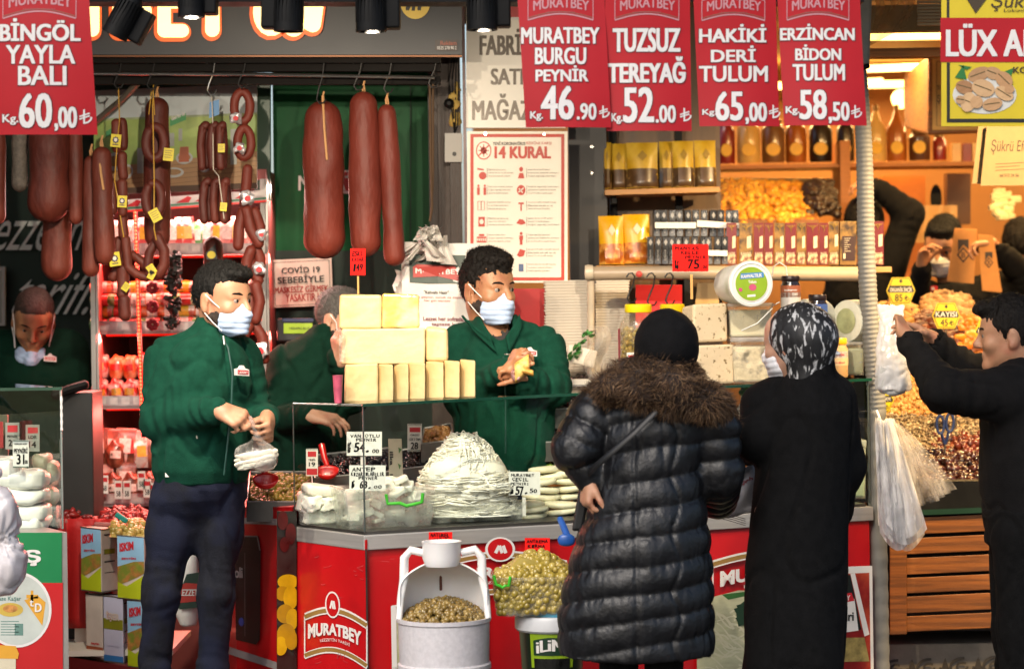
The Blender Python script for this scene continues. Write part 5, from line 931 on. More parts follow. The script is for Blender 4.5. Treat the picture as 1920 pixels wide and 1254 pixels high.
def jar(label,x,y0,y1,w_,Y,lidm,bodym,labm,lt,words):
 T=thing('jar',label,'jar',P(x,y1,Y));r=w_/2*S(Y);h_=(y1-y0)*S(Y);b=ORG[T.name]+V(0,r,0);m=MB();m.lathe([(r*.9,0),(r,h_*.06),(r,h_*.72),(r*.86,h_*.8),(r*.84,h_*.84)],b,28);m.build('glass',bodym,T,True);m=MB();m.lathe([(r*.9,h_*.84),(r*.93,h_*.86),(r*.93,h_*.98),(r*.88,h_)],b,28);m.build('lid',lidm,T,True)
 m=MB();
 for k,(f0,f1,mm) in enumerate(labm):m.cur=k;a0=-2.4;m.grid(lambda u,v:b+V((r+.0008)*math.sin(a0+4.8*u*1.0) ,-(r+.0008)*math.cos(a0+4.8*u),h_*(f0+(f1-f0)*v)),24,1)
 m.cur=len(labm)
 for t,ax,f,sz,ww in words:a,fs=text2d(t,.03);m.add([b+V((r+.0018)*math.sin(ax+(u-.5)*ww),-(r+.0018)*math.cos(ax+(u-.5)*ww),h_*f+v*sz) for u,v in a],fs)
 m.build('label',[q[2] for q in labm]+[lt],T);return T
JD=M('molasses_dark','120705',.12,var=.2,coat=.6);JL=M('jar_lid_dark','1c0f12',.35,.3)
jar('dark molasses jar with a rust and white label',1485,517,582,37,8.42,JL,JD,[(.1,.52,M('label_white2','b9b5b2',.45)),(.38,.72,M('label_rust','8d4f33',.45))],LWHITE,[('keçiboynuzu',-.1,.55,.008,1.3),('ÖZÜ',.35,.44,.008,.6)]);jar('dark molasses jar with a blue label beside the rust one',1536,552,622,37,8.43,JL,JD,[(.1,.52,M('label_white2','b9b5b2',.45)),(.42,.74,M('label_blue','2b4682',.45))],LWHITE,[('andız',-.15,.62,.008,.7),('ÖZÜ',.3,.48,.01,.8)])
jar('tan jar with a yellow cap and a white and pink label',1573,634,708,40,8.44,M('cap_yellow','cf9a10',.35),M('tahini','b08a5c',.3,coat=.4),[(.3,.7,M('label_beige','b59a72',.45)),(.5,.66,LWHITE)],M('label_ink_red','a02a3a',.5),[('TAHİN',-.0,.55,.01,1.1),('doğal',.0,.36,.006,1.2)]);m=MB();m.lathe([(.03,0),(.031,.09),(.024,.11),(.024,.125)],at(1548,8.6,zl(A_,TA,TC_)+.03),20);tag(m.build('sauce_jar',M('green_label_jar','3a7a22',.35),smooth=True),'green labelled jar half hidden behind the patterned headscarf','jar')
for i,(x,y,Y,l) in enumerate(((1600,602,8.62,'white rind cheese wheel on its side by the ribbed pole'),(1520,600,8.66,'white cheese wheel behind the two molasses jars'))):
 T=thing('round_cheese',l,'cheese',P(x,y+38,Y));m=MB();R=(V(-.75,-.62,.03)).to_track_quat('Z','Y').to_matrix();m.lathe([(.06,-.05),(.074,-.045),(.077,0),(.074,.045),(.06,.05),(.03,.046)],P(x+4,y,Y),30,R);m.build('rind',M('rind_white','c6c6b6',.5,var=.08,bump=.3),T,True);m=MB();m.lathe([(.001,.0505),(.045,.0508)],P(x+4,y,Y),30,R,False);m.build('cut_face',M('cut_green','9aa078',.5,var=.3,vs=20),T,True)
ctub('clear tub of greenish cheese under the white wheel by the pole',1584,1622,640,704,8.56,fillm=M('crumbly_green','a8a884',.6,var=.2,bump=.5,bs=30));m=MB();m.tube([P(1448,518,8.5),P(1450,500,8.48),P(1462,492,8.46),P(1474,500,8.45),P(1476,520,8.45)],.0022,6);m.tube([P(1436,600,8.46),P(1446,575,8.46),P(1462,566,8.46)],.0018,6);tag(m.build('bail_wire',M('wire_white','c9c7c0',.4),smooth=True),'thin curled wire handle beside the tilted bucket','handle')
T=thing('greens_bag','bag of green salad leaves behind the glass beside the long black coat','bag',deck(1425,.2));m=MB();m.sell(P(1425,790,8.62),(.07,.05,.1),.7,.8,amp=.02,fr=30);m.build('film',BAGW,T,True);m=MB();m.sell(P(1422,738,8.6),(.062,.04,.025),.8,.8,amp=.02,fr=60);m.build('leaves',M('salad_green','2f6a1c',.5,var=.4,vs=30,bump=.5),T,True)
for i,(x,y,w_,h_) in enumerate(((1600,905,.1,.16),(1340,900,.12,.1))):T=ctub(('clear tub of greenish brine low behind the glass end','clear tub low behind the glass between the two women')[i],x-25,x+25,y-80,y+30,YF(x)+.16,fillm=M('brine','8d9a84',.4,var=.2))
T=thing('carrier_bag','white carrier bag with red lettering held between the two women','bag',P(1370,985,7.7));m=MB();bl=Pl(1310,870,1420,990,P(1316,930,7.66),P(1420,860,7.74),P(1312,966,7.66),lambda a,b_:.012*math.sin(a*7+b_*2)+.006*math.sin(b_*9+a*12))
m.grid(lambda u,v:P(1318+96*u+10*v,938-74*u**.9+(28+62*u**.6)*v,7.68+.02*math.sin(u*6)+.01*math.sin(v*9+u*8)),14,10);o=m.build('film',M('carrier_white','b9b4b4',.4,var=.06,bump=.3,bs=30),T,True);o.modifiers.new('s','SOLIDIFY').thickness=.004;m=MB();a,fs=text2d('aqeb',.02);m.add([P(1382+30*u,912-12*u-13*v+4,7.655) for u,v in a],fs);m.build('lettering',M('bag_letters','a02028',.5),T);m=MB()
for i in range(4):m.grid(lambda u,v:P(1322+76*u,950+i*4+22*u+1.2*v,7.664+.02*math.sin(u*6)-.012),10,1)
m.build('stripes',M('bag_stripe','4a3a4a',.5),T)
# ---- coffee shelves, tray stacks, olive jars by the rail
def plank(label,x0,x1,y,Y,dep=.22,mat=WOODL,par=None,sl=0):
 a,b=P(x0,y,Y),P(x1,y+sl,Y);m=MB();m.hexa([a+V(0,0,-.022),b+V(0,0,-.022),b+V(0,dep,-.022),a+V(0,dep,-.022)],[a,b,b+V(0,dep,0),a+V(0,dep,0)]);o=m.build('shelf',mat,bev=.002);tag(o,label,'shelf');return o
plank('upper wooden shelf carrying the yellow coffee pouches',1134,1350,356,9.6,.26,sl=-6);plank('long lower wooden shelf carrying the coffee boxes',1118,1672,498,9.35,.24,sl=2)
m=MB()
for y in (366,508):m.box(P(1150,y+10,9.75),(.02,.16,.03));
tag(m.build('shelf_bracket',BLACK),'black bracket under the wooden coffee shelves','bracket');m=MB();m.box((P(1145,0,9.9)[0],9.9,1.9),(.03,.03,1.2));m.box((P(1268,0,9.9)[0],9.9,1.9),(.03,.03,1.2));tag(m.build('shelf_rail',BLACK),'black upright rails behind the coffee shelves','rail')
PGOLD=M('pouch_gold','b08a1c',.32,var=.15,vs=10,bump=.3,bs=25,coat=.5,col2='c7a73a',c2s=6);PBROWN=M('pouch_brown','4a3216',.35,var=.4,vs=26,coat=.5,col2='9a7a4c',c2s=30,c2r=(.55,.65));PYEL=M('pouch_yellow','d09a0a',.3,var=.08,bump=.25,bs=25,coat=.5);PORG=M('pouch_orange','a5570f',.35,var=.4,vs=22,coat=.5,col2='d9a04a',c2s=26)
def pouch(label,x0,x1,y0,y1,Y,top,bot,emb,turn=0):
 T=thing('coffee_pouch',label,'pouch',P((x0+x1)/2,y1,Y));hw=(x1-x0)/2*S(Y);h_=(y1-y0)*S(Y);b=ORG[T.name]+V(0,.04,0);R=Matrix.Rotation(turn,3,'Z') @ Matrix.Rotation(-.06,3,'X');prof=lambda z:.034*math.sqrt(max(0,1-z))*(1 if z>.02 else .7)+.002
 def shell(m,z0,z1,k=1,n=6):
  rs=[]
  for j in range(n+1):
   z=z0+(z1-z0)*j/n;t=prof(z)*k;rs.append([b+R @ V(hw*a*(1.0-.04*math.sin(z*3)),c*t,z*h_) for a,c in ((-1,0),(-.6,-.8),(0,-1),(.6,-.8),(1,0),(.6,.8),(0,1),(-.6,.8))])
  m.rings(rs)
 m=MB();shell(m,0,1);m.build('foil',top,T,True);m=MB();shell(m,0.01,.42,1.06);m.build('print_band',bot,T,True);m=MB();w_=hw*.3;F_=lambda x,z:b+R @ V(x,-prof(z)*1.1-.0015,z*h_)
 m.add([F_(0,.58),F_(w_,.7),F_(0,.82),F_(-w_,.7)],[(0,1,2,3)]);m.build('emblem',emb,T)
 return T
EMB=M('emblem_white','c9bfa0',.4);EMB2=M('emblem_brown','8d7022',.4)
for i,(x0,x1,y0,y1,l) in enumerate(((1132,1148,266,354,'yellow coffee pouch turned edge on at the post end'),(1146,1178,268,354,'narrow coffee pouch left of the widest one'),(1176,1236,266,352,'widest gold coffee pouch on the upper shelf'),(1238,1264,264,352,'slim gold coffee pouch right of the widest one'),(1263,1304,263,351,'gold coffee pouch in the middle of the upper shelf end'),(1304,1346,262,351,'gold coffee pouch at the open end of the upper shelf'))):pouch(l,x0,x1,y0,y1,9.65+.02*(i%2),PGOLD,PBROWN,EMB2,-.1+.05*i)
pouch('bright yellow pouch at the post end of the lower shelf',1124,1172,404,496,9.4,PYEL,PORG,EMB,.1);pouch('bright yellow pouch beside the black foil packs',1169,1222,401,494,9.42,PYEL,PORG,EMB,.1)
FOIL=M('foil_black','23252b',.22,.2,var=.5,vs=16,bump=.25,bs=20,coat=.6,col2='5c5f66',c2s=8);m=MB();w0,h0=.0195,.075;m.box((0,0,h0),(w0*2,.05,h0*2));fo=m.build('foil_pack',FOIL,None,bev=.003,loc=(0,0,0));m=MB();ORG[fo.name]=V(0,0,0);m.add([V(0,-.0262,h0*1.35),V(.011,-.0262,h0*1.6),V(0,-.0262,h0*1.85),V(-.011,-.0262,h0*1.6)],[(0,1,2,3)]);m.cur=1;a,fs=text2d('Kahve',.02);m.add([V(-.006+v*.012,-.0264,.02+u*.06) for u,v in a],fs);m.build('emblem',[M('emblem_grey','8d8d8f',.4),M('foil_print','6a6a6c',.4)],fo)
n_=0
for row,(y,xs,Y) in enumerate(((497,list(range(1218,1368,14)),9.42),(445,list(range(1230,1392,15)),9.47))):
 for i,x in enumerate(xs):
  p=P(x,y-1,Y+random.uniform(0,.01));o=fo if n_==0 else dup(fo);n_+=1;o.location=p;o.rotation_euler=(0,random.uniform(-.04,.07),random.uniform(-.1,.1));sk=(52 if row==0 else 50)*S(Y)/(h0*2);o.scale=(.66,1,sk);tag(o,('small black foil coffee pack standing in the lower row','small black foil coffee pack in the upper row with the white band')[row],'coffee pack',('black coffee packs, lower row','black coffee packs, upper row')[row])
m=MB();front(1226,410,1372,430,9.43).poly(m,[(1228,417),(1305,417),(1305,428),(1228,428)],0);front(1226,410,1372,430,9.43).poly(m,[(1307,413),(1388,419),(1388,429),(1307,425)],0.001);tag(m.build('paper_band',LWHITE),'white paper band round the upper black foil packs','band');m=MB();front(1226,410,1372,500,9.38).poly(m,[(1300,468),(1364,470),(1364,480),(1300,479)],0);tag(m.build('paper_band',LWHITE),'white paper band round the lower black foil packs','band')
CB=[M('coffee_box_red','5d0f1a',.32,var=.12,coat=.4,vs=20),M('coffee_box_gold','7a5b26',.35,var=.45,vs=30,coat=.4,col2='33200f',c2s=24),M('coffee_box_brown','2f1512',.35,var=.2,coat=.4)];LITP=M('print_pale','c0b49a',.45);LOWP=M('print_cups','6a4030',.45,var=.6,vs=70,col2='c0a888',c2s=60)
bx=[(1362,20,0),(1386,26,1),(1413,20,0),(1433,18,0),(1452,20,1),(1472,22,0),(1494,18,1),(1512,24,0),(1536,18,0),(1554,20,1),(1575,32,2),(1634,24,0)]
for i,(x,w_,k) in enumerate(bx):
 Y=9.4;y0,y1=418-(i>8)*3,497;T=thing('coffee_box',['dark red','gold patterned','brown'][k]+' coffee box, '+(ORD[i]+' from the black foil packs' if i<11 else 'alone beyond the ribbed pole'),'coffee box',P(x+w_/2,y1,Y));m=MB();m.hexa([P(x,y1,Y),P(x+w_-1,y1,Y),P(x+w_-1,y1,Y+.1),P(x,y1,Y+.1)],[P(x,y0,Y),P(x+w_-1,y0,Y),P(x+w_-1,y0,Y+.1),P(x,y0,Y+.1)]);m.build('carton',CB[1 if k==2 else k],T,bev=.0015);pl=front(x,y0,x+w_,y1,Y);m=MB()
 if k==2:m.cur=2;pl.rect(m,x+4,y0+28,x+w_-4,y1-8,.002);m.cur=0;[pl.line(m,[(x+8,y0+32+4*q),(x+20-(q%3)*3,y0+32+4*q)],.8,.003) for q in range(7)];pl.rect(m,x+6,y1-22,x+10,y1-12,.003)
 else:
  pl.poly(m,[(x+w_*.55,y0+26),(x+w_*.85,y0+24),(x+w_*.85,y0+46),(x+w_*.55,y0+48)],.002);m.cur=1;pl.rect(m,x+2,y1-20,x+w_-3,y1-2,.002);m.cur=0;pl.text(m,'KAHVE',x+3,y1-24,x+w_-4,y1-19,.02,.003);m.cur=3
  for q in range(3):pl.line(m,[(x+2+q*w_/4,y0+4),(x+w_/2,y0+10+q*4),(x+w_-3-q*w_/5,y0+4)],1,.002)
 m.build('print',[LITP,LOWP,CB[2],M('gold_line','a5823a',.3,.5)],T)
m=MB();m.tube([P(1100,513,9.0),P(1300,511,8.98),P(1625,515,8.95)],.026,16);T=thing('counter_rail','thick beige tube rail under the coffee boxes','rail',P(1360,520,8.97));m.build('tube',M('rail_beige','9c8a74',.4,var=.12,st=(1,6,6)),T,True);m=MB();m.lathe([(.0,-.02),(.027,-.018),(.03,0),(.027,.012),(.001,.014)],P(1103,511,8.99),18,Matrix.Rotation(-1.57,3,'Y'));m.tube([P(1108,515,9.0),P(1108,560,9.02),P(1108,700,9.05)],.014,10);m.build('end_cap',M('cap_cream','b9ab95',.4),T,True);m=MB();m.lathe([(.012,0),(.012,.012),(.004,.018)],P(1198,514,8.955),14,Matrix.Rotation(1.57,3,'X'));m.build('red_knob',M('knob_red','b03a34',.5),T,True)
for i,(x,y0,y1) in enumerate(((1184,512,568),(1222,512,574),(1256,512,572))):hook(x,y0,y1,8.93,('curled steel hook on the beige rail beside the red knob','second steel hook on the beige rail over the yellow lids','thin hook on the beige rail nearest the neon card')[i])
m=MB();pl=front(1190,532,1280,640,9.2);pl.sheet(m,1192,534,1279,660,0,.02);tag(m.build('red_board',M('flat_red','b50d10',.5)),'plain red board hanging behind the steel hooks','board');m=MB();pl=front(958,538,1025,620,9.2);pl.sheet(m,955,541,1026,640,0,.02);tag(m.build('red_board',M('flat_red','b50d10',.5)),'plain red board under the rules poster beside the curly-haired man','board')
m=MB();m.box(P(1290,560,9.3),(.03,.05,.4));tag(m.build('dark_upright',BLACK),'thin black upright behind the neon red card','post');m=MB();m.hexa([P(1300,600,9.5),P(1350,600,9.5),P(1350,600,9.6),P(1300,600,9.6)],[P(1308,530,9.5),P(1346,530,9.5),P(1346,530,9.6),P(1308,530,9.6)]);tag(m.build('paper_roll',M('paper_tan','b0905f',.6)),'tan paper sheet standing behind the neon red card','paper')
m=MB();m.rings([[V(sx*.095*k,sy*.07*k,z) for sx,sy in ((-1,-1),(1,-1),(1,1),(-1,1))] for k,z in ((.9,0),(1,.012),(1,.0145),(.97,.0145),(.88,.003))]);ft=m.build('foam_tray',M('foam_white','cfc6b8',.6,var=.04),bev=.002,loc=(0,0,0));n_=0
for x,y0,y1,Y,nm in ((1063,527,712,9.2,'stack nearer the curly-haired man'),(1147,527,705,9.35,'stack behind the yellow-lidded olive jar')):
 N=34;
 for i in range(N):
  o=ft if n_==0 else ft.copy()
  if n_:sc.collection.objects.link(o)
  n_+=1;o.location=P(x+random.uniform(-.8,.8),y1+(y0-y1)*i/N,Y);o.rotation_euler=(0,0,random.uniform(-.02,.02));o.scale=(.92 if x<1100 else .7,1,.9);tag(o,'white foam tray in the '+nm,'foam tray','white foam trays, '+nm)
JG=thin('pet_plastic','f1efe6',.9,.06,.1,'e8e0d0')
for i,(x,y0,y1,w_) in enumerate(((1198,570,690,72),(1262,570,690,66))):
 Y=8.75;T=thing('olive_jar',('big plastic jar of green olives with a yellow lid','yellow-lidded jar mostly hidden behind the black headscarf')[i],'jar',P(x,y1,Y));r=w_/2*S(Y);h_=(y1-y0)*S(Y);b=ORG[T.name];m=MB();m.lathe([(r*.8,0),(r*.95,.01),(r*.97,h_*.14),(r*.93,h_*.16),(r*.98,h_*.3),(r*.93,h_*.32),(r,h_*.5),(r*.95,h_*.52),(r,h_*.64),(r*.8,h_*.8),(r*.62,h_*.86),(r*.62,h_*.9)],b,28);m.build('plastic',JG,T,True);m=MB();m.lathe([(r*.68,h_*.87),(r*.7,h_*.88),(r*.7,h_*.985),(r*.64,h_)],b,28);m.build('lid',M('lid_yellow','d6c20c',.4),T,True)
 pts=[b+V(rr*math.cos(a),rr*math.sin(a),z) for rr,a,z in ((r*.84*math.sqrt(random.random()*.6+.4),random.uniform(0,6.28),random.uniform(.012,h_*.62)) for _ in range(330))];scatter('olives',pts,.0088,OG,(1,1,1.2),parent=T)
 if i==0:m=MB();m.tube([b+V(-r*1.02,-.01,h_*z) for z in (.1,.3,.5,.62)],.004,6);m.build('red_net',M('net_red','6a1420',.6),T,True);m=MB();pl=front(1176,662,1194,692,Y-r-.012);pl.sheet(m,1175,661,1195,692,0,.0015);m.cur=1;pl.rect(m,1178,666,1193,675,.001);m.cur=2;pl.text(m,'YEŞİL',1179,678,1191,682,.02,.001);pl.text(m,'51',1180,684,1190,691,.02,.001);m.build('price_label',[CARD,REDP,INK],T)
card('neon red handwritten card MANYAS KELLE PEYNİR 75,00 on a white stick',1261,458,1328,509,8.38,[('MANYAS',1266,462,1311,469),('KELLE',1277,471,1311,477),('PEYNİR',1284,479,1324,485),('75',1289,487,1312,503),('.00',1313,498,1326,504),('KG',1266,489,1272,504)],REDTAG,(1299,570,.009),rot=.01)
m=MB()
for i in range(16):
 t=random.random();x,y=1048+62*t+random.uniform(-6,6),688-74*t**1.3+random.uniform(-8,8);a=random.uniform(.2,1.5);L_=random.uniform(10,22);m.grid(lambda u,v:P(x+L_*u*math.cos(a)-(v-.5)*7*math.sin(math.pi*min(1,u+.08))*math.sin(a),y-L_*u*math.sin(a)-(v-.5)*7*math.sin(math.pi*min(1,u+.08))*math.cos(a),8.98-.03*random.random()-.015*math.sin(3*u)),4,2)
tag(m.build('herb_bunch',M('herb_leaf','3d7a3a',.5,var=.4),smooth=True),'bunch of green herbs in film beside the tray stacks','herbs');m=MB();m.box(P(1090,668,8.98),(.11,.03,.065),Matrix.Rotation(.22,3,'Y'));tag(m.build('foam_box',M('foam_white','cfc6b8',.6),bev=.006),'white foam box tilted in front of the tray stacks','box');m=MB();m.grid(lambda u,v:P(1100+40*u+6*math.sin(v*7),612+100*v,8.95+.03*math.sin(u*6+v*4)),8,10);tag(m.build('film_bag',thin('cling','f5f5f5',.9,.1,.35,'eeeae0'),smooth=True),'clear film bag hanging in front of the second tray stack','bag')
m=MB();m.box(P(1060,715,9.05),(.3,.2,.02));tag(m.build('side_table',WHITEP),'pale side board under the foam tray stacks','board')
T=thing('wrapped_pole','upright pole wrapped in grey ribbed hose in front of the spice shop','pole',at(1660,8.55,0));m=MB();pts=[];rr=[];n=150
top,bot=P(1609,118,8.55),P(1642,770,8.55);bot2=at(1655,8.55,0)
full=[top.lerp(bot,i/n)+V(.006*math.sin(i*.05),0,0) for i in range(n+1)]+[bot.lerp(bot2,(i+1)/40) for i in range(40)]
fine=[]
for i in range(len(full)-1):fine+=[full[i],full[i].lerp(full[i+1],.5)]
rr=[(14.5+2.5*min(1,i/180))*S(8.55)*(1+.028*(1 if i%4<2 else -1)) for i in range(len(fine))];m.tube(fine,rr,16);m.build('ribbed_hose',M('hose_grey','6d6d6a',.6,var=.15,vs=6,bump=.2,bs=30),T,True,ang=0)
m=MB();c=P(1612,20,8.55);m.hexa([P(1595,122,8.5),P(1630,122,8.5),P(1630,122,8.6),P(1595,122,8.6)],[P(1580,-60,8.5),P(1637,-60,8.5),P(1637,-60,8.6),P(1580,-60,8.6)]);m.build('taped_sleeve',M('tape_grey','77746c',.5,var=.3,vs=9,bump=.6,bs=20),T,bev=.008);m=MB();m.tube([P(1600,118,8.5),P(1612,130,8.48),P(1628,124,8.5)],.01,8);m.build('black_tape',BLACK,T,True)
# ---- the spice shop
m=MB();m.grid(lambda u,v:P(1632+74*u+10*math.sin(v*4),-30+(120-40*u)*v,8.7+.06*math.sin(u*5+v*3)),10,10);tag(m.build('plastic_sheet',thin('rain_film','efe8dc',.9,.12,.45,'b59a78'),smooth=True),'torn clear plastic sheet hanging above the ribbed pole','plastic sheet')
m=MB();m.box((P(1850,0,9.3)[0],9.3,P(0,60,9.3)[2]),(.9,.08,.1));tag(m.build('awning_fabric',M('awning_tan','8d7350',.7,var=.15,bump=.2)),'tan folded awning edge above the spice shop','awning');m=MB()
for i in range(8):m.box(P(1755,4+i*6,9.0),(.14,.02,.008))
tag(m.build('vent_slats',M('slat_cream','a8987c',.5)),'cream slatted vent beside the pistachio banner','vent')
m=MB();a,b=P(1625,97,9.6),P(1960,97,9.6);m.box(((a+b)/2)+V(0,.05,0),((b-a)[0],.1,.035));tag(m.build('wood_lintel',WOOD),'dark wooden lintel across the spice shop front','lintel')
WARM=M('warm_lamp','ffe0a0',.4,emit='ffc46a',es=6)
T=thing('tube_lamp','bright tube lamp on the spice shop ceiling','lamp',P(1660,130,11.4));m=MB();m.tube([P(1560,132,11.4),P(1722,126,11.0)],.018,10);m.build('tube',WARM,T,True);T=thing('globe_lamp','round glowing globe lamp beside the carved box','lamp',P(1689,205,12.2));m=MB();m.sell(P(1689,186,12.2),(.048,.048,.05));m.build('globe',WARM,T,True);T=thing('short_tube_lamp','short tube lamp behind the ribbed pole','lamp',P(1640,160,12.2));m=MB();m.tube([P(1612,154,12.4),P(1652,152,12.2)],.016,10);m.build('tube',WARM,T,True)
for (x,y,z,e,sx) in ((2.1,10.8,2.82,72,1.6),(1.6,12.5,2.75,26,1.2),(3.0,12.2,2.75,26,1.0)):
 l=bpy.data.lights.new('shop_lamp','AREA');l.shape='RECTANGLE';l.size=sx;l.size_y=.12;l.energy=e;l.color=(1,.62,.24);lo=bpy.data.objects.new('shop_lamp',l);sc.collection.objects.link(lo);lo.location=(x,y,z)
 m=MB();m.box((x,y,z+.03),(sx,.1,.03));o=m.build('batten_lamp',WARM,loc=(x,y,z));tag(o,f'warm batten lamp on the spice shop ceiling {["over the dried fruit", "over the jar shelf", "by the paper bags"][[2.1,1.6,3.0].index(x)]}','lamp')
for (lx,ly,lz,px,py,Yt,e) in ((2.15,8.0,2.75,1770,740,9.4,560),):
 l=bpy.data.lights.new('spot_lamp','SPOT');l.energy=e;l.color=(1,.68,.32);l.spot_size=math.radians(86);l.spot_blend=.6;l.shadow_soft_size=.05;lo=bpy.data.objects.new('spot_lamp',l);sc.collection.objects.link(lo);lo.location=(lx,ly,lz);lo.rotation_euler=(P(px,py,Yt)-lo.location).to_track_quat('-Z','Y').to_euler()
 T=thing('spotlight','warm spotlight under the awning over the dried fruit','spotlight',(lx,ly,lz+.02));m=MB();m.lathe([(.05,.0),(.06,.06),(.04,.14)],(lx,ly,lz+.02),20);m.build('housing',BLACK,T,True)
plank('wooden back shelf lined with tall spice jars',1340,1850,310,12.0,.3,M('shelf_orange','9a5c1c',.5,var=.2,st=(1,6,20)),sl=-8);plank('upper edge of the spice shop counter beam below the jar shelf',1350,1560,334,12.3,.1,M('beam_cream','b59a5c',.5));m=MB();m.box((P(1573,0,12.1)[0],12.1,P(0,430,12.1)[2]),(.05,.3,.75));tag(m.build('shelf_post',M('shelf_orange','9a5c1c',.5)),'orange wooden post under the back jar shelf','post')
GJ={'red':M('spice_red','7a1c10',.35,coat=.5),'cream':M('spice_cream','c9a25c',.35,coat=.5),'tan':M('spice_tan','6e4a2a',.35,coat=.5),'orange':M('spice_orange','9a5418',.35,coat=.5),'black':M('spice_black','1c120c',.35,coat=.5),'brown':M('spice_brown','4a2a16',.35,coat=.5)}
JLID=M('jar_lid_brass','7a5a2c',.4,.4);LABY=M('jar_label_yellow','d0a01c',.45)
for x,w_,y0,c,l in ((1362,34,236,'red','red spice jar at the pouch end of the back shelf'),(1404,44,232,'cream','cream powder jar second along the back shelf'),(1450,44,232,'tan','grey-brown spice jar with a yellow label'),(1493,40,232,'orange','orange-brown spice jar beside the black one'),(1539,44,232,'black','black spice jar in the middle of the back shelf'),(1586,34,232,'black','dark spice jar half hidden by the ribbed pole'),(1643,38,208,'cream','bottle-necked cream jar right of the ribbed pole'),(1682,38,208,'orange','bottle-necked orange jar right of the cream one'),(1724,40,250,'brown','brown spice jar under the carved box'),(1762,26,258,'red','plain red jar at the far end of the back shelf')):
 Y=12.1;y1=308-(x-1340)*.0157;T=thing('spice_jar',l,'jar',P(x,y1,Y));r=w_/2*S(Y);h_=(y1-y0)*S(Y);b=ORG[T.name];m=MB();neck=y0<220
 m.lathe([(r*.92,0),(r,.01),(r,h_*(.66 if neck else .85)),(r*(.5 if neck else .8),h_*(.82 if neck else .93)),(r*(.25 if neck else .7),h_)],b,22);m.build('glass',GJ[c],T,True);m=MB();m.lathe([(r*(.28 if neck else .75),h_),(r*(.28 if neck else .75),h_+.02),(r*.2,h_+.03)],b,18);m.build('lid',JLID,T,True)
 if c not in ('red',) or x<1700:m=MB();pl=front(x-20,y1-50,x+20,y1,Y-r-.004);pl.ell(m,x,y1-26,w_*.3,12,0);m.build('label',LABY,T)
for i,(x,c) in enumerate(((1792,'cream'),(1812,'red'),(1830,'cream'))):m=MB();m.box(P(x,288,12.1),(.045,.05,.1));tag(m.build('spice_carton',GJ[c],bev=.002),('cream spice carton with a red band nearest the carved box','red spice carton between two cream ones','cream spice carton at the hanging paper bags')[i],'carton')
T=thing('carved_box','projecting brown wooden box sign with a cream face above the jars','box sign',P(1770,255,11.0));m=MB();m.hexa([P(1696,240,11.2),P(1740,254,10.6),P(1840,250,10.6),P(1800,240,11.2)],[P(1696,140,11.2),P(1740,104,10.6),P(1840,104,10.6),P(1800,120,11.2)]);m.build('box',WOOD,T,bev=.01);m=MB();pl=front(1735,100,1845,255,10.59);pl.rect(m,1748,108,1838,244,.002);m.cur=1;pl.line(m,[(1756,116),(1832,116),(1832,236),(1756,236),(1756,116)],1.4,.003);pl.text(m,'S',1757,160,1763,168,.02,.003);pl.text(m,'Ş',1757,178,1763,196,.02,.003);m.build('face',[M('face_cream','b58a3c',.5),M('banner_brown','3a2a10',.5)],T)
m=MB();m.sell(P(1716,185,11.3),(.05,.05,.13),.4,.5);tag(m.build('wood_cheek',M('cheek_tan','a06a30',.5),smooth=True),'rounded tan bracket beside the brown box sign','bracket')
def tp(x,y):return P(x,y,11.0)
T=thing('sweets_tray','glowing tray of golden sweets sloping under the jar shelf','tray',P(1440,415,11.6));m=MB();m.hexa([P(1350,420,11.3),P(1535,420,11.3),P(1500,350,12.0),P(1352,345,12.0)],[P(1350,412,11.3),P(1535,412,11.3),P(1500,342,12.0),P(1352,337,12.0)]);m.build('tray',M('tray_wood','7a4a1c',.5),T)
def quad_pts(c,n,bulge,dz=0.0):
 o=[]
 for i in range(n):u,v=RNG.uniform(0,1,2);q=c[0].lerp(c[1],u).lerp(c[3].lerp(c[2],u),v);o.append(q+V(0,0,bulge*math.sin(math.pi*u)**.6*math.sin(math.pi*v)**.6-RNG.uniform(0,.015)+dz))
 return o
def heap(name,label,corners,n,size,mat,asp=(1,1,1),bulge=.04,lump=.15,base=ICO1,cat='dried fruit'):
 c=[P(x,y,Y) for x,y,Y in corners];o=scatter(name,quad_pts(c,n,bulge),size,mat,asp,base=base,lump=lump,jit=.3);tag(o,label,cat,kind='stuff')
 m=MB();m.grid(lambda u,v:c[0].lerp(c[1],u).lerp(c[3].lerp(c[2],u),v)+V(0,0,bulge*math.sin(math.pi*u)**.6*math.sin(math.pi*v)**.6-.012),8,8);b_=m.build('heap_bed',mat,o,True);return o
heap('golden_sweets','golden sweets heaped on the tray under the jar shelf',[(1350,414,11.3),(1532,414,11.3),(1498,342,12.0),(1352,338,12.0)],420,.02,M('sweet_gold','c7861c',.45,isl=('cf8f1e','e0ac3a','b5741a','d99a2a')),(1,1,.7),.03,cat='sweets');heap('dark_sweets','dark dried fruit behind the golden sweets tray',[(1515,400,11.4),(1572,400,11.4),(1560,340,11.9),(1505,345,11.9)],160,.022,M('sweet_dark','21130b',.4,isl=('1c0f0a','33200f','160d08')),(1,1,.8),.04)
m=MB()
for i in range(26):m.box(P(1862+48*random.random(),408-52*(i/26),11.6+.2*(i/26)),(.05,.04,.025),Matrix.Rotation(random.uniform(-.4,.4),3,'Z'))
tag(m.build('turkish_delight',M('delight','cfc092',.5,var=.1),bev=.004),'pale blocks of sweets piled at the far edge under the paper bags','sweets',kind='stuff')
KR=M('kraft_pale','85704f',.8,var=.1,bump=.25,bs=30)
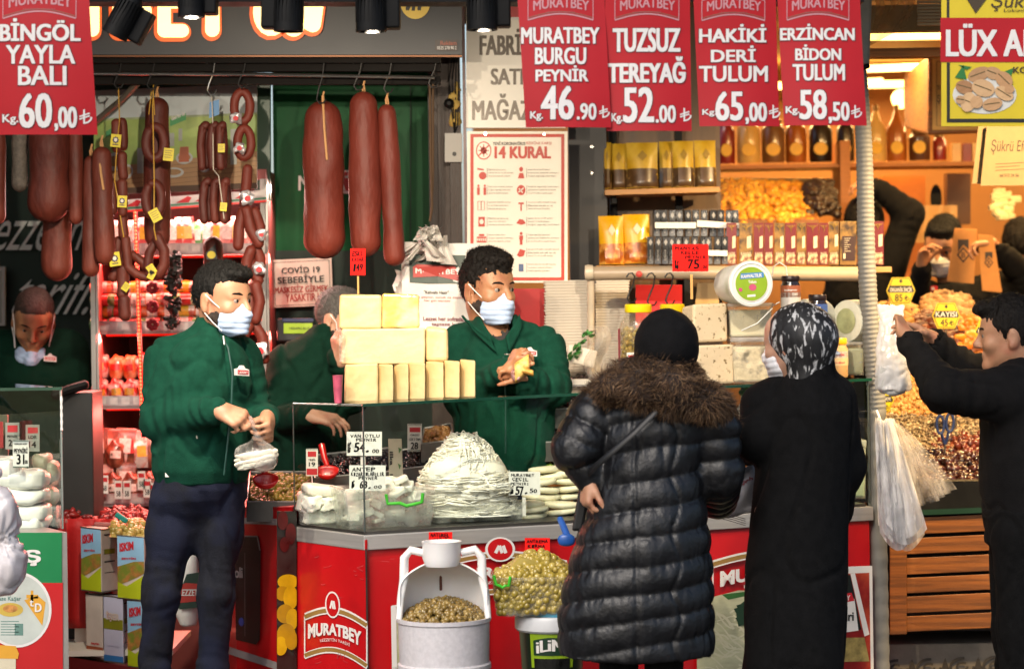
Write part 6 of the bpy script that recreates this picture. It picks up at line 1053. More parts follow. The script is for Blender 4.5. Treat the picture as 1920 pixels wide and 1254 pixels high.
for i,(x0,d) in enumerate(((1822,.04),(1838,.0))):
 T=thing('hanging_paper_bag',('pale kraft bag hanging behind the printed one','pale kraft bag printed with a shop name hanging under the pistachio banner')[i],'paper bag',P(1880,350,9.4+d));m=MB();m.hexa([P(x0,345+i*4,9.4+d),P(1960,344+i*4,9.4+d),P(1960,344,9.43+d),P(x0,345,9.43+d)],[P(x0+12,236,9.4+d),P(1960,236,9.4+d),P(1960,236,9.42+d),P(x0+12,236,9.42+d)]);m.build('paper',KR,T,bev=.002)
 if i:m=MB();pl=front(1838,236,1960,348,9.4);pl.text(m,'Şükrü Efendi',1857,262,1946,290,.01,.002,.1);[pl.line(m,[(1866,308+6*k),(1920-8*(k%2),305+6*k)],1,.002) for k in range(3)];pl.text(m,'tel 512 24 56',1874,326,1910,332,.02,.002);m.build('lettering',M('dark_ink','33241a',.7),T)
for x0,x1,y0,y1,Y,mt,l in ((1655,1735,330,520,12.6,'a85f1c','orange wood cupboard behind the raised arm'),(1776,1820,325,420,12.4,'4a2a12','brown cupboard door behind the paper bag holder')):m=MB();pl=front(x0,y0,x1,y1,Y);pl.sheet(m,x0,y0,x1,y1,0,.1);tag(m.build('cupboard',M('cup_'+mt,mt,.5,var=.2)),l,'cupboard')
m=MB();front(1745,340,1775,400,12.3).ell(m,1755,372,11,26,0);tag(m.build('oval_mirror',BLACK),'dark oval opening on the orange back wall','mirror');m=MB();m.grid(lambda u,v:P(1700+95*u,385+70*v,11.9+.02*math.sin(u*12)),16,4);tag(m.build('paper_stack',M('paper_warm','b98f5c',.6),smooth=True),'row of pale papers behind the masked bag holder','papers')
bed=thing('fruit_display','sloping wooden display bed full of dried fruit and nuts','display',at(1790,9.4,.1));cs=[P(1645,935,8.95),P(2010,930,8.95),P(2010,560,10.4),P(1640,575,10.4)];m=MB();m.add([c+V(0,0,-.05) for c in cs]+[V(c[0],c[1],.45) for c in cs],[(0,1,2,3),(4,7,6,5)]+[(i,4+i,4+(i+1)%4,(i+1)%4) for i in range(4)]);m.build('bed',BROWN,bed)
def Yd(y):return 8.95+(932-y)/362*1.45
hp=lambda *q:[(x,y,Yd(y)) for x,y in q]
heap('dates','glossy dark brown dates at the front of the spice display',hp((1660,935),(1860,930),(1848,850),(1680,838)),460,.021,M('date','260d07',.3,isl=('260d07','3a1408','180805','4a1c0c'),coat=.35),(1,.6,.55),.03,base=ICO2);heap('red_dates','reddish translucent dates behind the dark ones',hp((1760,858),(1856,855),(1848,812),(1745,815)),150,.019,M('date_red','4a1a0a',.3,isl=('4a1a0a','6a280e','32100a'),coat=.3),(1,.6,.55),.02,base=ICO2)
heap('sunflower_seeds','striped sunflower seeds in the middle of the spice display',hp((1655,842),(1850,840),(1850,780),(1650,770)),1500,.0085,M('seed','8d7656',.6,isl=('c9b48c','3a281c','a88f68','5c4330','d3c29a')),(1.2,.5,.4),.02,cat='seeds',lump=0);heap('roasted_nuts','golden roasted nuts spread behind the sunflower seeds',hp((1648,775),(1860,785),(1860,690),(1645,690)),1300,.0115,M('nut_gold','b5803c',.5,isl=('b5803c','d0a260','99662c','c28f4a','a8581c')),(1,.75,.75),.03,cat='nuts')
heap('mixed_nuts','orange and cream mixed nuts under the reaching arm',hp((1700,720),(1850,735),(1845,670),(1700,660)),420,.012,M('nut_mix','b06a2a',.5,isl=('b06a2a','c99452','7d3a18','a8742c')),(1,.8,.7),.03,cat='nuts')
heap('dried_plums','brown dried figs heaped beside the orange apricots',hp((1700,640),(1830,700),(1810,610),(1705,580)),260,.024,M('plum','4a1c0c',.4,isl=('4a1c0c','5c260f','33120a','70331a')),(1,1,.55),.06,base=ICO2);heap('apricots','bright orange dried apricots near the reaching man',hp((1775,690),(1880,700),(1870,590),(1768,600)),190,.026,M('apricot','c96a0c',.4,isl=('c96a0c','d97f1a','b5590a','e08f28'),coat=.2),(1,1,.45),.05,base=ICO2)
heap('walnuts','tan walnut-like figs piled at the back of the display',hp((1722,600),(1850,610),(1815,562),(1735,560)),220,.024,M('walnut','a8763c',.6,isl=('a8763c','bd8f58','8d5f2c','c9a06a'),bump=.5,bs=60),(1,1,.85),.05,base=ICO2,lump=.25);heap('fig_rings','strings of flattened pale figs at the back by the pole',hp((1640,630),(1725,635),(1725,575),(1640,572)),150,.025,M('fig','b07a3a',.55,isl=('b07a3a','c4934f','96642a')),(1,1,.5),.05,base=ICO2)
def hextag(label,x,y,r,Y,l1,num):
 T=thing('hexagon_tag',label,'price tag',P(x,y+r,Y));pl=front(x-r,y-r,x+r,y+r,Y);m=MB();hx=lambda k:[(x-r*k,y),(x-r*.62*k,y-r*.92*k),(x+r*.62*k,y-r*.92*k),(x+r*k,y),(x+r*.62*k,y+r*.92*k),(x-r*.62*k,y+r*.92*k)]
 pl.poly(m,hx(1),0);m.add([pl.pt(a,b,-.003) for a,b in hx(1)],[tuple(range(6))]);m.cur=1;pl.poly(m,hx(.93),.001);m.cur=0;pl.poly(m,hx(.88),.0016);m.cur=1;pl.poly(m,[(x-r*.95,y),(x-r*.72,y-r*.36),(x+r*.72,y-r*.36),(x+r*.95,y),(x+r*.78,y+r*.14),(x-r*.78,y+r*.14)],.0022);pl.poly(m,[(x,y-r*.82),(x+r*.14,y-r*.66),(x,y-r*.5),(x-r*.14,y-r*.66)],.0024);m.build('plate',[M('tag_yellow','d0b60e',.45),LBLACK],T)
 m=MB();pl.text(m,l1,x-r*.76,y-r*.3,x+r*.76,y+r*.08,.016,.004);m.cur=1;pl.text(m,num,x-r*.42,y+r*.24,x+r*.12,y+r*.74,.02,.004);lira(pl,m,x+r*.22,y+r*.28,r*.42,.004);m.build('lettering',[LWHITE,LBLACK],T)
 m=MB();m.tube([P(x,y+r*.9,Y+.004),P(x,y+r*2.2,Y+.01)],.003,6);m.build('stick',CHROME,T)
hextag('yellow hexagon tag ORGANİK İNCİR 85 above the figs',1689,545,27,9.9,'ORGANİK İNCİR','85');hextag('yellow hexagon tag KAYISI 45 in front of the apricots',1774,592,26,9.75,'KAYISI','45');hextag('yellow hexagon tag half hidden by the face of the reaching man',1852,622,24,9.8,'ERİK','40');hextag('yellow hexagon tag KINA ÇEREZ 30 below the reaching arm',1792,748,24,9.35,'KINA ÇEREZ','30');hextag('yellow hexagon tag ÇEKİRDEK 8 beside the ribbed pole',1652,750,24,9.3,'ÇEKİRDEK','28');hextag('small yellow hexagon tag behind the sleeve of the reaching man',1745,655,18,9.8,'FISTIK','95')
T=thing('scissors','blue-handled scissors stuck upright in the dates','scissors',P(1772,830,9.2));m=MB()
for x,y,a in ((1763,796,.12),(1781,792,-.1)):m.tube([P(x+7*math.cos(t)*math.cos(a)-0,y+17*math.sin(t)+7*math.cos(t)*a,9.18) for t in (2*math.pi*i/18 for i in range(18))],.0055,8,closed=True)
m.tube([P(1765,812,9.18),P(1771,832,9.19)],.006,8);m.tube([P(1779,808,9.18),P(1773,832,9.19)],.006,8);m.build('handle',M('handle_blue','1f2c52',.4),T,True);m=MB();m.tube([P(1771,830,9.19),P(1772,850,9.2)],.004,6);m.build('blades',CHROME,T)
T=thing('slatted_counter','orange slatted wooden front under the dried fruit','counter front',at(1780,8.9,.3));m=MB();q=lambda x,y,Y=8.85:P(x,y,Y)
ys=[(965,1000),(1003,1037),(1040,1075),(1077,1110),(1112,1147),(1149,1182)]
for i,(y0,y1) in enumerate(ys):e=1880+i*8;m.hexa([q(1700,y1+2),q(2000,y1-12),q(2000,y1-12,8.88),q(1700,y1+2,8.88)],[q(1700,y0+6),q(2000,y0-8),q(2000,y0-8,8.88),q(1700,y0+6,8.88)])
m.build('slats',WOOD,T,bev=.002);m=MB();m.hexa([q(1668,1190,8.83),q(1700,1189,8.83),q(1700,1189,8.9),q(1668,1190,8.9)],[q(1668,975,8.83),q(1700,974,8.83),q(1700,974,8.9),q(1668,975,8.9)]);m.build('corner_post',WOOD,T,bev=.003);m=MB();m.box((q(1830,1080,8.95)[0],8.96,.78),(.7,.1,.45));m.build('backing',BLACK,T);m=MB();m.hexa([q(1660,968,8.84),q(2000,955,8.84),q(2000,955,8.95),q(1660,968,8.95)],[q(1660,958,8.84),q(2000,945,8.84),q(2000,945,8.95),q(1660,958,8.95)]);m.build('green_edge',M('edge_green','0c2f1f',.4),T)
a,b=q(1650,1212),q(2050,1200);m=MB();m.box(((a[0]+b[0])/2,9.1,a[2]/2),(b[0]-a[0],.4,a[2]));T=tag(m.build('stone_base',M('stone_base','5c554a',.7,var=.3,vs=9,bump=.5,bs=20)),'worn stone base with faded ornament tiles under the slatted counter','base');m=MB();pl=Pl(1650,1212,2000,1300,q(1650,1216,8.896),q(2000,1204,8.896),q(1650,1304,8.896))
for i in range(5):
 x=1680+i*62;pl.line(m,[(x+22*math.cos(t),1250+16*math.sin(t)) for t in (k*.35 for k in range(15))],5,.002);pl.line(m,[(x+10*math.cos(t),1250+8*math.sin(t)) for t in (k*.5 for k in range(12))],4,.002);pl.poly(m,[(x+30,1232),(x+37,1252),(x+30,1268),(x+24,1250)],.002)
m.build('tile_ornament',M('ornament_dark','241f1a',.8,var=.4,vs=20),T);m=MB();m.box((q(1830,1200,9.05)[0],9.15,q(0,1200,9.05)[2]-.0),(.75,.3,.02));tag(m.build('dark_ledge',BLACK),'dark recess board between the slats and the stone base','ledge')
FILM=thin('bag_film','f8f8fa',.9,.12,.75,'f2f2f4',.5);FILM2=thin('bag_film_clear','f6f4f2',.95,.06,.22,'e8e8ec')
T=thing('bag_bundle','long bundle of clear and white plastic bags hung below the pole','bag bundle',P(1690,1018,8.3));r_=random.Random(4)
m=MB()
for i in range(9):w0,w1=r_.uniform(8,16),r_.uniform(30,42);cx=1652+i*1.2;dx=r_.uniform(22,42);d=r_.uniform(-.05,.05);ph=r_.uniform(0,6);m.grid(lambda u,v:P(cx+dx*v+(u-.5)*2*(w0+(w1-w0)*v**.7),782+(205+r_.uniform(0,1)*0+12*math.sin(i))*v*(1+.12*math.sin(3.1*u))+8*math.sin(u*3),8.34+d+.022*math.sin(u*9+ph+v*2)+.018*abs(math.sin(u*15+ph*2+3*v))+.01*math.sin(v*13+ph+u*5)),26,20)
m.build('white_bags',FILM,T,True);m=MB()
for i in range(4):dx=50+9*i;m.grid(lambda u,v:P(1668+dx*v**.8*1.2+(u-.5)*2*(6+28*v**.6),788+(170-8*i)*v*(1.0-.12*u),8.36+.02*i+.03*math.sin(u*7+i+v*3)+.016*abs(math.sin(u*17+v*6+i))),24,18)
m.build('clear_bags',FILM2,T,True);m=MB();m.tube([P(1644,770,8.5),P(1648,780,8.4),P(1652,792,8.33)],.004,6);m.build('tie',CORD if 'CORD' in globals() else WHITEP,T,True)
T=thing('bag_of_powder','clear bag with white contents hanging from the ribbed pole at the reaching hands','bag',P(1675,735,8.2));c=P(1675,680,8.22);sb=SDF(c-V(.1,.08,.13),c+V(.12,.08,.24),.0065);sb.loft([(P(1676,733,8.22),.064,.045),(P(1674,700,8.22),.062,.045),(P(1670,660,8.22),.05,.035),(P(1668,610,8.24),.042,.018),(P(1672,572,8.26),.05,.012)],0,.01);skin_obj(sb,'film',FILM,T,lambda v,n:.008*nz(v,(30,30,9))+.005*nz(v,60,3)-.007*np.clip(.12-np.abs(nz(v,(20,20,8),5)),0,1)/.12);m=MB();m.sell(P(1676,705,8.22),(.052,.036,.06),.6,.7,amp=.008,fr=30);m.build('contents',M('powder_white','b5b6b6',.8,var=.05),T,True)
# ---- counter at the near left, crates, tins, buckets
LY=7.85
lc=thing('side_counter','second glass counter at the left edge with a green and red printed front','counter',at(30,LY,0));zl0=P(50,992,LY)[2];zt0=P(50,732,LY)[2];xr0=P(104,0,LY)[0];xl0=xr0-.75
m=MB();bk_=xr0-.3;m.hexa([(xl0,LY-.01,0),(xr0+.015,LY-.01,0),(bk_,LY+.55,0),(xl0,LY+.55,0)],[(xl0,LY-.01,zl0-.01),(xr0+.015,LY-.01,zl0-.01),(bk_,LY+.55,zl0-.01),(xl0,LY+.55,zl0-.01)]);m.build('base_cabinet',M('panel_edge','8d8a86',.4,.4),lc)
def sb_(m,x0,y0,z0,x1,y1,z1):m.box(((x0+x1)/2,(y0+y1)/2,(z0+z1)/2),(x1-x0,y1-y0,z1-z0))
m=MB();sb_(m,xl0,LY,zl0,xr0,LY+.006,zt0);m.build('front_pane',GL,lc);m=MB();m.hexa([(xr0-.006,LY+.007,zl0),(xr0,LY+.007,zl0),(bk_+.03,LY+.5,zl0),(bk_+.024,LY+.5,zl0)],[(xr0-.006,LY+.007,zt0),(xr0,LY+.007,zt0),(bk_+.03,LY+.5,zt0),(bk_+.024,LY+.5,zt0)]);m.build('side_pane',GL,lc);m=MB();m.hexa([(xl0,LY-.004,zt0+.001),(xr0+.004,LY-.004,zt0+.001),(bk_+.03,LY+.5,zt0+.001),(xl0,LY+.5,zt0+.001)],[(xl0,LY-.004,zt0+.009),(xr0+.004,LY-.004,zt0+.009),(bk_+.03,LY+.5,zt0+.009),(xl0,LY+.5,zt0+.009)]);m.build('top_plate',GL,lc);m=MB();sb_(m,xl0,LY-.007,zt0,xr0+.006,LY-.0045,zt0+.01);m.build('plate_edge',GEDGE,lc)
m=MB();sb_(m,xr0-.003,LY-.004,zl0,xr0+.003,LY+.002,zt0);m.build('glass_seam',GFILM,lc);m=MB();m.tube([(xr0+.002,LY-.006,zt0-.02-i*.012+.002*math.sin(i*2)) for i in range(10)],[.003+.002*(i%2) for i in range(10)],6);m.build('silicone',LWHITE,lc,True);m=MB();sb_(m,xl0,LY+.5,zl0,bk_+.02,LY+.52,zt0-.1);m.build('back_panel',M('back_olive','4d4c38',.4,var=.15),lc)
pl=front(-60,998,118,1254,LY-.012);m=MB();pl.sheet(m,-60,998,116,1092,.002,.003);m.cur=1;pl.sheet(m,-60,1092,118,1700,.002,.003);m.build('printed_front',[M('print_green','07713f',.4,var=.05),RED],lc)
m=MB();pl.text(m,'MEMİŞ',-80,1024,77,1060,.06,.004);m.build('lettering',LWHITE,lc);m=MB();pl.ell(m,32,1142,65,71,.0035,40);m.cur=1;pl.ell(m,32,1142,60,66,.004,40);m.cur=2;pl.poly(m,[(46,1124),(72,1116),(86,1128),(80,1172)],.0045);pl.rect(m,58,1106,63,1128,.0045);pl.rect(m,50,1114,72,1121,.0045);m.cur=0;pl.text(m,'D',66,1130,79,1146,.05,.006);pl.text(m,'t',56,1124,64,1136,.05,.006);m.cur=3;pl.ell(m,20,1142,24,13,.0045);m.cur=4;pl.ell(m,20,1140,14,7,.005);m.cur=5;[pl.line(m,[(2,1164+i*5),(36-6*(i%2),1164+i*5)],1.4,.0045) for i in range(6)];pl.rect(m,28,1168,44,1190,.0045);pl.text(m,'Taze Kaşar',-8,1117,40,1127,.02,.0045);m.build('package_print',[LWHITE,M('print_pale2','b3bab4',.4),M('print_gold','c9932a',.45),M('print_egg','bba044',.45),M('print_filling','b0793a',.5,var=.4,vs=60),M('print_teal','5a7d74',.5)],lc)
m=MB();pl.poly(m,[(-60,1204),(30,1210),(36,1224),(34,1234),(-60,1232)],.005);m.cur=1;pl.rect(m,-60,1232,30,1300,.0045);m.build('tub_print',[M('print_gold','c9932a',.45),M('print_cream','c2b9a0',.5)],lc)
for i,(x,y,w_,h_) in enumerate(((42,981,50,17),(40,960,52,18),(36,929,54,16),(34,898,56,20),(5,878,40,24))):
 m=MB();m.sell(P(x,y,8.1),(w_*S(8.1),.09,h_*S(8.1)),.55,.5,amp=.008,fr=22,seed=i,nu=28,nv=12);tag(m.build('cheese_bag',M('bagged_cheese','e8e6de',.28,var=.06,vs=12,bump=.25,bs=20,coat=.5),smooth=True,ang=0),('bottom film-wrapped white cheese','film-wrapped white cheese second from the bottom','film-wrapped white cheese second from the top','plump film-wrapped cheese on top under the 31 card','white cheese bag behind the top one at the frame edge')[i]+' in the side counter','cheese')
for i,(x,y) in enumerate(((80,868),(94,882),(92,930))):m=MB();m.sell(P(x,y,8.28),(.03,.06,.035),.7,.7,amp=.008,fr=25,seed=i+9);tag(m.build('cheese_ball',M('olive_cheese','7d7a62',.4,var=.15),smooth=True),('uppermost grey-green cheese bag behind the wrapped cheeses','middle grey-green cheese bag behind the wrapped cheeses','lowest grey-green cheese bag against the side glass')[i],'cheese')
card('white card PEYNİRİ 31 with a green edge in the side counter',24,825,54,876,7.98,[('GERÇEK KÖY',27,830,51,834),('PEYNİRİ',26,838,52,849),('31',31,851,46,870),('00',47,862,52,869),('#',24.5,825.5,53.5,827,3),('#',24.5,874,53.5,875.5,3)],hand_=False,stick=(40,886,.004));card('framed card nearest the frame edge in the side counter',10,792,36,842,8.3,[('#',14,797,33,810,1),('PEYNİR',14,814,32,820),('29',16,824,30,836)],hand_=False,mat=M('card_grey','8d8b84',.6));card('framed card beside the side glass in the side counter',48,796,74,846,8.3,[('#',52,801,71,812,1),('LOR',53,816,69,822),('14',54,827,68,839)],hand_=False,mat=M('card_grey','8d8b84',.6));m=MB();m.box(P(-8,815,8.3),(.05,.01,.09));tag(m.build('red_card',M('card_red','8d1a18',.5)),'red card at the frame edge behind the side glass','card')
c=P(8,1010,7.3);sb=SDF(c-V(.16,.1,.22),c+V(.12,.56,.5),.008);sb.el(P(-6,970,7.3),(.075,.06,.1),None,.02);sb.el(P(8,1060,7.3),(.068,.06,.09),None,.02);sb.rc(P(-10,1010,7.3),P(30,1022,7.28),.03,.012,.02);sb.chain([P(-8,890,7.3),P(-14,840,7.45),P(-24,742,7.8)],[.02,.008,.008],.015);o=skin_obj(sb,'plastic_bag',M('bag_lilac_white','c4bebf',.35,var=.1,bump=.5,bs=22,coat=.3),None,lambda v,n:.009*np.sin(np.arctan2(v[:,2]-c[2],v[:,0]-c[0])*16+6*nz(v,9))*np.exp(-np.linalg.norm(v-np.array(P(14,1016,7.28)),axis=1)/.07)+.012*nz(v,(14,14,8))+.006*nz(v,(40,40,14),4)-.006*np.clip(.1-np.abs(nz(v,(16,16,7),8)),0,1)/.1,2);tag(o,'knotted white plastic bag hanging at the edge before the side counter','bag')
m=MB();a,b=P(100,0,9.0),P(162,0,9.0);m.box(((a+b)[0]/2,9.12,P(0,738,9.0)[2]/2),((b-a)[0],.22,P(0,738,9.0)[2]));tag(m.build('dark_cabinet',M('cabinet_dark','10120f',.5,var=.2),bev=.004),'plain dark cabinet between the side counter and the fridge','cabinet');m=MB();m.sausage([P(104,740,8.95),P(130,730,8.98),P(158,722,9.0)],.018,8);tag(m.build('rolled_cloth',BLACK,smooth=True),'dark rolled cloth on the dark cabinet','cloth')
RC=M('crate_red','6d1412',.5,var=.2);
for i,(x0,x1,y0,y1,Y) in enumerate(((108,178,950,976,8.9),(180,290,958,982,8.85))):
 T=thing('crate',('long red crate of dried red food before the fridge','red crate of red packets behind the tins')[i],'crate',P((x0+x1)/2,y1,Y));c=[P(x0,y1,Y),P(x1,y1+3,Y),P(x1,y0+3,Y+.45),P(x0,y0,Y+.45)];m=MB();m.add([q for q in c]+[q+V(0,0,-.09) for q in c],[(4,5,6,7),(0,4,5,1),(1,5,6,2),(2,6,7,3),(3,7,4,0)]);o=m.build('box',RC,T);o.modifiers.new('s','SOLIDIFY').thickness=.01
 m=MB();m.tube([c[0],c[1],c[2],c[3]],.008,6,closed=True);m.build('rim',M('rim_pink','9a5c58',.5),T,True);heap('dried_peppers',('dried red peppers in the long crate','red sachets heaped in the crate behind the tins')[i],[(x0+5,y1-2,Y+.03),(x1-5,y1-1,Y+.03),(x1-5,y0+3,Y+.42),(x0+5,y0+1,Y+.42)],110,.022,M('dry_red','7d0f0c',.4,isl=('8d100c','5c0a0a','a8201a')),(1.3,.7,.5),.03,cat='dried peppers')
m=MB();m.grid(lambda u,v:P(112+100*u,972+205*v,8.88+.02*math.sin(u*9+.6*v)+.01*math.sin(u*17)),20,10);o=m.build('red_cloth',M('cloth_red','a81414',.6,var=.12,bump=.2),smooth=True);o.modifiers.new('s','SOLIDIFY').thickness=.006;tag(o,'red cloth hanging down in front of the crates','cloth')
z1=P(190,1215,8.75)[2];T=thing('display_step','low white display step with a dark red front','step',at(190,8.8,.1));m=MB();m.box((P(185,0,8.8)[0],8.95,z1-.01),(.5,.5,.02));m.box(P(168,1180,8.95),(.1,.06,.1));m.build('top',WHITEP,T);m=MB();m.hexa([P(100,1400,8.68),P(270,1420,8.6),P(270,1420,8.7),P(100,1400,8.75)],[P(100,1226,8.68),P(270,1254,8.6),P(270,1254,8.65),P(100,1226,8.74)]);m.build('front',M('step_red','5d0d10',.5,var=.1),T)
TINS=[M('tin_sky','86b0d0',.35,var=.08,coat=.3),M('tin_lime','a5b21c',.4,var=.1),M('tin_olives','9a6a34',.45,var=.4,vs=40,col2='6d7a2a',c2s=30),M('tin_pale','c9bdb4',.4,var=.12),M('tin_lilac','b9b9d0',.4,var=.08),REDP,M('tin_blue','2f6fae',.4),M('tin_olive_band','7d7d1c',.45),M('tin_rust','8d4526',.45)]
def tin(label,x0,xm,x1,y0,y1,Y,style):
 """front face x0..xm, side face xm..x1 going back"""
 T=thing('tin',label,'tin',P((x0+x1)/2,y1,Y));a,b,c=P(x0,y1,Y),P(xm,y1+5,Y-.05),P(x1,y1,Y+.1);d=a+(c-b);h_=V(0,0,(y1-y0)*S(Y));m=MB();m.hexa([a,b,c,d],[q+h_ for q in (a,b,c,d)]);m.build('can',TINS[3 if style!='iser' else 4],T,bev=.004);m=MB();m.tube([q+h_ for q in (a,b,c,d)],.003,6,closed=True);m.tube([a,b,c,d],.003,6,closed=True);m.build('rim',M('rim_tin','6d675f',.4,.6),T,True)
 n=(b-a).cross(V(0,0,1)).normalized();G=lambda u,v,o=.001:a.lerp(b,u)+h_*v+n*o;m=MB();R_=lambda u0,v0,u1,v1,o=.001:m.add([G(u0,v0,o),G(u1,v0,o),G(u1,v1,o),G(u0,v1,o)],[(0,1,2,3)])
 def tx(t,u0,v0,u1,v1,o=.003,sl=0):q,fs=text2d(t,.05);m.add([G(u0+(u1-u0)*x,v0+(v1-v0)*y+sl*x,o) for x,y in q],fs)
 if style=='olive':
  m.cur=0;R_(.01,.4,.99,.99);m.cur=2;m.add([G(.01,.2,.0016),G(.4,.28,.0016),G(.99,.42,.0016),G(.99,.62,.0016),G(.6,.6,.0016),(G(.01,.5,.0016))],[tuple(range(6))]);m.cur=1;m.add([G(.01,.01,.002),G(.99,.01,.002),G(.99,.4,.002),G(.35,.2,.002),G(.01,.26,.002)],[tuple(range(5))]);m.cur=5;tx('ISKIM',.1,.74,.62,.88,.003,.05);tx('ZEYTİN',.15,.62,.7,.66,.003,.02)
 elif style=='iser':m.cur=7;R_(.01,.5,.99,.66);m.cur=3;tx('İŞER',.16,.62,.86,.78,.004);m.cur=5;tx('İŞER',.18,.63,.84,.77,.003);m.cur=6;R_(.01,.01,.99,.1);m.cur=4;tx('Zeytin Yağı',.2,.24,.8,.28)
 elif style=='pale':m.cur=8;R_(.01,.12,.99,.18);m.cur=5;tx('zeytin',.3,.2,.8,.25)
 m.build('print',TINS,T)
 n2=(c-b).cross(V(0,0,1)).normalized();G2=lambda u,v,o=.001:b.lerp(c,u)+h_*v+n2*o;m=MB()
 for v0,v1,k in ((.6,.68,1),(.47,.49,2),(.3,.31,2),(.9,.92,2)):m.cur=k;m.add([G2(.15,v0),G2(.75,v0),G2(.75,v1),G2(.15,v1)],[(0,1,2,3)])
 m.build('side_print',[TINS[3],TINS[7],LBLACK],T);return T
tin('pale tin on the floor row nearest the red cloth',162,194,200,1112,1230,8.75,'pale');tin('lilac tin with a white shop name on an olive band',195,232,242,1116,1238,8.7,'iser');tin('small olive tin on the floor beside the jeans',240,282,290,1124,1248,8.65,'olive');tin('blue and lime olive tin at the outer end of the top row',153,191,224,988,1105,8.74,'olive');tin('blue and lime olive tin under the open olives beside the jeans',221,272,300,1003,1120,8.66,'olive')
heap('tin_olives','open tin of green olives on the top row of tins',[(205,1000,8.66),(288,1003,8.66),(284,980,8.85),(210,978,8.85)],90,.0125,OP,(1,1,1.25),.02,base=ICO2,cat='olives',lump=0);m=MB();m.box(P(228,970,8.72),(.05,.015,.02),Matrix.Rotation(.6,3,'Y'));tag(m.build('teal_scoop_handle',M('teal_plastic','0f7a70',.4),bev=.004),'teal scoop handle sticking up from the tin of olives','scoop')
T=thing('olive_cabinet','red cabinet under the green olives printed with a dark olive package','cabinet',at(500,8.3,0));a,b=P(440,950,8.55),P(548,950,8.25);m=MB();q=[a,b,b+V(.04,.35,0),a+V(-.1,.35,0)];m.hexa([lift(p,0) for p in q],q);m.build('body',RED,T);pl=Pl(440,950,548,1254,a+V(0,-.004,0),b+V(0,-.004,0),lift(a,P(440,1254,8.55)[2])+V(0,-.004,0));m=MB();pl.poly(m,[(440,969),(548,972),(548,984),(440,980)],.002);pl.poly(m,[(424,1212),(548,1240),(548,1254),(424,1226)],.002);m.cur=1;pl.poly(m,[(446,1002),(486,1004),(490,1030),(486,1194),(478,1204),(440,1198),(440,1010)],.002);m.cur=0;pl.text(m,'oli',440,1062,456,1082,.04,.004);m.cur=2;pl.ell(m,452,1164,5,8,.004);m.cur=3;pl.line(m,[(446,1004),(484,1004),(489,1030)],3,.003);pl.line(m,[(460,1035),(458,1190)],1,.003);m.build('package_print',[M('stripe_grey','8a8486',.4),M('print_dark','161413',.3,var=.5,vs=6),M('print_blue','1f3a8a',.4),M('print_grey','6d6a68',.4)],T)
T=thing('photo_panel','narrow photo panel of yellow peppers and dark olives beside the counter corner','panel',at(540,8.2,0));a,b,c,d=P(519,958,8.2),P(556,958,8.24),P(556,1500,8.24),P(519,1500,8.2);m=MB();m.hexa([d,c,c+V(0,.012,0),d+V(0,.012,0)],[a,b,b+V(0,.012,0),a+V(0,.012,0)]);m.build('board',M('photo_dark','1c1a17',.3,var=.6,vs=10,coat=.4),T);pl=Pl(519,958,556,1254,a+V(0,-.003,0),b+V(0,-.003,0),P(519,1254,8.2)+V(0,-.003,0));m=MB()
for i,(x,y,rx,ry) in enumerate(((540,1090,20,14),(530,1112,14,14),(545,1120,14,22),(534,1150,16,18),(548,1160,12,20),(536,1190,18,22),(526,1210,12,18),(546,1200,12,18))):m.cur=i%2;pl.poly(m,[(min(556,max(519,x+rx*math.cos(t))),y+ry*math.sin(t)) for t in (2*math.pi*k/18 for k in range(18))],.001+i*.0003)
m.cur=2
for i,(x,y,rx,ry) in enumerate(((530,975,10,18),(545,1000,10,20),(533,1020,9,14))):pl.poly(m,[(min(556,max(519,x+rx*math.cos(t))),y+ry*math.sin(t)) for t in (2*math.pi*k/18 for k in range(18))],.001+i*.0003)
m.build('photo_print',[M('pep_yellow','c2990c',.3,var=.25,vs=10),M('pep_yellow2','a87e08',.3,var=.25,vs=10),M('olive_red','4a0d0c',.3,var=.4)],T)
c=P(352,1110,8.45);sb=SDF(c-V(.1,.08,.16),c+V(.1,.08,.24),.007);sb.loft([(P(352,1172,8.45),.028,.03),(P(350,1150,8.45),.042,.04),(P(352,1090,8.45),.04,.035),(P(360,1040,8.45),.024,.02),(P(366,1005,8.45),.01,.01)],0,.01);T=thing('carrier_bag','white carrier bag with a red and green print hanging behind the jeans','bag',P(352,1176,8.45));skin_obj(sb,'film',BAGW,T,lambda v,n:.004*nz(v,(25,25,10)));m=MB();pl=front(330,1070,375,1150,8.4);pl.poly(m,[(333,1118),(350,1076),(374,1072),(374,1138),(336,1142)],.0);m.cur=1;pl.poly(m,[(333,1100),(348,1092),(373,1094),(373,1126),(334,1130)],.0015);m.cur=2;pl.text(m,'LEZZET',337,1104,371,1116,.04,.003);m.build('print',[M('bag_green','22392e',.5),M('bag_red','a8332b',.5),LWHITE],T)
Y=7.55;PLAST=M('milky_plastic','e4e2e0',.4,var=.06,vs=6,sss=.1);T=thing('olive_drum','white plastic drum cut open and filled with olives before the counter','drum',at(838,Y,0));k=S(Y);b=at(838,Y,0);r=86*k;zr=P(838,1158,Y)[2]
m=MB();m.lathe([(r*.93,0),(r*.95,.1),(r*.98,zr-.16),(r*1.02,zr-.155),(r*1.02,zr-.14),(r*.98,zr-.135),(r*1.0,zr-.012),(r*1.03,zr-.008),(r*1.03,zr+.004),(r*.98,zr+.004),(r*.95,zr-.06)],b,40);m.build('drum_body',M('drum_grey','c4c0c2',.4,var=.1,vs=70,sss=.05),T,True)
m=MB();zc=lambda y:P(838,y,Y)[2]
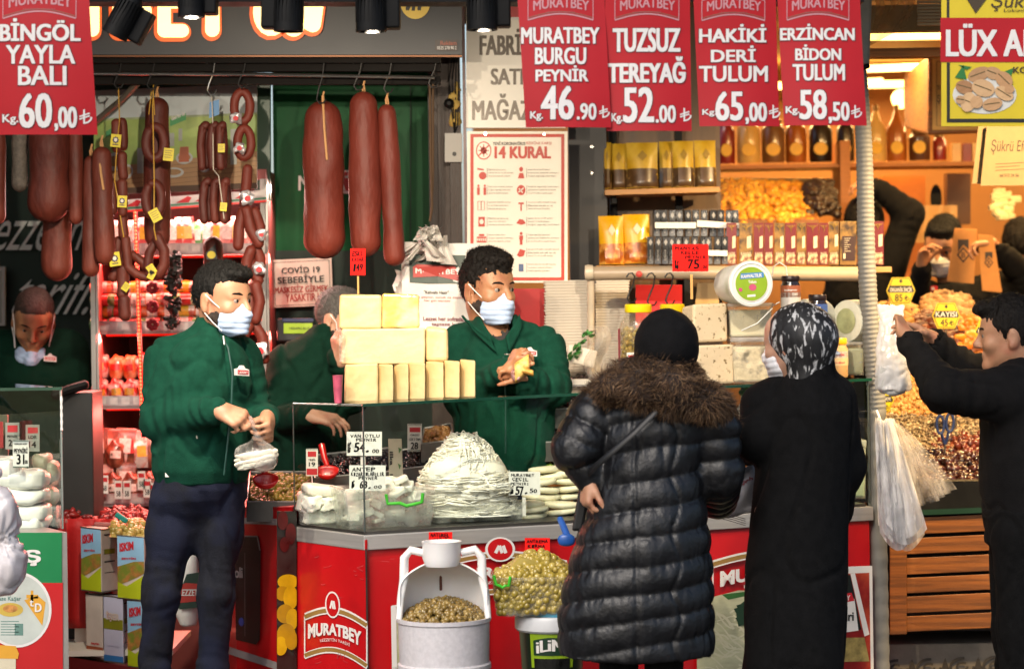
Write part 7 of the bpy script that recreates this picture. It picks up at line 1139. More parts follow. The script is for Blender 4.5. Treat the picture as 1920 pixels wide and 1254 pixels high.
m.grid(lambda u,v:b+V(math.cos(math.radians(-8+196*u))*(r*.97)*(1 if v<.5 else (1-.6*((v-.5)/.5)**2.4)),math.sin(math.radians(-8+196*u))*r*.95*(1 if v<.5 else (1-.6*((v-.5)/.5)**2.4)),zr+(zc(1055)-zr)*v),30,16);o=m.build('back_shell',PLAST,T,True);o.modifiers.new('s','SOLIDIFY').thickness=.004
m=MB();m.lathe([(r*.36,zc(1060)),(r*.42,zc(1045)),(r*.42,zc(1018)),(r*.44,zc(1014)),(r*.4,zc(1014)),(r*.38,zc(1050))],b+V(-.004,.0,0),28);m.build('neck',PLAST,T,True);m=MB()
for g in (-1,1):m.tube([b+V(g*r*.4,0,zc(1036)),b+V(g*r*.7,0,zc(1030)),b+V(g*r*.84,0,zc(1044)),b+V(g*r*.86,0,zc(1085)),b+V(g*r*.93,0,zc(1120)),b+V(g*r*.97,-.02,zc(1160))],[.012,.013,.014,.014,.012,.01],10)
m.build('handle',PLAST,T,True);m=MB();m.tube([b+V(-.012,r*.86,zc(1050)),b+V(-.012,r*.9,zc(1115))],.0045,6);m.build('brown_stick',M('stick_brown','5c2a14',.5),T,True)
pts=[]
for i in range(760):a_,q=RNG.uniform(0,6.28),math.sqrt(RNG.uniform(0,1));hgt=.055*(1-q**2)+(.04*q*math.sin(a_) if math.sin(a_)>0 else 0);pts.append(b+V(math.cos(a_)*q*r*.93,math.sin(a_)*q*r*.93,zr-.006+hgt-RNG.uniform(0,.014)))
o=scatter('drum_olives',pts,.0078,M('small_olive','8a7034',.3,isl=('8d7438','745a26','a1874a','61502a','97793a'),coat=.4),(1,1,1.2));tag(o,'small brownish olives filling the cut white drum','olives',kind='stuff');m=MB();m.lathe([(r*.9,zr-.04),(r*.6,zr+.0),(.002,zr+.03)],b,20);m.build('olive_bed',M('small_olive','8a7034'),o,True)
card('neon red tag above the neck of the white drum',804,997,848,1016,YF(826)-.02,[('NATUREL',807,999,843,1006),('HATAY',813,1008,839,1014)],REDTAG,name='price_card');card('neon red tag above the tub of pale olives',984,1008,1031,1042,YF(1000)-.02,[('ANTREMA',987,1011,1027,1017),('KIRMA',989,1020,1022,1026),('ZEYTİN',988,1030,1026,1036)],REDTAG)
Y=7.6;zt_=P(1000,1086,Y)[2];zb_=P(1000,1156,Y)[2];b=at(1004,Y,zb_);T=thing('olive_tub','clear tub heaped with pale olives with a green handle','tub',b);hw=82*S(Y);m=MB();ring=lambda kx,z:[b+V(sx*hw*kx,.12+sy*.12*kx,z) for sx,sy in ((-1,-.75),(-.75,-1),(.75,-1),(1,-.75),(1,.75),(.75,1),(-.75,1),(-1,.75))];h_=zt_-zb_;m.rings([ring(.9,0),ring(.98,h_*.95),ring(1.03,h_*.96),ring(1.03,h_*1.06),ring(.99,h_*1.06),ring(.94,h_*.9),ring(.86,.004)]);m.build('plastic',thin('tub_plastic','fafaf8',.85,.08,.1,'dcdcd4'),T,bev=.003);m=MB();Yh=Y-.014;m.tube([P(926,1078,Yh),P(930,1095,Yh),P(938,1098,Yh),P(942,1101,Yh),P(948,1097,Yh),P(954,1098,Yh),P(957,1080,Yh)],.005,8);m.build('handle',GHAND,T,True)
pts=[]
for i in range(1400):
 u,v=RNG.uniform(-1,1,2);v=-1+.15*abs(v) if i<450 else v;z=RNG.uniform(.012,h_*.98) if i<900 else h_+.078*(1-max(abs(u),abs(v))**1.4)*(1+.3*u)-RNG.uniform(0,.016);kk=.86+.08*min(1,z/h_);pts.append(b+V(u*hw*kk*.97,.12+v*.12*kk*.97,z))
o=scatter('pale_olives',pts,.0112,M('pale_olive2','a39040',.3,isl=('a8943f','94802c','b8a455','85742a','b09a4a'),coat=.4),(1,1,1.1));tag(o,'pale green olives heaped in the clear tub','olives',kind='stuff');m=MB();m.rings([ring(.8,.01),ring(.84,h_),[b+V(sx*hw*.4,.12+sy*.05,h_+.06) for sx,sy in ((-1,-.75),(-.75,-1),(.75,-1),(1,-.75),(1,.75),(.75,1),(-.75,1),(-1,.75))]]);m.build('olive_bed',M('olive_bed','8a7a30',.5),o,True)
T=thing('scoop','blue plastic scoop standing in the pale olives','scoop',P(1062,1030,7.7));m=MB();m.sell(P(1062,1012,7.7),(.028,.012,.02),.8,1);m.tube([P(1066,1010,7.7),P(1056,985,7.75),P(1050,972,7.78)],[.012,.011,.01],8);m.build('plastic',M('blue_plastic','1f4f9a',.35),T,True)
zb2=0;T=thing('bucket','dark green olive bucket with a lime label and white rim under the olive tub','bucket',at(1040,Y+.12,0));b=at(1040,Y+.12,0);zt2=zb_-.004;m=MB();r=64*S(Y);m.lathe([(r*.78,.3),(r*.98,zt2-.055),(r*1.0,zt2-.05)],b,36);m.lathe([(r*.7,0),(r*.78,.3)],b,36);m.build('body',M('bucket_green','0b1f14',.35,coat=.3),T,True);m=MB();m.lathe([(r*1.04,zt2-.052),(r*1.1,zt2-.045),(r*1.1,zt2-.012),(r*1.05,zt2-.002),(r*.6,zt2)],b,36);m.build('rim',M('rim_white','b9bcc0',.4),T,True)
m=MB();cyl=lambda th,y,o:(lambda z:b+V(math.sin(th)*(r*(.78+.2*(z-.3)/(zt2-.355))+o),-math.cos(th)*(r*(.78+.2*(z-.3)/(zt2-.355))+o),z))(P(1040,y,Y)[2]);q=lambda u0,u1,y0,y1,o,n=10,f=lambda u:0:m.grid(lambda u,v:cyl(u0+(u1-u0)*u,y1+(y0-y1)*v+f(u)*v,o),n,4)
q(-.72,.68,1184,1254,.002);m.cur=1;q(-.6,.56,1202,1230,.004,12,lambda u:-6*math.sin(math.pi*u));m.cur=2;a_,fs=text2d('iLiM',0);[m.add([cyl(-.5+.012*q_+.8*u,1226-22*v-5*math.sin(math.pi*u),.006+q_*.0002) for u,v in a_],fs) for q_ in range(5)];m.cur=3;q(-.6,.55,1236,1300,.0035);m.build('label',[M('label_lime2','7d9a1a',.4,var=.2),M('label_dkgreen','10301c',.4),LWHITE,M('label_black','0c0d0b',.3,var=.5,vs=30)],T)
m=MB();m.lathe([(r*1.12,0),(r*1.13,.012),(r*.4,.014)],at(1050,Y+.14,zt2-.002),30);tag(m.build('tub_cover',M('lid_blue','3a9ac0',.4),smooth=True),'light blue lid under the tub of pale olives','lid')
# ---- people
def strands(o,mat,n,ln,hd,lift_,curl=0):
 me=o.data;a=np.zeros(len(me.vertices)*3);me.vertices.foreach_get('co',a);vs=a.reshape(-1,3)+np.array(ORG[o.name]);nr=np.zeros(len(vs)*3);me.vertices.foreach_get('normal',nr);nr=nr.reshape(-1,3)
 k=RNG.integers(0,len(vs),n);b=vs[k]+RNG.normal(0,.0018,(n,3));N=nr[k];back=np.array(hd.dirn(0,.8,-.5));up=np.array(hd.dirn(0,-.3,.9));top=np.clip((b-np.array(hd.c)) @ np.array(hd.dirn(0,-.2,1))/(.1*hd.k),-.3,1)[:,None]
 fl=np.where(top>.75,up*.5+back*.5,back)+RNG.normal(0,.16+.55*curl,(n,3));d=fl*(1-lift_)+N*lift_;d /= np.linalg.norm(d,axis=1,keepdims=True);sd_=np.cross(d,N+RNG.normal(0,.3,(n,3)));sd_ /= np.linalg.norm(sd_,axis=1,keepdims=True)+1e-9
 L=ln*RNG.uniform(.6,1.3,(n,1));w_=.0009;P4=np.stack([b-N*.002-sd_*w_,b-N*.002+sd_*w_,b+d*L*.6+sd_*w_*.8,b+d*L+N*ln*.12*curl],1)
 raw('hair_strands',P4.reshape(-1,3),np.arange(n*4).reshape(-1,4),mat,o,smooth=False)
class Head:
 def __init__(s,c,yaw,pitch=0,roll=0,k=1.0):
  s.c=Vector(c);s.R=Matrix.Rotation(math.radians(yaw),3,'Z') @ Matrix.Rotation(math.radians(roll),3,'Y') @ Matrix.Rotation(math.radians(pitch),3,'X');s.k=k
 def T(s,x,y,z):return s.c+s.R @ (Vector((x,y,z))*s.k)
 def el(s,sd,c,r,k=.02,sub=False,R=None):sd.el(s.T(*c),[q*s.k for q in r],s.R if R is None else s.R @ R,k,sub)
 def rc(s,sd,a,b,ra,rb=None,k=.02,sub=False):sd.rc(s.T(*a),s.T(*b),ra*s.k,(ra if rb is None else rb)*s.k,k,sub)
 def dirn(s,*a):return s.R @ Vector(a)
 def skull(s,sd,neck=None,neck_r=.055):
  s.el(sd,(0,.016,.026),(.075,.094,.088),.01);s.el(sd,(0,-.034,-.018),(.063,.058,.086),.03)
  s.el(sd,(0,-.04,.04),(.06,.046,.048),.03)
  for g in (-1,1):
   s.rc(sd,(.05*g,.002,-.055),(.012*g,-.066,-.098),.02,.016,.025);s.rc(sd,(.01*g,-.085,.019),(.046*g,-.07,.016),.010,.009,.012)
   s.el(sd,(.042*g,-.062,-.03),(.024,.022,.022),.02)
  s.el(sd,(0,-.076,-.1),(.022,.018,.017),.02)
  for g in (-1,1):s.el(sd,(.033*g,-.1,.0),(.019,.018,.012),.01,True)
  s.rc(sd,(0,-.088,.014),(0,-.111,-.03),.008,.0125,.012)
  for g in (-1,1):s.el(sd,(.012*g,-.098,-.035),(.009,.012,.008),.006);s.rc(sd,(.017*g,-.0885,.0075),(.047*g,-.0785,.0065),.0058,.005,.005);s.rc(sd,(.02*g,-.086,-.0095),(.045*g,-.078,-.008),.0045,.004,.006)
  s.rc(sd,(-.02,-.088,-.062),(.02,-.088,-.062),.006,.006,.008);s.rc(sd,(-.016,-.086,-.073),(.016,-.086,-.073),.007,.007,.006);s.rc(sd,(-.022,-.096,-.0675),(.022,-.096,-.0675),.0022,.0022,.004,True)
  for g in (-1,1):
   s.el(sd,(.077*g,.016,-.012),(.009,.021,.033),.008,R=Matrix.Rotation(.35*g,3,'Z'));s.el(sd,(.087*g,.008,-.008),(.006,.011,.019),.004,True);s.rc(sd,(.078*g,.008,-.04),(.076*g,.004,-.028),.008,.006,.006)
  if neck is not None:sd.rc(s.T(0,.022,-.06),neck,neck_r*s.k,neck_r*1.12*s.k,.03)
 def eyes(s,par,look=0):
  for g in (-1,1):
   m=MB();c=s.T(.032*g,-.0768,-.001);m.sell(c,(.012*s.k,)*3,nu=12,nv=8);m.cur=1
   m.sell(s.T(.032*g+look,-.0855,-.001),(.0068*s.k,.0044*s.k,.0068*s.k),R=s.R,nu=10,nv=6);m.build('eye',[EYEW,IRIS],par,True)
 def brows(s,par,mat=None):
  for g in (-1,1):
   m=MB();m.tube([s.T(.012*g,-.0945,.018),s.T(.028*g,-.0925,.024),s.T(.044*g,-.083,.023),s.T(.054*g,-.073,.016)],[.0035*s.k,.0045*s.k,.0038*s.k,.0012],8,flat=.6);m.build('eyebrow',mat or HAIR,par,True)
 def hair(s,par,mat,top=.022,side=.006,line=.052,quiff=(),h=.0045,curl=0,back=-.075,amp=.004,bald=0):
  c=s.c;sd=SDF(c-V(.16,.16,.16),c+V(.16,.16,.18),h)
  s.el(sd,(0,.018,.028),(.075+side,.094+side,.088+top*.5),.01);s.el(sd,(0,.0,.05),(.068+side*.7,.09,.068+top),.02)
  for q in quiff:s.el(sd,q[:3],q[3:],.015)
  s.el(sd,(0,-.112,line-.104),(.098,.095,.104),.008,True)
  s.el(sd,(0,.0,-.135),(.13,.2,.082+back+.06),.008,True)
  for g in (-1,1):s.el(sd,(.082*g,.012,-.02),(.02,.026,.04),.004,True)
  if bald:s.el(sd,(0,-.045,.115),(.058,.1,.06),.01,True)
  if curl:f=lambda v,n:amp*nz(v,70)+.003*nz(v,150)
  else:f=lambda v,n:amp*nz(v,(60,60,26))+.0025*nz(v,(160,160,60),5)
  o=skin_obj(sd,'hair',mat,par,f);strands(o,mat,int(5200*(1 if top>.01 else .6)),(.007 if curl else .007) if top>.01 else .005,s,.5 if curl else .14,curl);return o
 def beard(s,par,mat=None,lo=-.118,hi=-.02):
  sd=SDF(s.c-V(.13,.13,.15),s.c+V(.13,.13,.06),.004)
  s.el(sd,(0,-.034,-.018),(.0645,.0595,.0875),.03)
  for g in (-1,1):s.rc(sd,(.05*g,.002,-.055),(.012*g,-.066,-.098),.0225,.0185,.025)
  s.el(sd,(0,-.076,-.1),(.0245,.0205,.0195),.02)
  sd.cut(s.dirn(0,0,1),s.T(0,0,hi));sd.cut(s.dirn(0,1,0),s.T(0,.012,0));s.el(sd,(0,-.1,-.02),(.058,.07,.05),.004,True)
  o=skin_obj(sd,'beard',mat or STUB,par,lambda v,n:.0002+.0012*nz(v,220));strands(o,HAIR,1600,.005,s,.3,1);return o
 def mask(s,par,mat,drop=0,loops=True,tie=False):
  sd=SDF(s.c-V(.15,.15,.18),s.c+V(.15,.15,.08),.0035);z=-drop
  s.el(sd,(0,-.046,-.058+z),(.0675,.058,.064),.01);s.rc(sd,(0,-.094,-.014+z),(0,-.104,-.04+z),.013,.019,.02);s.el(sd,(0,-.075,-.098+z),(.03,.026,.024),.02);s.rc(sd,(0,-.1,-.045+z),(0,-.085,-.095+z),.016,.018,.02)
  sd.cut(s.dirn(0,.25,1),s.T(0,-.09,-.006+z));sd.cut(s.dirn(0,1,.25),s.T(0,-.038,-.06+z));sd.cut(s.dirn(0,-.2,-1),s.T(0,-.06,-.117+z))
  up=s.dirn(0,0,1);c0=s.c
  def f(v,n):
   t=(v-np.array(c0)) @ np.array(up);return .0022*np.abs(np.sin(t*math.pi/.019))-.001+.0012*nz(v,45)
  m=skin_obj(sd,'face_mask',mat,par,f)
  if loops:
   for g in (-1,1):
    t=MB();t.tube([s.T(.064*g,-.045,-.024+z),s.T(.074*g,-.02,-.008),s.T(.081*g,.008,.016)],.0018,6);t.tube([s.T(.058*g,-.05,-.098+z),s.T(.071*g,-.02,-.075),s.T(.081*g,.008,-.045)],.0018,6);t.build('ear_loop',CORD,m,True)
  return m
def hand(sd,wrist,fd,pd,side=1,k=1.0,curl=(35,45,30),thumb=(.55,.75,.35),spread=.05,w0=.024,tc=.3):
 """five fingers: fd = way the fingers point, pd = way the palm faces, thumb on the side*fd x pd side"""
 w=Vector(wrist);y=Vector(fd).normalized();n=Vector(pd);n=(n-y*n.dot(y)).normalized();x=y.cross(n)*side
 G=lambda a,b,c:w+(x*a+y*b+n*c)*k
 for i,(kx,ky,ln,r) in enumerate(((-.033,.080,.058,.0078),(-.011,.089,.072,.0086),(.012,.092,.079,.009),(.034,.087,.07,.0088))):
  sd.rc(G(kx*.45,.0,0),G(kx,ky,-.002),w0*.8*k,.0125*k,.012)
  cu=curl[i] if hasattr(curl[0],'__len__') else curl
  a=0;p=(kx,ky,0);sx=(kx/.033)*spread
  for j,(fr_,cj) in enumerate(zip((.45,.31,.24),cu)):
   a+=math.radians(cj);d=(sx,math.cos(a),math.sin(a));q=tuple(p[m_]+d[m_]*ln*fr_ for m_ in range(3));rr=r*(1-.1*j)
   sd.rc(G(*p),G(*q),rr*k*1.04,rr*.95*k,.005 if j else .007);p=q
 p=(.022,.022,.004);d=Vector(thumb).normalized()
 for j,(ln,r) in enumerate(((.042,.014),(.032,.0108),(.026,.0096))):
  q=tuple(p[m_]+d[m_]*ln for m_ in range(3));sd.rc(G(*p),G(*q),r*k,r*.88*k,.008);p=q;d=(d+Vector((-.25,.1,tc))*.6).normalized()
 sd.rc(G(0,-.01,0),G(0,.02,0),w0*.95*k,w0*1.05*k,.015)
def folds(arms,amp=.004,seed=0,el_amp=.0042):
 def f(v,n):
  o=amp*nz(v,(9,9,5),seed)+amp*.5*nz(v,(22,22,12),seed+9)-amp*1.4*np.clip(.12-np.abs(nz(v,(7,7,4),seed+3)),0,1)/.12
  for A in arms:
   A=[np.array(q,float) for q in A];lens=[np.linalg.norm(A[i+1]-A[i]) for i in range(len(A)-1)];best=np.full(len(v),9.);tt=np.zeros(len(v));ac=0
   for i in range(len(A)-1):
    ab=A[i+1]-A[i];t=np.clip((v-A[i]) @ ab/(ab @ ab),0,1);d=np.linalg.norm(v-A[i]-t[:,None]*ab,axis=1);b=d<best;best[b]=d[b];tt[b]=ac+t[b]*lens[i];ac+=lens[i]
   w_=np.exp(-((tt-lens[0])/.11)**2)+.9*np.exp(-((tt-ac)/.09)**2)
   o+=np.where(best<.12,el_amp*w_*np.sin(tt*2*math.pi/.05+9*nz(v,7,seed+1))*(.55+.9*nz(v,9,seed+6)),0)
  return o
 return f
def arm(sd,A,r,k=.03):sd.chain(A,r,k)
def badge(par,c,R,w=.06):
 """woven chest badge, red on white"""
 m=MB();x=R @ V(1,0,0);z=R @ V(0,0,1);n=R @ V(0,-1,0);G=lambda a,b,o:Vector(c)+x*(a*w)+z*(b*w)+n*o
 hull=[(-.5,-.2),(.5,-.28),(.5,.12),(.2,.22),(.08,.4),(-.08,.4),(-.2,.24),(-.5,.2)]
 m.add([G(a,b,.004) for a,b in hull]+[G(a,b,-.01) for a,b in hull],[tuple(range(8))]+[(i,i+8,(i+1)%8+8,(i+1)%8) for i in range(8)]);m.cur=1
 m.add([G(a,b,.0055) for a,b in ((-.42,-.12),(.42,-.18),(.42,.08),(-.42,.14))],[(0,1,2,3)]);m.cur=0
 a,fs=text2d('LEZZET',.03);m.add([G(-.36+u*.72,-.08+v*.13-u*.04,.0068) for u,v in a],fs)
 return m.build('chest_badge',[WHT,REDP],par)
def person_tying_bag():
 Y=8.1;p=lambda x,y,d=0.0:P(x,y,Y+d);k=S(Y)
 foot=at(345,Y,.1);T=thing('person','man in green fleece and dark jeans standing tying a clear bag','person',foot)
 HD=Head(p(417,561),58,4,0,1.0);yaw=.5
 near=[p(313,676,.0),p(301,786,-.06),p(404,768,-.2)];far=[p(450,676,.1),p(478,778,.09),p(500,783,-.09)]
 sd=SDF(p(262,490)-V(.02,.3,0),p(525,490)+V(.02,.35,0),.0055);sd=SDF((p(255,1480)[0],Y-.36,.08),(p(530,500)[0],Y+.3,p(0,485)[2]),.006)
 HD.skull(sd,p(398,640,.03));sd.loft([(p(380,900),.13,.08),(p(382,740),.14,.09),(p(390,650,.02),.12,.07)],yaw)
 arm(sd,near,[.05,.042,.026]);arm(sd,far,[.05,.042,.026])
 for L in ([p(330,940),p(302,1110,-.02),p(286,1400)],[p(412,940,.03),p(404,1110,.01),p(396,1400,.055)]):sd.chain(L,[.05,.02,.02])
 hand(sd,p(409,767,-.21),(.93,-.2,-.42),(-.25,.75,-.6),1,.93,((50,70,40),(50,70,40),(48,66,40),(42,55,40)),(.35,.85,.5),.03)
 hand(sd,p(501,785,-.125),(.12,-.84,-.5),(-1,-.05,-.12),-1,.95,((52,58,30),(64,58,30),(68,58,30),(64,55,30)),(.25,.75,.75),.1,.024,.1)
 skin_obj(sd,'body',SKIN[0],T)
 HD.eyes(T,.003);HD.brows(T);HD.hair(T,HAIR,.012,.002,.06,((0,-.048,.093,.054,.054,.026),(0,-.08,.086,.044,.026,.018)));HD.beard(T);HD.mask(T,MASK,.004)
 j=SDF((p(255,0)[0],Y-.34,p(0,915)[2]),(p(520,0)[0],Y+.3,p(0,580)[2]),.0065)
 j.loft([(p(377,906),84*k,.118),(p(378,880),94*k,.135),(p(380,800),96*k,.14),(p(383,720),93*k,.14),(p(385,672),84*k,.125),(p(390,640),62*k,.1),(p(396,622,.01),42*k,.08),(p(401,600,.015),37*k,.07),(p(403,592,.015),36*k,.068)],yaw,.02)
 arm(j,near,[.077,.064,.042]);arm(j,far,[.075,.06,.045]);j.rc(p(396,628),p(320,668),.04,.064,.03);j.rc(p(405,628,.02),p(445,668,.09),.05,.066,.03)
 j.el(HD.c,(.067,.08,.115),None,.01,True)
 fl=skin_obj(j,'fleece_jacket',FLEECE,T,folds([near,far],.0075,3,.008))
 z=MB();pts=[p(418,634,-.105),p(428,652,-.135),p(436,700,-.158),p(434,760,-.16),p(428,820,-.16),p(420,890,-.15)]
 z.tube(pts,.0035,6);z.build('zip',M('zip_teal','0c3a33',.5),fl,True);z=MB();z.tube([p(419,630,-.118),p(421,646,-.13)],.0035,6);z.tube([p(366,808,-.145),p(370,822,-.148)],.003,6);z.build('zip_pull',M('zip_silver','b9b6ae',.3,.8),fl,True)
 badge(fl,p(454,697,-.118),Matrix.Rotation(.75,3,'Z'),.052)
 t=SDF((p(255,0)[0],Y-.25,.1),(p(480,0)[0],Y+.25,p(0,875)[2]),.007)
 t.loft([(p(372,985),30*k,.035),(p(372,960),66*k,.08),(p(374,935),88*k,.11),(p(377,915),90*k,.122),(p(377,882),86*k,.115)],yaw,.03)
 la=[p(330,950,-.01),p(320,1000,-.01),p(302,1110,-.03),p(288,1254,0),p(283,1425,.02)];lb=[p(412,950,.03),p(411,1000,.03),p(404,1110,.01),p(398,1254,.04),p(395,1425,.06)]
 t.chain(la,[.092,.083,.06,.054,.055],.035);t.chain(lb,[.09,.078,.06,.05,.055],.035)
 tr=skin_obj(t,'jeans',DENIM,T,folds([la[1:4],lb[1:4]],.005,8,.0022))
 b=MB();b.box(p(315,890,-.118),(.018,.006,.014));b.build('label',WHT,tr,bev=.001)
 for q in (la[-1],lb[-1]):
  s_=SDF(Vector(q)-V(.1,.3,.2),Vector(q)+V(.1,.15,.1),.008);b=Vector((q[0],q[1],.1));s_.rc(b+V(0,.03,.05),b+V(.05,-.14,.035),.045,.035);s_.rc(b+V(0,.02,.05),b+V(0,.02,.12),.045,.04);s_.cut((0,0,-1),b);skin_obj(s_,'shoe',SHOE,T)
 B=thing('plastic_bag','small clear bag of white cheese strands held by the man in jeans','bag',p(480,886,-.22));c=p(480,855,-.22)
 sb=SDF(c-V(.12,.1,.09),c+V(.12,.1,.16),.006);sb.el(p(470,856,-.22),(.056,.045,.036),Matrix.Rotation(.35,3,'Y'),.02);sb.el(p(498,858,-.22),(.04,.043,.045),None,.03);sb.rc(p(480,845,-.22),p(485,818,-.215),.036,.011,.03);sb.rc(p(484,820,-.215),p(469,781,-.235),.009,.007,.01)
 skin_obj(sb,'film',thin('clear_film','f4f4f6',.9,.12,.22,'e8e6e2'),B,lambda v,n:.003*nz(v,60)+.002*np.sin(np.arctan2(v[:,0]-c[0],v[:,1]-c[1])*14)*np.clip((v[:,2]-c[2])/.04,0,1))
 m=MB()
 for i in range(26):
  a0=random.uniform(0,6.28);zz=random.uniform(-.026,.02);rr=math.sqrt(max(.1,1-(zz/.04)**2));pts=[]
  for q in range(8):a=a0+q*.35;pts.append(c+V(math.cos(a)*.066*rr+random.uniform(-.003,.003),math.sin(a)*.034*rr,zz-.004+.012*math.cos(a)+random.uniform(-.002,.002)))
  m.tube(pts,random.uniform(.0045,.007),6)
 m.build('cheese_strand',M('string_cheese','ded5bd',.45,var=.06,sss=.1),B,True)
def person_folding_wrap():
 Y=8.75;p=lambda x,y,d=0.0:P(x,y,Y+d);k=S(Y)
 T=thing('person','young man with curly hair and blue mask behind the glass counter folding a wrap','person',at(950,Y,.1))
 HD=Head(p(914,541),43,3,0,1.06);yaw=.22
 A1=[p(862,652,.05),p(868,742,-.02),p(948,692,-.2)];A2=[p(1022,655,.02),p(1036,728,-.06),p(985,712,-.2)]
 sd=SDF((p(826,0)[0],Y-.34,.08),(p(1075,0)[0],Y+.25,p(0,470)[2]),.006);HD.skull(sd,p(930,645,.02),.058)
 sd.loft([(p(945,900),.15,.085),(p(945,740),.15,.09),(p(942,655,.02),.14,.07)],yaw);arm(sd,A1,[.05,.042,.027]);arm(sd,A2,[.05,.042,.027])
 for L in ([p(905,940),p(905,1130),p(905,1400)],[p(985,940),p(985,1130),p(985,1400)]):sd.chain(L,[.06,.035,.028])
 hand(sd,p(950,700,-.205),(.42,-.3,.75),(.75,.3,-.5),-1,.95,((40,60,30),(48,60,30),(52,60,30),(55,60,30)),(.5,.8,.4),.03)
 hand(sd,p(992,708,-.21),(-.75,-.1,.45),(-.2,.35,-.8),1,.92,((45,60,40),)*4,(.5,.7,.5),.03)
 skin_obj(sd,'body',SKIN[1],T);HD.eyes(T,.004);HD.brows(T)
 HD.hair(T,HAIR_B,.026,.003,.055,((0,-.05,.098,.055,.05,.03),(0,.01,.115,.06,.07,.022)),curl=1,amp=.006);HD.beard(T);HD.mask(T,MASK,.006)
 j=SDF((p(818,0)[0],Y-.32,p(0,905)[2]),(p(1075,0)[0],Y+.25,p(0,560)[2]),.0065)
 j.loft([(p(945,895),92*k,.13),(p(947,850),98*k,.14),(p(948,760),98*k,.14),(p(946,700),94*k,.14),(p(944,660),84*k,.12),(p(938,630),58*k,.095),(p(932,610),44*k,.082),(p(928,590),41*k,.078)],yaw,.02)
 arm(j,A1,[.076,.064,.044]);arm(j,A2,[.076,.064,.046]);j.rc(p(915,618),p(868,642,.04),.05,.068,.03);j.rc(p(955,618),p(1015,645,.02),.05,.068,.03)
 j.rc(p(928,585,-.02),p(938,625,-.03),.062,.055,.012,True);j.chain([p(930,600,-.11),p(940,640,-.15),p(950,672,-.19)],[.045,.036,.012],.01) if 0 else None
 j.chain([p(932,590,-.1),p(938,622,-.13),p(946,664,-.17)],[.06,.042,.008],0) if 0 else None
 for a,b,r0,r1 in ((p(932,595,-.1),p(940,628,-.13),.062,.046),(p(940,628,-.13),p(947,668,-.155),.046,.012)):j.rc(a,b,r0,r1,.008,True)
 fl=skin_obj(j,'fleece_jacket',FLEECE,T,folds([A1,A2],.0075,21,.008))
 t=SDF((p(880,0)[0],Y-.2,p(0,720)[2]),(p(1000,0)[0],Y+.2,p(0,600)[2]),.007);t.loft([(p(945,715),.1,.105),(p(942,660),.1,.1),(p(936,626),.075,.08),(p(934,616),.07,.075)],yaw,.01);t.rc(p(925,580),p(934,626,-.015),.068,.06,.005,True);skin_obj(t,'tee_shirt',M('charcoal_tee','2a2827',.9,bump=.3,bs=260),T)
 cl=MB();cl.grid(lambda a,b:p(868+54*a+8*b,590+42*a**.8+(16+14*a)*b,-.075-.055*a-.012*b+.01*math.sin(b*3)),8,4);cl.grid(lambda a,b:p(974-24*a+6*b,588+42*a**.8+(20+10*a)*b,-.05-.07*a-.014*b),8,4)
 o=cl.build('collar',FLEECE,fl,True);o.modifiers.new('s','SOLIDIFY').thickness=.008
 badge(fl,p(994,661,-.155),Matrix.Rotation(.3,3,'Z'),.048)
 z=MB();z.tube([p(944,668,-.165),p(948,740,-.168),p(948,850,-.168)],.003,6);z.build('zip',M('zip_teal','0c3a33',.5),fl,True)
 r=MB();r.lathe([(.0095,-.002),(.0105,0),(.0095,.002)],p(951,664,-.262),14,cap=False);r.build('ring',M('zip_silver','b9b6ae',.3,.8),T,True)
 t=SDF((p(870,0)[0],Y-.2,.1),(p(1020,0)[0],Y+.2,p(0,880)[2]),.01);t.loft([(p(945,960),.16,.11),(p(945,880),.16,.12)],yaw);t.chain([p(905,950),p(905,1130),p(905,1420)],[.09,.06,.05]);t.chain([p(985,950),p(985,1130),p(985,1420)],[.09,.06,.05]);skin_obj(t,'jeans',DENIM,T)
 B=thing('wrap','folded flatbread wrap in the hands of the man with curly hair','food',p(980,712,-.25));m=MB()
 a,b=p(965,700,-.265),p(992,680,-.262)
 m.grid(lambda u,v:a.lerp(b,u)+V(.0,-.026*math.sin(v*3.6)*(1-.2*u),.03*math.cos(v*3.6))*(1+.06*math.sin(9*v+5*u)),6,14)
 m.grid(lambda u,v:p(978+22*u,700-12*v+6*u,-.285-.01*math.sin(3*v)),4,4)
 o=m.build('flatbread',M('flatbread','d9b56a',.6,var=.15,bump=.3,bs=60,col2='b98a3c',c2s=30),B,True);o.modifiers.new('s','SOLIDIFY').thickness=.004
 m=MB();m.sell(p(966,703,-.27),(.016,.018,.02),amp=.004,fr=60);m.sell(p(972,708,-.272),(.01,.012,.012),amp=.004,fr=60,seed=4);m.build('filling',M('wrap_filling','b98f92',.4,var=.3,col2='6a3a2c',c2s=60),B,True)
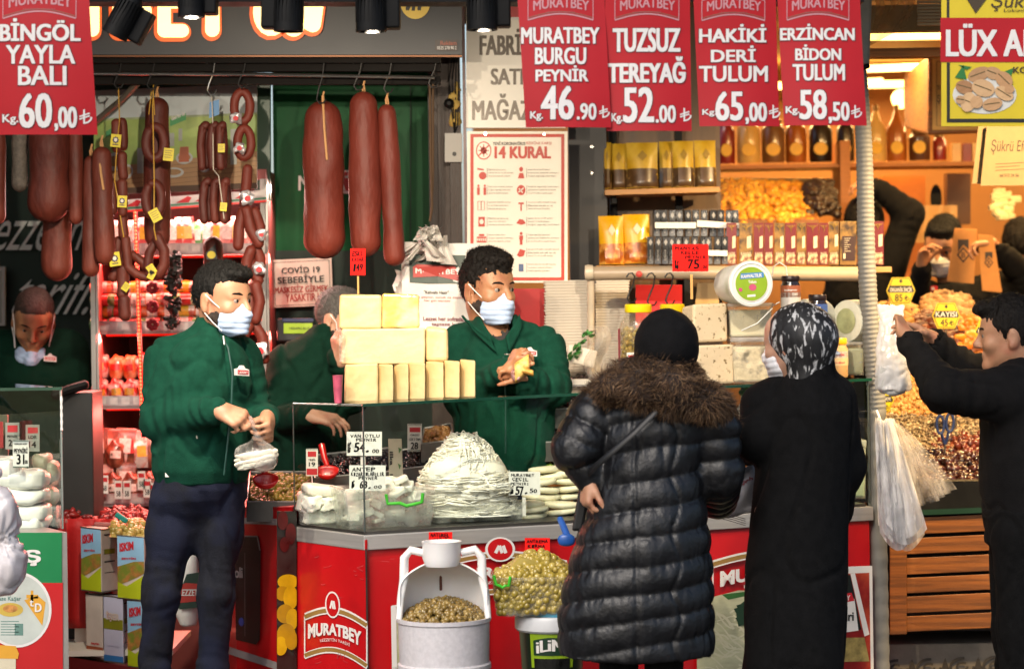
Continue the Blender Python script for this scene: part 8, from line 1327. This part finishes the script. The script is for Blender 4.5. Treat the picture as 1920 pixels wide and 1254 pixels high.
def person_behind_cheese():
 Y=9.25;p=lambda x,y,d=0.0:P(x,y,Y+d);k=S(Y)
 T=thing('person','grey-haired man in dark green fleece half hidden behind the stacked yellow cheese','person',at(570,Y,.1))
 HD=Head(p(640,598),66,14,0,1.0);yaw=.5
 A1=[p(540,690,.0),p(520,785,-.1),p(584,778,-.28)];A2=[p(625,690,.15),p(660,740,.0),p(636,672,-.16)]
 sd=SDF((p(478,0)[0],Y-.42,.08),(p(700,0)[0],Y+.3,p(0,535)[2]),.0065);HD.skull(sd,p(612,665,.03));sd.loft([(p(570,900),.13,.09),(p(578,760),.14,.09),(p(590,680,.02),.12,.07)],yaw);arm(sd,A1,[.05,.042,.027]);arm(sd,A2,[.05,.042,.027])
 for L in ([p(545,940),p(545,1130),p(545,1390)],[p(610,940),p(610,1130),p(610,1390)]):sd.chain(L,[.06,.035,.028])
 hand(sd,p(582,779,-.29),(.93,-.2,-.2),(0,.3,-.9),1,1.0,((30,40,20),(28,35,20),(22,30,20),(15,25,15)),(.5,.8,.3),.06)
 hand(sd,p(638,676,-.17),(-.1,-.35,.85),(.8,.4,.2),-1,.95,(30,35,20),(.5,.8,.4),.06)
 skin_obj(sd,'body',SKIN[2],T);HD.eyes(T);HD.brows(T,HAIR_G);HD.hair(T,HAIR_G,.006,.003,.06,(),amp=.002);HD.beard(T);HD.mask(T,MASKW,.07)
 j=SDF((p(470,0)[0],Y-.36,p(0,915)[2]),(p(700,0)[0],Y+.3,p(0,585)[2]),.008)
 j.loft([(p(568,910),74*k,.14),(p(570,800),80*k,.15),(p(576,720),80*k,.15),(p(588,672),68*k,.12),(p(602,645),48*k,.095),(p(612,622),36*k,.078),(p(616,606),33*k,.072)],yaw,.02);arm(j,A1,[.08,.068,.044]);arm(j,A2,[.076,.064,.044]);j.rc(p(600,645),p(545,678),.055,.075,.03)
 j.el(HD.c,(.07,.085,.115),None,.01,True)
 skin_obj(j,'fleece_jacket',FLEECE_D,T,folds([A1,A2],.007,33,.007))
 t=SDF((p(480,0)[0],Y-.25,.1),(p(680,0)[0],Y+.25,p(0,890)[2]),.01);t.loft([(p(572,960),.15,.11),(p(572,890),.15,.12)],yaw);t.chain([p(545,950),p(545,1130),p(545,1400)],[.09,.06,.05]);t.chain([p(610,950),p(610,1130),p(610,1400)],[.09,.06,.05]);skin_obj(t,'jeans',DENIM,T)
def person_leaning():
 Y=10.0;p=lambda x,y,d=0.0:P(x,y,Y+d);k=S(Y)
 T=thing('person','balding man looking down with his blue mask pulled under the chin','person',at(70,Y,.1))
 HD=Head(p(63,598,-.12),12,32,4,1.05);yaw=.1
 A1=[p(-8,660),p(-40,760,.0),p(-10,870,-.15)];A2=[p(128,660),p(150,760,.0),p(118,870,-.15)]
 sd=SDF((p(-75,0)[0],Y-.45,.08),(p(200,0)[0],Y+.3,p(0,535)[2]),.007);HD.skull(sd,p(66,650,.02),.058);sd.loft([(p(70,900,.1),.15,.09),(p(70,740,.02),.15,.1),(p(68,665),.14,.08)],yaw);arm(sd,A1,[.05,.042,.027]);arm(sd,A2,[.05,.042,.027])
 for L in ([p(35,900,.1),p(35,1100,.1),p(35,1320,.1)],[p(105,900,.1),p(105,1100,.1),p(105,1320,.1)]):sd.chain(L,[.06,.035,.028])
 hand(sd,p(-8,872,-.16),(.2,-.3,-.9),(.9,0,0),1);hand(sd,p(116,872,-.16),(-.2,-.3,-.9),(-.9,0,0),-1)
 skin_obj(sd,'body',SKIN[1],T);HD.eyes(T);HD.brows(T);HD.hair(T,M('cropped_hair','3a2c24',.7,var=.4,vs=120,bump=.5,bs=300),.0005,.0005,.078,(),amp=.001);HD.mask(T,MASK,.084)
 j=SDF((p(-80,0)[0],Y-.4,p(0,930)[2]),(p(205,0)[0],Y+.3,p(0,590)[2]),.008)
 j.loft([(p(70,890,.1),70*k,.14),(p(70,780,.04),78*k,.16),(p(70,710,.0),82*k,.16),(p(68,665),76*k,.13),(p(66,636),48*k,.1),(p(66,622,-.01),36*k,.08)],yaw,.02);arm(j,A1,[.085,.07,.045]);arm(j,A2,[.085,.07,.045]);j.rc(p(50,640),p(-2,655),.06,.08,.03);j.rc(p(82,640),p(122,655),.06,.08,.03);j.el(HD.c,(.078,.1,.115),None,.01,True)
 fl=skin_obj(j,'fleece_jacket',FLEECE_D,T,folds([A1,A2],.005,41));badge(fl,p(94,672,-.165),Matrix.Rotation(.1,3,'Z'),.05)
 t=SDF((p(-40,0)[0],Y-.2,.1),(p(170,0)[0],Y+.3,p(0,880)[2]),.01);t.loft([(p(70,930,.1),.15,.11),(p(70,870,.1),.15,.12)],yaw);t.chain([p(35,900,.1),p(35,1100,.1),p(35,1330,.1)],[.09,.06,.05]);t.chain([p(105,900,.1),p(105,1100,.1),p(105,1330,.1)],[.09,.06,.05]);skin_obj(t,'jeans',DENIM,T)
def puffer_woman():
 Y=7.25;p=lambda x,y,d=0.0:P(x,y,Y+d);k=S(Y)
 T=thing('person','woman seen from behind in a black quilted coat with brown fur hood trim','person',at(1215,Y,0))
 HD=Head(p(1250,655),172,2,0,.96)
 AL=[p(1120,768,.0),p(1083,842,-.03),p(1106,896,-.03)];AR=[p(1336,780,.0),p(1345,890,.02),p(1345,935,.22)]
 sd=SDF((p(1030,0)[0],Y-.2,-.01),(p(1400,0)[0],Y+.42,p(0,575)[2]),.0065);HD.skull(sd,p(1240,720,-.01));sd.loft([(p(1200,1000),.14,.09),(p(1215,860),.14,.09),(p(1232,745),.13,.07)]);arm(sd,AL,[.05,.042,.026]);arm(sd,AR,[.05,.042,.026])
 for L in ([p(1160,1050),p(1158,1250),p(1158,1590)],[p(1245,1050),p(1244,1250),p(1244,1590)]):sd.chain(L,[.06,.035,.028])
 hand(sd,p(1105,892,-.04),(-.12,-.12,-.9),(.9,.25,0),1,.9,((45,60,30),(50,60,30),(45,55,30),(40,50,30)),(.5,.8,.3),.05);hand(sd,p(1345,935,.23),(-.5,.5,.3),(-.5,0,-.5),1,.92)
 skin_obj(sd,'body',SKIN[0],T)
 h=SDF(HD.c-V(.16,.16,.2),HD.c+V(.16,.16,.16),.006);h.el(p(1250,641),(.094,.118,.1),None,.02);h.el(p(1248,660),(.09,.11,.09),None,.03);h.rc(p(1246,680),p(1240,730),.075,.08,.03);skin_obj(h,'headscarf',BLACKJ,T,lambda v,n:.003*nz(v,(10,10,22),2)+.0015*nz(v,(30,30,60),4))
 c=SDF((p(1020,0)[0],Y-.3,p(0,1235)[2]),(p(1410,0)[0],Y+.4,p(0,690)[2]),.007)
 c.loft([(p(1194,1228),144*k,.15),(p(1192,1150),146*k,.165),(p(1198,1080),137*k,.17),(p(1208,1000),123*k,.165),(p(1217,930),105*k,.145),(p(1220,865),97*k,.135),(p(1225,810),104*k,.135),(p(1229,775),108*k,.13),(p(1234,735),96*k,.115),(p(1240,705),62*k,.09)],0,.02)
 arm(c,AL,[.078,.074,.046],.02);arm(c,AR,[.08,.074,.06],.02)
 c.loft([(p(1194,1234),128*k,.13),(p(1194,1200),128*k,.135)],0,.01,True)
 def quilt(v,n):
  o=np.zeros(len(v));best=np.full(len(v),9.);tt=np.zeros(len(v))
  for A in (AL,AR):
   ac=0
   for i in range(2):
    a,b=np.array(A[i]),np.array(A[i+1]);ab=b-a;t=np.clip((v-a) @ ab/(ab @ ab),0,1);d=np.linalg.norm(v-a-t[:,None]*ab,axis=1);L=np.linalg.norm(ab);m_=d<best;best[m_]=d[m_];tt[m_]=ac+t[m_]*L;ac+=L
  arm_=best<.088;wob=.012*nz(v,5,3);dx=(v[:,0]-p(1220,0)[0])
  ph=np.where(arm_,(tt+wob)/.062,(v[:,2]-.16*dx+wob*1.1+.02*nz(v,2.2,17))/.083)
  s1=np.abs(np.sin(ph*math.pi));o=.0115*(s1**.6-.6)
  seam=np.minimum(np.abs(dx-.045-.012*np.sin(ph*3)),np.minimum(np.abs(dx+.075),np.abs(dx-.155)))
  o-=np.where(arm_,0,.007*np.exp(-(seam/.006)**2)*(n[:,1]<-.2))
  cr=nz(v,(42,42,9),6);o+=.006*cr*(1.05-s1)+.001*cr+.005*nz(v,13,8)-.004*np.clip(.1-np.abs(nz(v,(26,26,7),14)),0,1)/.1*(1-s1*.6)
  return o
 ct=skin_obj(c,'quilted_coat',PUFF,T,quilt)
 st=MB();pts=[p(1230,770,-.165),p(1190,810,-.172),p(1150,845,-.166),p(1118,873,-.14),p(1098,892,-.06)]
 st.tube(pts,.0105,8,flat=.35);st.build('bag_strap',M('black_strap','0a0a0b',.5),T,True)
 bg=MB();bg.hexa([p(1072,995,.02),p(1092,995,.02),p(1092,995,.14),p(1072,995,.14)],[p(1088,900,.02),p(1112,900,.02),p(1112,900,.14),p(1088,900,.14)]);bg.build('handbag',M('black_strap','0a0a0b',.5),T,bev=.008)
 f=SDF((p(1060,0)[0],Y-.3,p(0,830)[2]),(p(1410,0)[0],Y+.25,p(0,660)[2]),.009)
 f.chain([p(1118,742,-.0),p(1150,726,-.08),p(1200,730,-.12),(p(1260,738,-.14)),p(1320,750,-.11),p(1354,772,-.03)],[.034,.044,.05,.054,.05,.034],.03);f.chain([p(1180,698,-.03),p(1240,692,-.06),p(1290,708,-.03)],[.045,.05,.045],.03);f.rc(p(1350,765,-.03),p(1366,798,.03),.036,.026,.02)
 vs,fs=f.mesh();nn=normals(vs,fs);furm=M('brown_fur','4a3422',.75,var=.4,vs=14,isl=('20150d','4a3220','6d4d30','8a6c4c','2a1b10'))
 base=raw('fur_trim',vs,fs,M('fur_base','2a1c12',.9,var=.4,bump=.8,bs=90),T)
 keep=np.where((nn[:,1]<.5))[0];pk=keep[RNG.integers(0,len(keep),15000)];sv=np.empty((len(pk),3,3))
 b0=vs[pk]+RNG.normal(0,.004,(len(pk),3));n0=nn[pk];fl_=np.stack([nz(b0,14,1),nz(b0,14,5),nz(b0,14,9)-.35],1);d=n0*.55+fl_*1.1+RNG.normal(0,.22,(len(pk),3));d /= np.linalg.norm(d,axis=1,keepdims=True)
 ln=RNG.uniform(.016,.034,(len(pk),1));sd_=np.cross(d,RNG.normal(0,1,(len(pk),3)));sd_ /= np.linalg.norm(sd_,axis=1,keepdims=True)
 sv[:,0]=b0-sd_*.0011;sv[:,1]=b0+sd_*.0011;sv[:,2]=b0+d*ln;o=raw('fur_hair',sv.reshape(-1,3),np.arange(len(pk)*3).reshape(-1,3),furm,base,smooth=False)
 l=SDF((p(1110,0)[0],Y-.2,0),(p(1300,0)[0],Y+.2,p(0,1180)[2]),.009)
 for x in (1160,1245):l.chain([p(x,1190),p(x,1300),p(x,1560)],[.062,.056,.05])
 skin_obj(l,'trousers',BLACKC,T)
 for x in (1160,1245):
  b=at(x,Y,0);s_=SDF(b-V(.1,.15,.05),b+V(.1,.3,.2),.008);s_.rc(b+V(0,-.03,.05),b+V(0,.15,.035),.045,.035);s_.rc(b+V(0,-.02,.05),b+V(0,-.02,.14),.045,.045);s_.cut((0,0,-1),b);skin_obj(s_,'shoe',SHOE,T)
def coat_woman():
 Y=7.45;p=lambda x,y,d=0.0:P(x,y,Y+d);k=S(Y)
 T=thing('person','woman in a long plain black coat and black and white patterned headscarf','person',at(1490,Y,0))
 HD=Head(p(1490,640,.0),-128,8,0,.98)
 AL=[p(1462,764,.04),p(1422,822,-.02),p(1402,842,.2)];AR=[p(1560,750,.0),p(1574,870,.06),p(1560,950,.2)]
 sd=SDF((p(1355,0)[0],Y-.25,-.01),(p(1610,0)[0],Y+.5,p(0,575)[2]),.0065);HD.skull(sd,p(1508,715,.0));sd.loft([(p(1490,1000),.13,.09),(p(1500,860),.13,.09),(p(1510,735),.12,.07)]);arm(sd,AL,[.05,.042,.026]);arm(sd,AR,[.05,.042,.026])
 for L in ([p(1450,1050),p(1450,1250),p(1450,1560)],[p(1530,1050),p(1530,1250),p(1530,1560)]):sd.chain(L,[.06,.035,.028])
 hand(sd,p(1384,800,.33),(-.5,.6,.0),(.3,0,-.8),1,.9);hand(sd,p(1558,955,.21),(-.3,.5,-.6),(-.8,0,.2),1,.9)
 skin_obj(sd,'body',SKIN[2],T);HD.mask(T,MASKW,-.004,loops=False)
 m=MB();m.tube([HD.T(-.062,-.045,-.03),HD.T(-.1,.02,-.045),HD.T(-.07,.1,-.055),HD.T(-.01,.125,-.05)],.0022,6);m.tube([HD.T(-.055,-.05,-.1),HD.T(-.09,.02,-.085),HD.T(-.065,.1,-.065),HD.T(-.01,.125,-.052)],.0022,6);m.sell(HD.T(-.03,.125,-.055),(.012,.008,.008),amp=.003,fr=90);m.build('mask_tie',CORD,T,True)
 h=SDF(HD.c-V(.18,.18,.24),HD.c+V(.2,.2,.18),.0055);HD.el(h,(0,.02,.02),(.09,.106,.1),.02);HD.el(h,(0,.06,.0),(.085,.085,.085),.04);HD.rc(h,(0,.035,-.06),(0,.03,-.13),.07,.066,.04);HD.rc(h,(-.05,-.02,-.085),(-.02,-.06,-.12),.035,.035,.03)
 HD.el(h,(0,-.145,-.055),(.064,.07,.076),.01,True)
 pat=bpy.data.materials.new('patterned_scarf');pat.use_nodes=True;n=pat.node_tree.nodes;L=pat.node_tree.links;b=n['Principled BSDF']
 tc=n.new('ShaderNodeTexCoord');mp=n.new('ShaderNodeMapping');mp.inputs['Rotation'].default_value=(.2,.55,0);mp.inputs['Scale'].default_value=(80,52,20);L.new(tc.outputs['Object'],mp.inputs[0]);n1=n.new('ShaderNodeTexNoise');n1.inputs['Scale'].default_value=1.0;n1.inputs['Detail'].default_value=3;n1.inputs['Distortion'].default_value=.8;L.new(mp.outputs[0],n1.inputs['Vector'])
 r=n.new('ShaderNodeValToRGB');e=r.color_ramp.elements;e[0].position=.555;e[0].color=(.008,.008,.009,1);e[1].position=.63;e[1].color=(.5,.5,.5,1);L.new(n1.outputs['Fac'],r.inputs[0])
 vo=n.new('ShaderNodeTexVoronoi');vo.inputs['Scale'].default_value=150;L.new(tc.outputs['Object'],vo.inputs['Vector']);r2=n.new('ShaderNodeMapRange');r2.inputs[1].default_value=.25;r2.inputs[2].default_value=.5;L.new(vo.outputs['Distance'],r2.inputs[0]);mx=n.new('ShaderNodeMix');mx.data_type='RGBA';mx.blend_type='MULTIPLY';mx.inputs[0].default_value=.45;L.new(r.outputs[0],mx.inputs[6]);L.new(r2.outputs[0],mx.inputs[7]);L.new(mx.outputs[2],b.inputs['Base Color']);b.inputs['Roughness'].default_value=.6
 skin_obj(h,'headscarf',pat,T,lambda v,n_:.005*nz(v,(22,22,7),3)+.002*nz(v,(60,60,22),6))
 c=SDF((p(1350,0)[0],Y-.32,p(0,1500)[2]),(p(1620,0)[0],Y+.45,p(0,660)[2]),.0085)
 c.loft([(p(1478,1490),104*k,.18),(p(1484,1250),99*k,.17),(p(1492,1050),94*k,.155),(p(1501,920),90*k,.145),(p(1508,830),86*k,.14),(p(1512,770),82*k,.135),(p(1516,728),62*k,.11),(p(1520,702),46*k,.095),(p(1524,682),41*k,.09),(p(1527,664),36*k,.085)],0,.02)
 arm(c,AL,[.085,.07,.052],.03);arm(c,AR,[.08,.075,.062],.03);c.rc(p(1500,715),p(1440,765,.05),.06,.085,.03);c.rc(AR[2],p(1560,962,.2),.06,.06,.02)
 c.loft([(p(1516,700),40*k,.085),(p(1524,655),32*k,.078)],0,.005,True)
 def fold(v,n_):
  low=np.clip((1.0-v[:,2])/.6,0,1);return .008*nz(v,(9,9,4),5)-.008*np.clip(.1-np.abs(nz(v,(6,6,3),25)),0,1)/.1+low*.022*nz(v,(9,9,.6),11)+.002*nz(v,(25,25,10),2)
 skin_obj(c,'long_coat',BLACKC,T,fold)
 for x in (1450,1530):
  b=at(x,Y,0);s_=SDF(b-V(.1,.15,.05),b+V(.1,.3,.2),.008);s_.rc(b+V(0,-.03,.05),b+V(-.03,.14,.035),.045,.035);s_.rc(b+V(0,-.02,.05),b+V(0,-.02,.14),.045,.045);s_.cut((0,0,-1),b);skin_obj(s_,'shoe',SHOE,T)
def reaching_man():
 Y=8.0;p=lambda x,y,d=0.0:P(x,y,Y+d);k=S(Y)
 T=thing('person','dark-haired man in a black sweatshirt reaching for the hanging white bags','person',at(1905,Y,0))
 HD=Head(p(1893,627),-104,2,0,1.0);yaw=-1.5
 A1=[p(1890,745,-.12),p(1768,732,-.16),p(1706,640,-.02)];A2=[p(1880,715,.16),p(1800,690,.16),p(1752,640,.12)]
 sd=SDF((p(1680,0)[0],Y-.32,-.01),(p(2030,0)[0],Y+.35,p(0,555)[2]),.0065);HD.skull(sd,p(1912,705),.058);sd.loft([(p(1925,960),.1,.14),(p(1920,800),.1,.15),(p(1915,715),.09,.14)]);arm(sd,A1,[.052,.045,.028]);arm(sd,A2,[.05,.042,.027])
 for L in ([p(1915,980,-.09),p(1915,1180,-.09),p(1930,1440,-.09)],[p(1915,980,.1),p(1905,1180,.1),p(1915,1440,.1)]):sd.chain(L,[.065,.038,.03])
 hand(sd,p(1703,634,-.015),(-.5,.1,.85),(-.7,.45,-.4),1,.9,((58,66,40),(56,66,40),(54,62,40),(50,60,36)),(.3,.9,.45),.02);hand(sd,p(1750,637,.115),(-.85,-.1,.45),(-.2,-.2,-.8),1,.98,((40,30,15),(25,25,15),(18,20,10),(10,15,10)),(.7,.7,.2),.1)
 skin_obj(sd,'body',SKIN[0],T);HD.eyes(T);HD.brows(T);HD.hair(T,HAIR_B,.02,.006,.058,((0,-.06,.092,.055,.05,.028),(0,-.09,.085,.045,.025,.018)))
 j=SDF((p(1670,0)[0],Y-.32,p(0,985)[2]),(p(2040,0)[0],Y+.36,p(0,660)[2]),.0075)
 j.loft([(p(1925,980),80*k,.19),(p(1922,900),84*k,.2),(p(1920,800),82*k,.2),(p(1916,740),72*k,.19),(p(1914,708),54*k,.14),(p(1912,688),40*k,.075),(p(1910,672),36*k,.068)],0,.02)
 arm(j,A1,[.092,.068,.046]);arm(j,A2,[.08,.064,.045]);j.rc(p(1912,705),p(1895,735,-.1),.07,.09,.03)
 j.rc(A1[2],p(1704,634,-.015),.036,.036,0,True);j.rc(A2[2],p(1748,636,.116),.035,.035,0,True);j.el(HD.c,(.08,.08,.115),None,.01,True)
 skin_obj(j,'sweatshirt',BLACKJ,T,folds([A1,A2],.005,51,.006))
 t=SDF((p(1820,0)[0],Y-.3,0),(p(2050,0)[0],Y+.32,p(0,960)[2]),.009);t.loft([(p(1922,1020),.13,.19),(p(1922,950),.14,.2)]);t.chain([p(1918,1000,-.09),p(1916,1180,-.09),p(1928,1470,-.09)],[.105,.08,.06]);t.chain([p(1912,1000,.1),p(1905,1180,.1),p(1915,1470,.1)],[.105,.08,.06]);skin_obj(t,'trousers',BLACKC,T,folds([],.005,60))
def shop_staff():
 Y=11.2;p=lambda x,y,d=0.0:P(x,y,Y+d);k=S(Y)
 T=thing('person','masked shop worker in black holding up two kraft paper bags','person',at(1800,Y,.1))
 HD=Head(p(1768,462),-22,16,6,1.08)
 A1=[p(1735,555),p(1712,595,-.1),p(1728,505,-.22)];A2=[p(1868,545),p(1925,520,-.1),p(1855,455,-.3)]
 sd=SDF((p(1675,0)[0],Y-.46,.08),(p(1960,0)[0],Y+.25,p(0,390)[2]),.008);HD.skull(sd,p(1792,540,.02),.058);sd.loft([(p(1800,760),.15,.1),(p(1800,640),.15,.1),(p(1800,560),.14,.08)]);arm(sd,A1,[.05,.042,.028]);arm(sd,A2,[.05,.042,.028])
 hand(sd,p(1728,503,-.23),(.1,-.3,.9),(.6,-.5,0),1,1,(45,45,30));hand(sd,p(1856,457,-.31),(-.7,-.2,-.1),(0,-.2,-.9),-1,1.05,(50,50,30))
 for x in (1770,1830):sd.chain([p(x,780),p(x,1000),p(x,1200)],[.075,.05,.035])
 skin_obj(sd,'body',SKIN[1],T);HD.eyes(T);HD.brows(T);HD.hair(T,HAIR,.024,.006,.055,((0,-.06,.09,.055,.05,.028),));HD.mask(T,MASKW)
 j=SDF((p(1670,0)[0],Y-.4,p(0,800)[2]),(p(1965,0)[0],Y+.25,p(0,500)[2]),.009);j.loft([(p(1800,790),80*k,.14),(p(1800,660),84*k,.15),(p(1800,590),84*k,.15),(p(1798,555),64*k,.12),(p(1794,532),40*k,.09)],0,.02);arm(j,A1,[.08,.066,.045]);arm(j,A2,[.085,.068,.045]);j.rc(p(1790,545),p(1860,545),.06,.08,.03);j.el(HD.c,(.078,.1,.11),None,.01,True)
 jk=skin_obj(j,'black_top',BLACKJ,T,folds([A1,A2],.005,71));m=MB();m.box(p(1751,541,-.165),(.034,.004,.024));m.cur=1
 m.lathe([(.007,0),(.007,.003)],p(1749,541,-.1665),12,Matrix.Rotation(math.pi/2,3,'X'));m.build('flag_badge',[M('flag_red','c01018',.6),WHT],jk)
 t=SDF((p(1730,0)[0],Y-.2,.1),(p(1870,0)[0],Y+.2,p(0,790)[2]),.012);t.loft([(p(1800,830),.15,.11),(p(1800,780),.15,.12)])
 for x in (1770,1830):t.chain([p(x,820),p(x,1000),p(x,1205)],[.09,.06,.05])
 skin_obj(t,'trousers',BLACKC,T)
 kraft=M('kraft_paper','b5793c',.8,var=.12,bump=.2,bs=40);ink=M('dark_ink','33241a',.7)
 for i,(x0,y0,x1,y1,sl_) in enumerate(((1790,428,1832,528,-.1),(1833,440,1862,545,.12))):
  B=thing('paper_bag',['kraft paper bag with a diamond emblem held nearer the mask','narrow kraft paper bag held under the fist of the bag holder'][i],'paper bag',p((x0+x1)/2,y1,-.36));m=MB()
  sh=lambda y:sl_*(y-y0);d0=-.36
  m.hexa([p(x0+sh(y1)-4,y1,d0),p(x1+sh(y1)+4,y1+4,d0),p(x1+sh(y1)+4,y1,d0+.05),p(x0+sh(y1)-4,y1-3,d0+.05)],[p(x0,y0,d0+.01),p(x1,y0+2,d0+.01),p(x1,y0+2,d0+.025),p(x0,y0,d0+.025)]);m.build('paper',kraft,B,bev=.002)
  cx,cy=(x0+x1)/2+sh((y0+y1)/2),(y0+y1)/2;w_=(x1-x0)*.3;a=MB();pl=Pl(x0,y0,x1,y1,p(x0,y0,d0+.008),p(x1,y0,d0+.008),p(x0,y1,d0-.003))
  pl.poly(a,[(cx,cy-w_*1.2),(cx+w_,cy),(cx,cy+w_*1.2),(cx-w_,cy)],.003);pl.poly(a,[(cx-w_*.8,cy-w_*2.3),(cx+w_*.8,cy-w_*2.3),(cx+w_*.8,cy-w_*.8),(cx,cy-w_*1.5),(cx-w_*.8,cy-w_*.4)],.003);a.cur=1;pl.poly(a,[(cx,cy-w_*.85),(cx+w_*.7,cy),(cx,cy+w_*.85),(cx-w_*.7,cy)],.004);a.cur=0;pl.text(a,'B',cx-w_*.3,cy-w_*.42,cx+w_*.3,cy+w_*.42,.03,.005);a.build('emblem',[ink,kraft],B)
 T=thing('person','shop worker in black with an arm raised across the face','person',at(1665,Y,.1));q=lambda x,y,d=0.0:P(x,y,Y+.25+d)
 HD=Head(q(1622,425),150,5,0,1.08);A1=[q(1660,520),q(1705,402,-.05),q(1645,352,-.1)];A2=[q(1580,520),q(1570,600),q(1600,680,-.1)]
 sd=SDF((q(1540,0)[0],Y-.1,.08),(q(1735,0)[0],Y+.5,q(0,325)[2]),.009);HD.skull(sd,q(1622,495));sd.loft([(q(1622,760),.15,.1),(q(1622,540),.14,.08)]);arm(sd,A1,[.05,.042,.028]);arm(sd,A2,[.05,.042,.028]);hand(sd,q(1645,350,-.1),(-.85,0,.15),(0,.2,-1),1,1.0);hand(sd,q(1600,682,-.1),(.3,-.2,-.8),(0,1,0),1,1.0)
 for x in (1592,1652):sd.chain([q(x,780),q(x,1000),q(x,1180)],[.075,.05,.035])
 skin_obj(sd,'body',SKIN[1],T);HD.hair(T,HAIR_B,.02,.008,.055,());HD.mask(T,MASKW)
 j=SDF((q(1535,0)[0],Y-.1,q(0,800)[2]),(q(1740,0)[0],Y+.52,q(0,335)[2]),.009);j.loft([(q(1622,790),80*k,.14),(q(1622,560),84*k,.14),(q(1622,520),60*k,.11),(q(1622,495),40*k,.08)],0,.02);arm(j,A1,[.085,.07,.048]);arm(j,A2,[.08,.065,.045]);skin_obj(j,'black_top',BLACKJ,T,folds([A1,A2],.005,81))
 t=SDF((q(1550,0)[0],Y,.1),(q(1700,0)[0],Y+.5,q(0,790)[2]),.012);t.loft([(q(1622,830),.15,.11),(q(1622,780),.15,.12)])
 for x in (1592,1652):t.chain([q(x,820),q(x,1000),q(x,1190)],[.09,.06,.05])
 skin_obj(t,'trousers',BLACKC,T)
 Y2=11.4;q=lambda x,y,d=0.0:P(x,y,Y2+d);T=thing('person','person with cropped brown hair seen from behind, beside the paper bag holder','person',at(1912,Y2,.1));HD=Head(q(1914,462),160,0,0,1.05);sd=SDF((q(1835,0)[0],Y2-.2,.08),(q(1995,0)[0],Y2+.25,q(0,395)[2]),.01);HD.skull(sd,q(1914,530));sd.loft([(q(1914,760),.15,.1),(q(1914,580),.14,.08)])
 for x in (1884,1944):sd.chain([q(x,760),q(x,1000),q(x,1180)],[.08,.05,.035])
 skin_obj(sd,'body',SKIN[1],T);HD.hair(T,HAIR_B,.012,.005,.055,());j=SDF((q(1820,0)[0],Y2-.22,.12),(q(2010,0)[0],Y2+.25,q(0,500)[2]),.011);j.loft([(q(1914,1180),.16,.12),(q(1914,800),.18,.13),(q(1914,600),.2,.13),(q(1914,555),.15,.11),(q(1914,528),.08,.08)]);skin_obj(j,'overcoat',BLACKJ,T,folds([],.005,91))
for f in (person_tying_bag,person_folding_wrap,person_behind_cheese,person_leaning,puffer_woman,coat_woman,reaching_man,shop_staff):f()
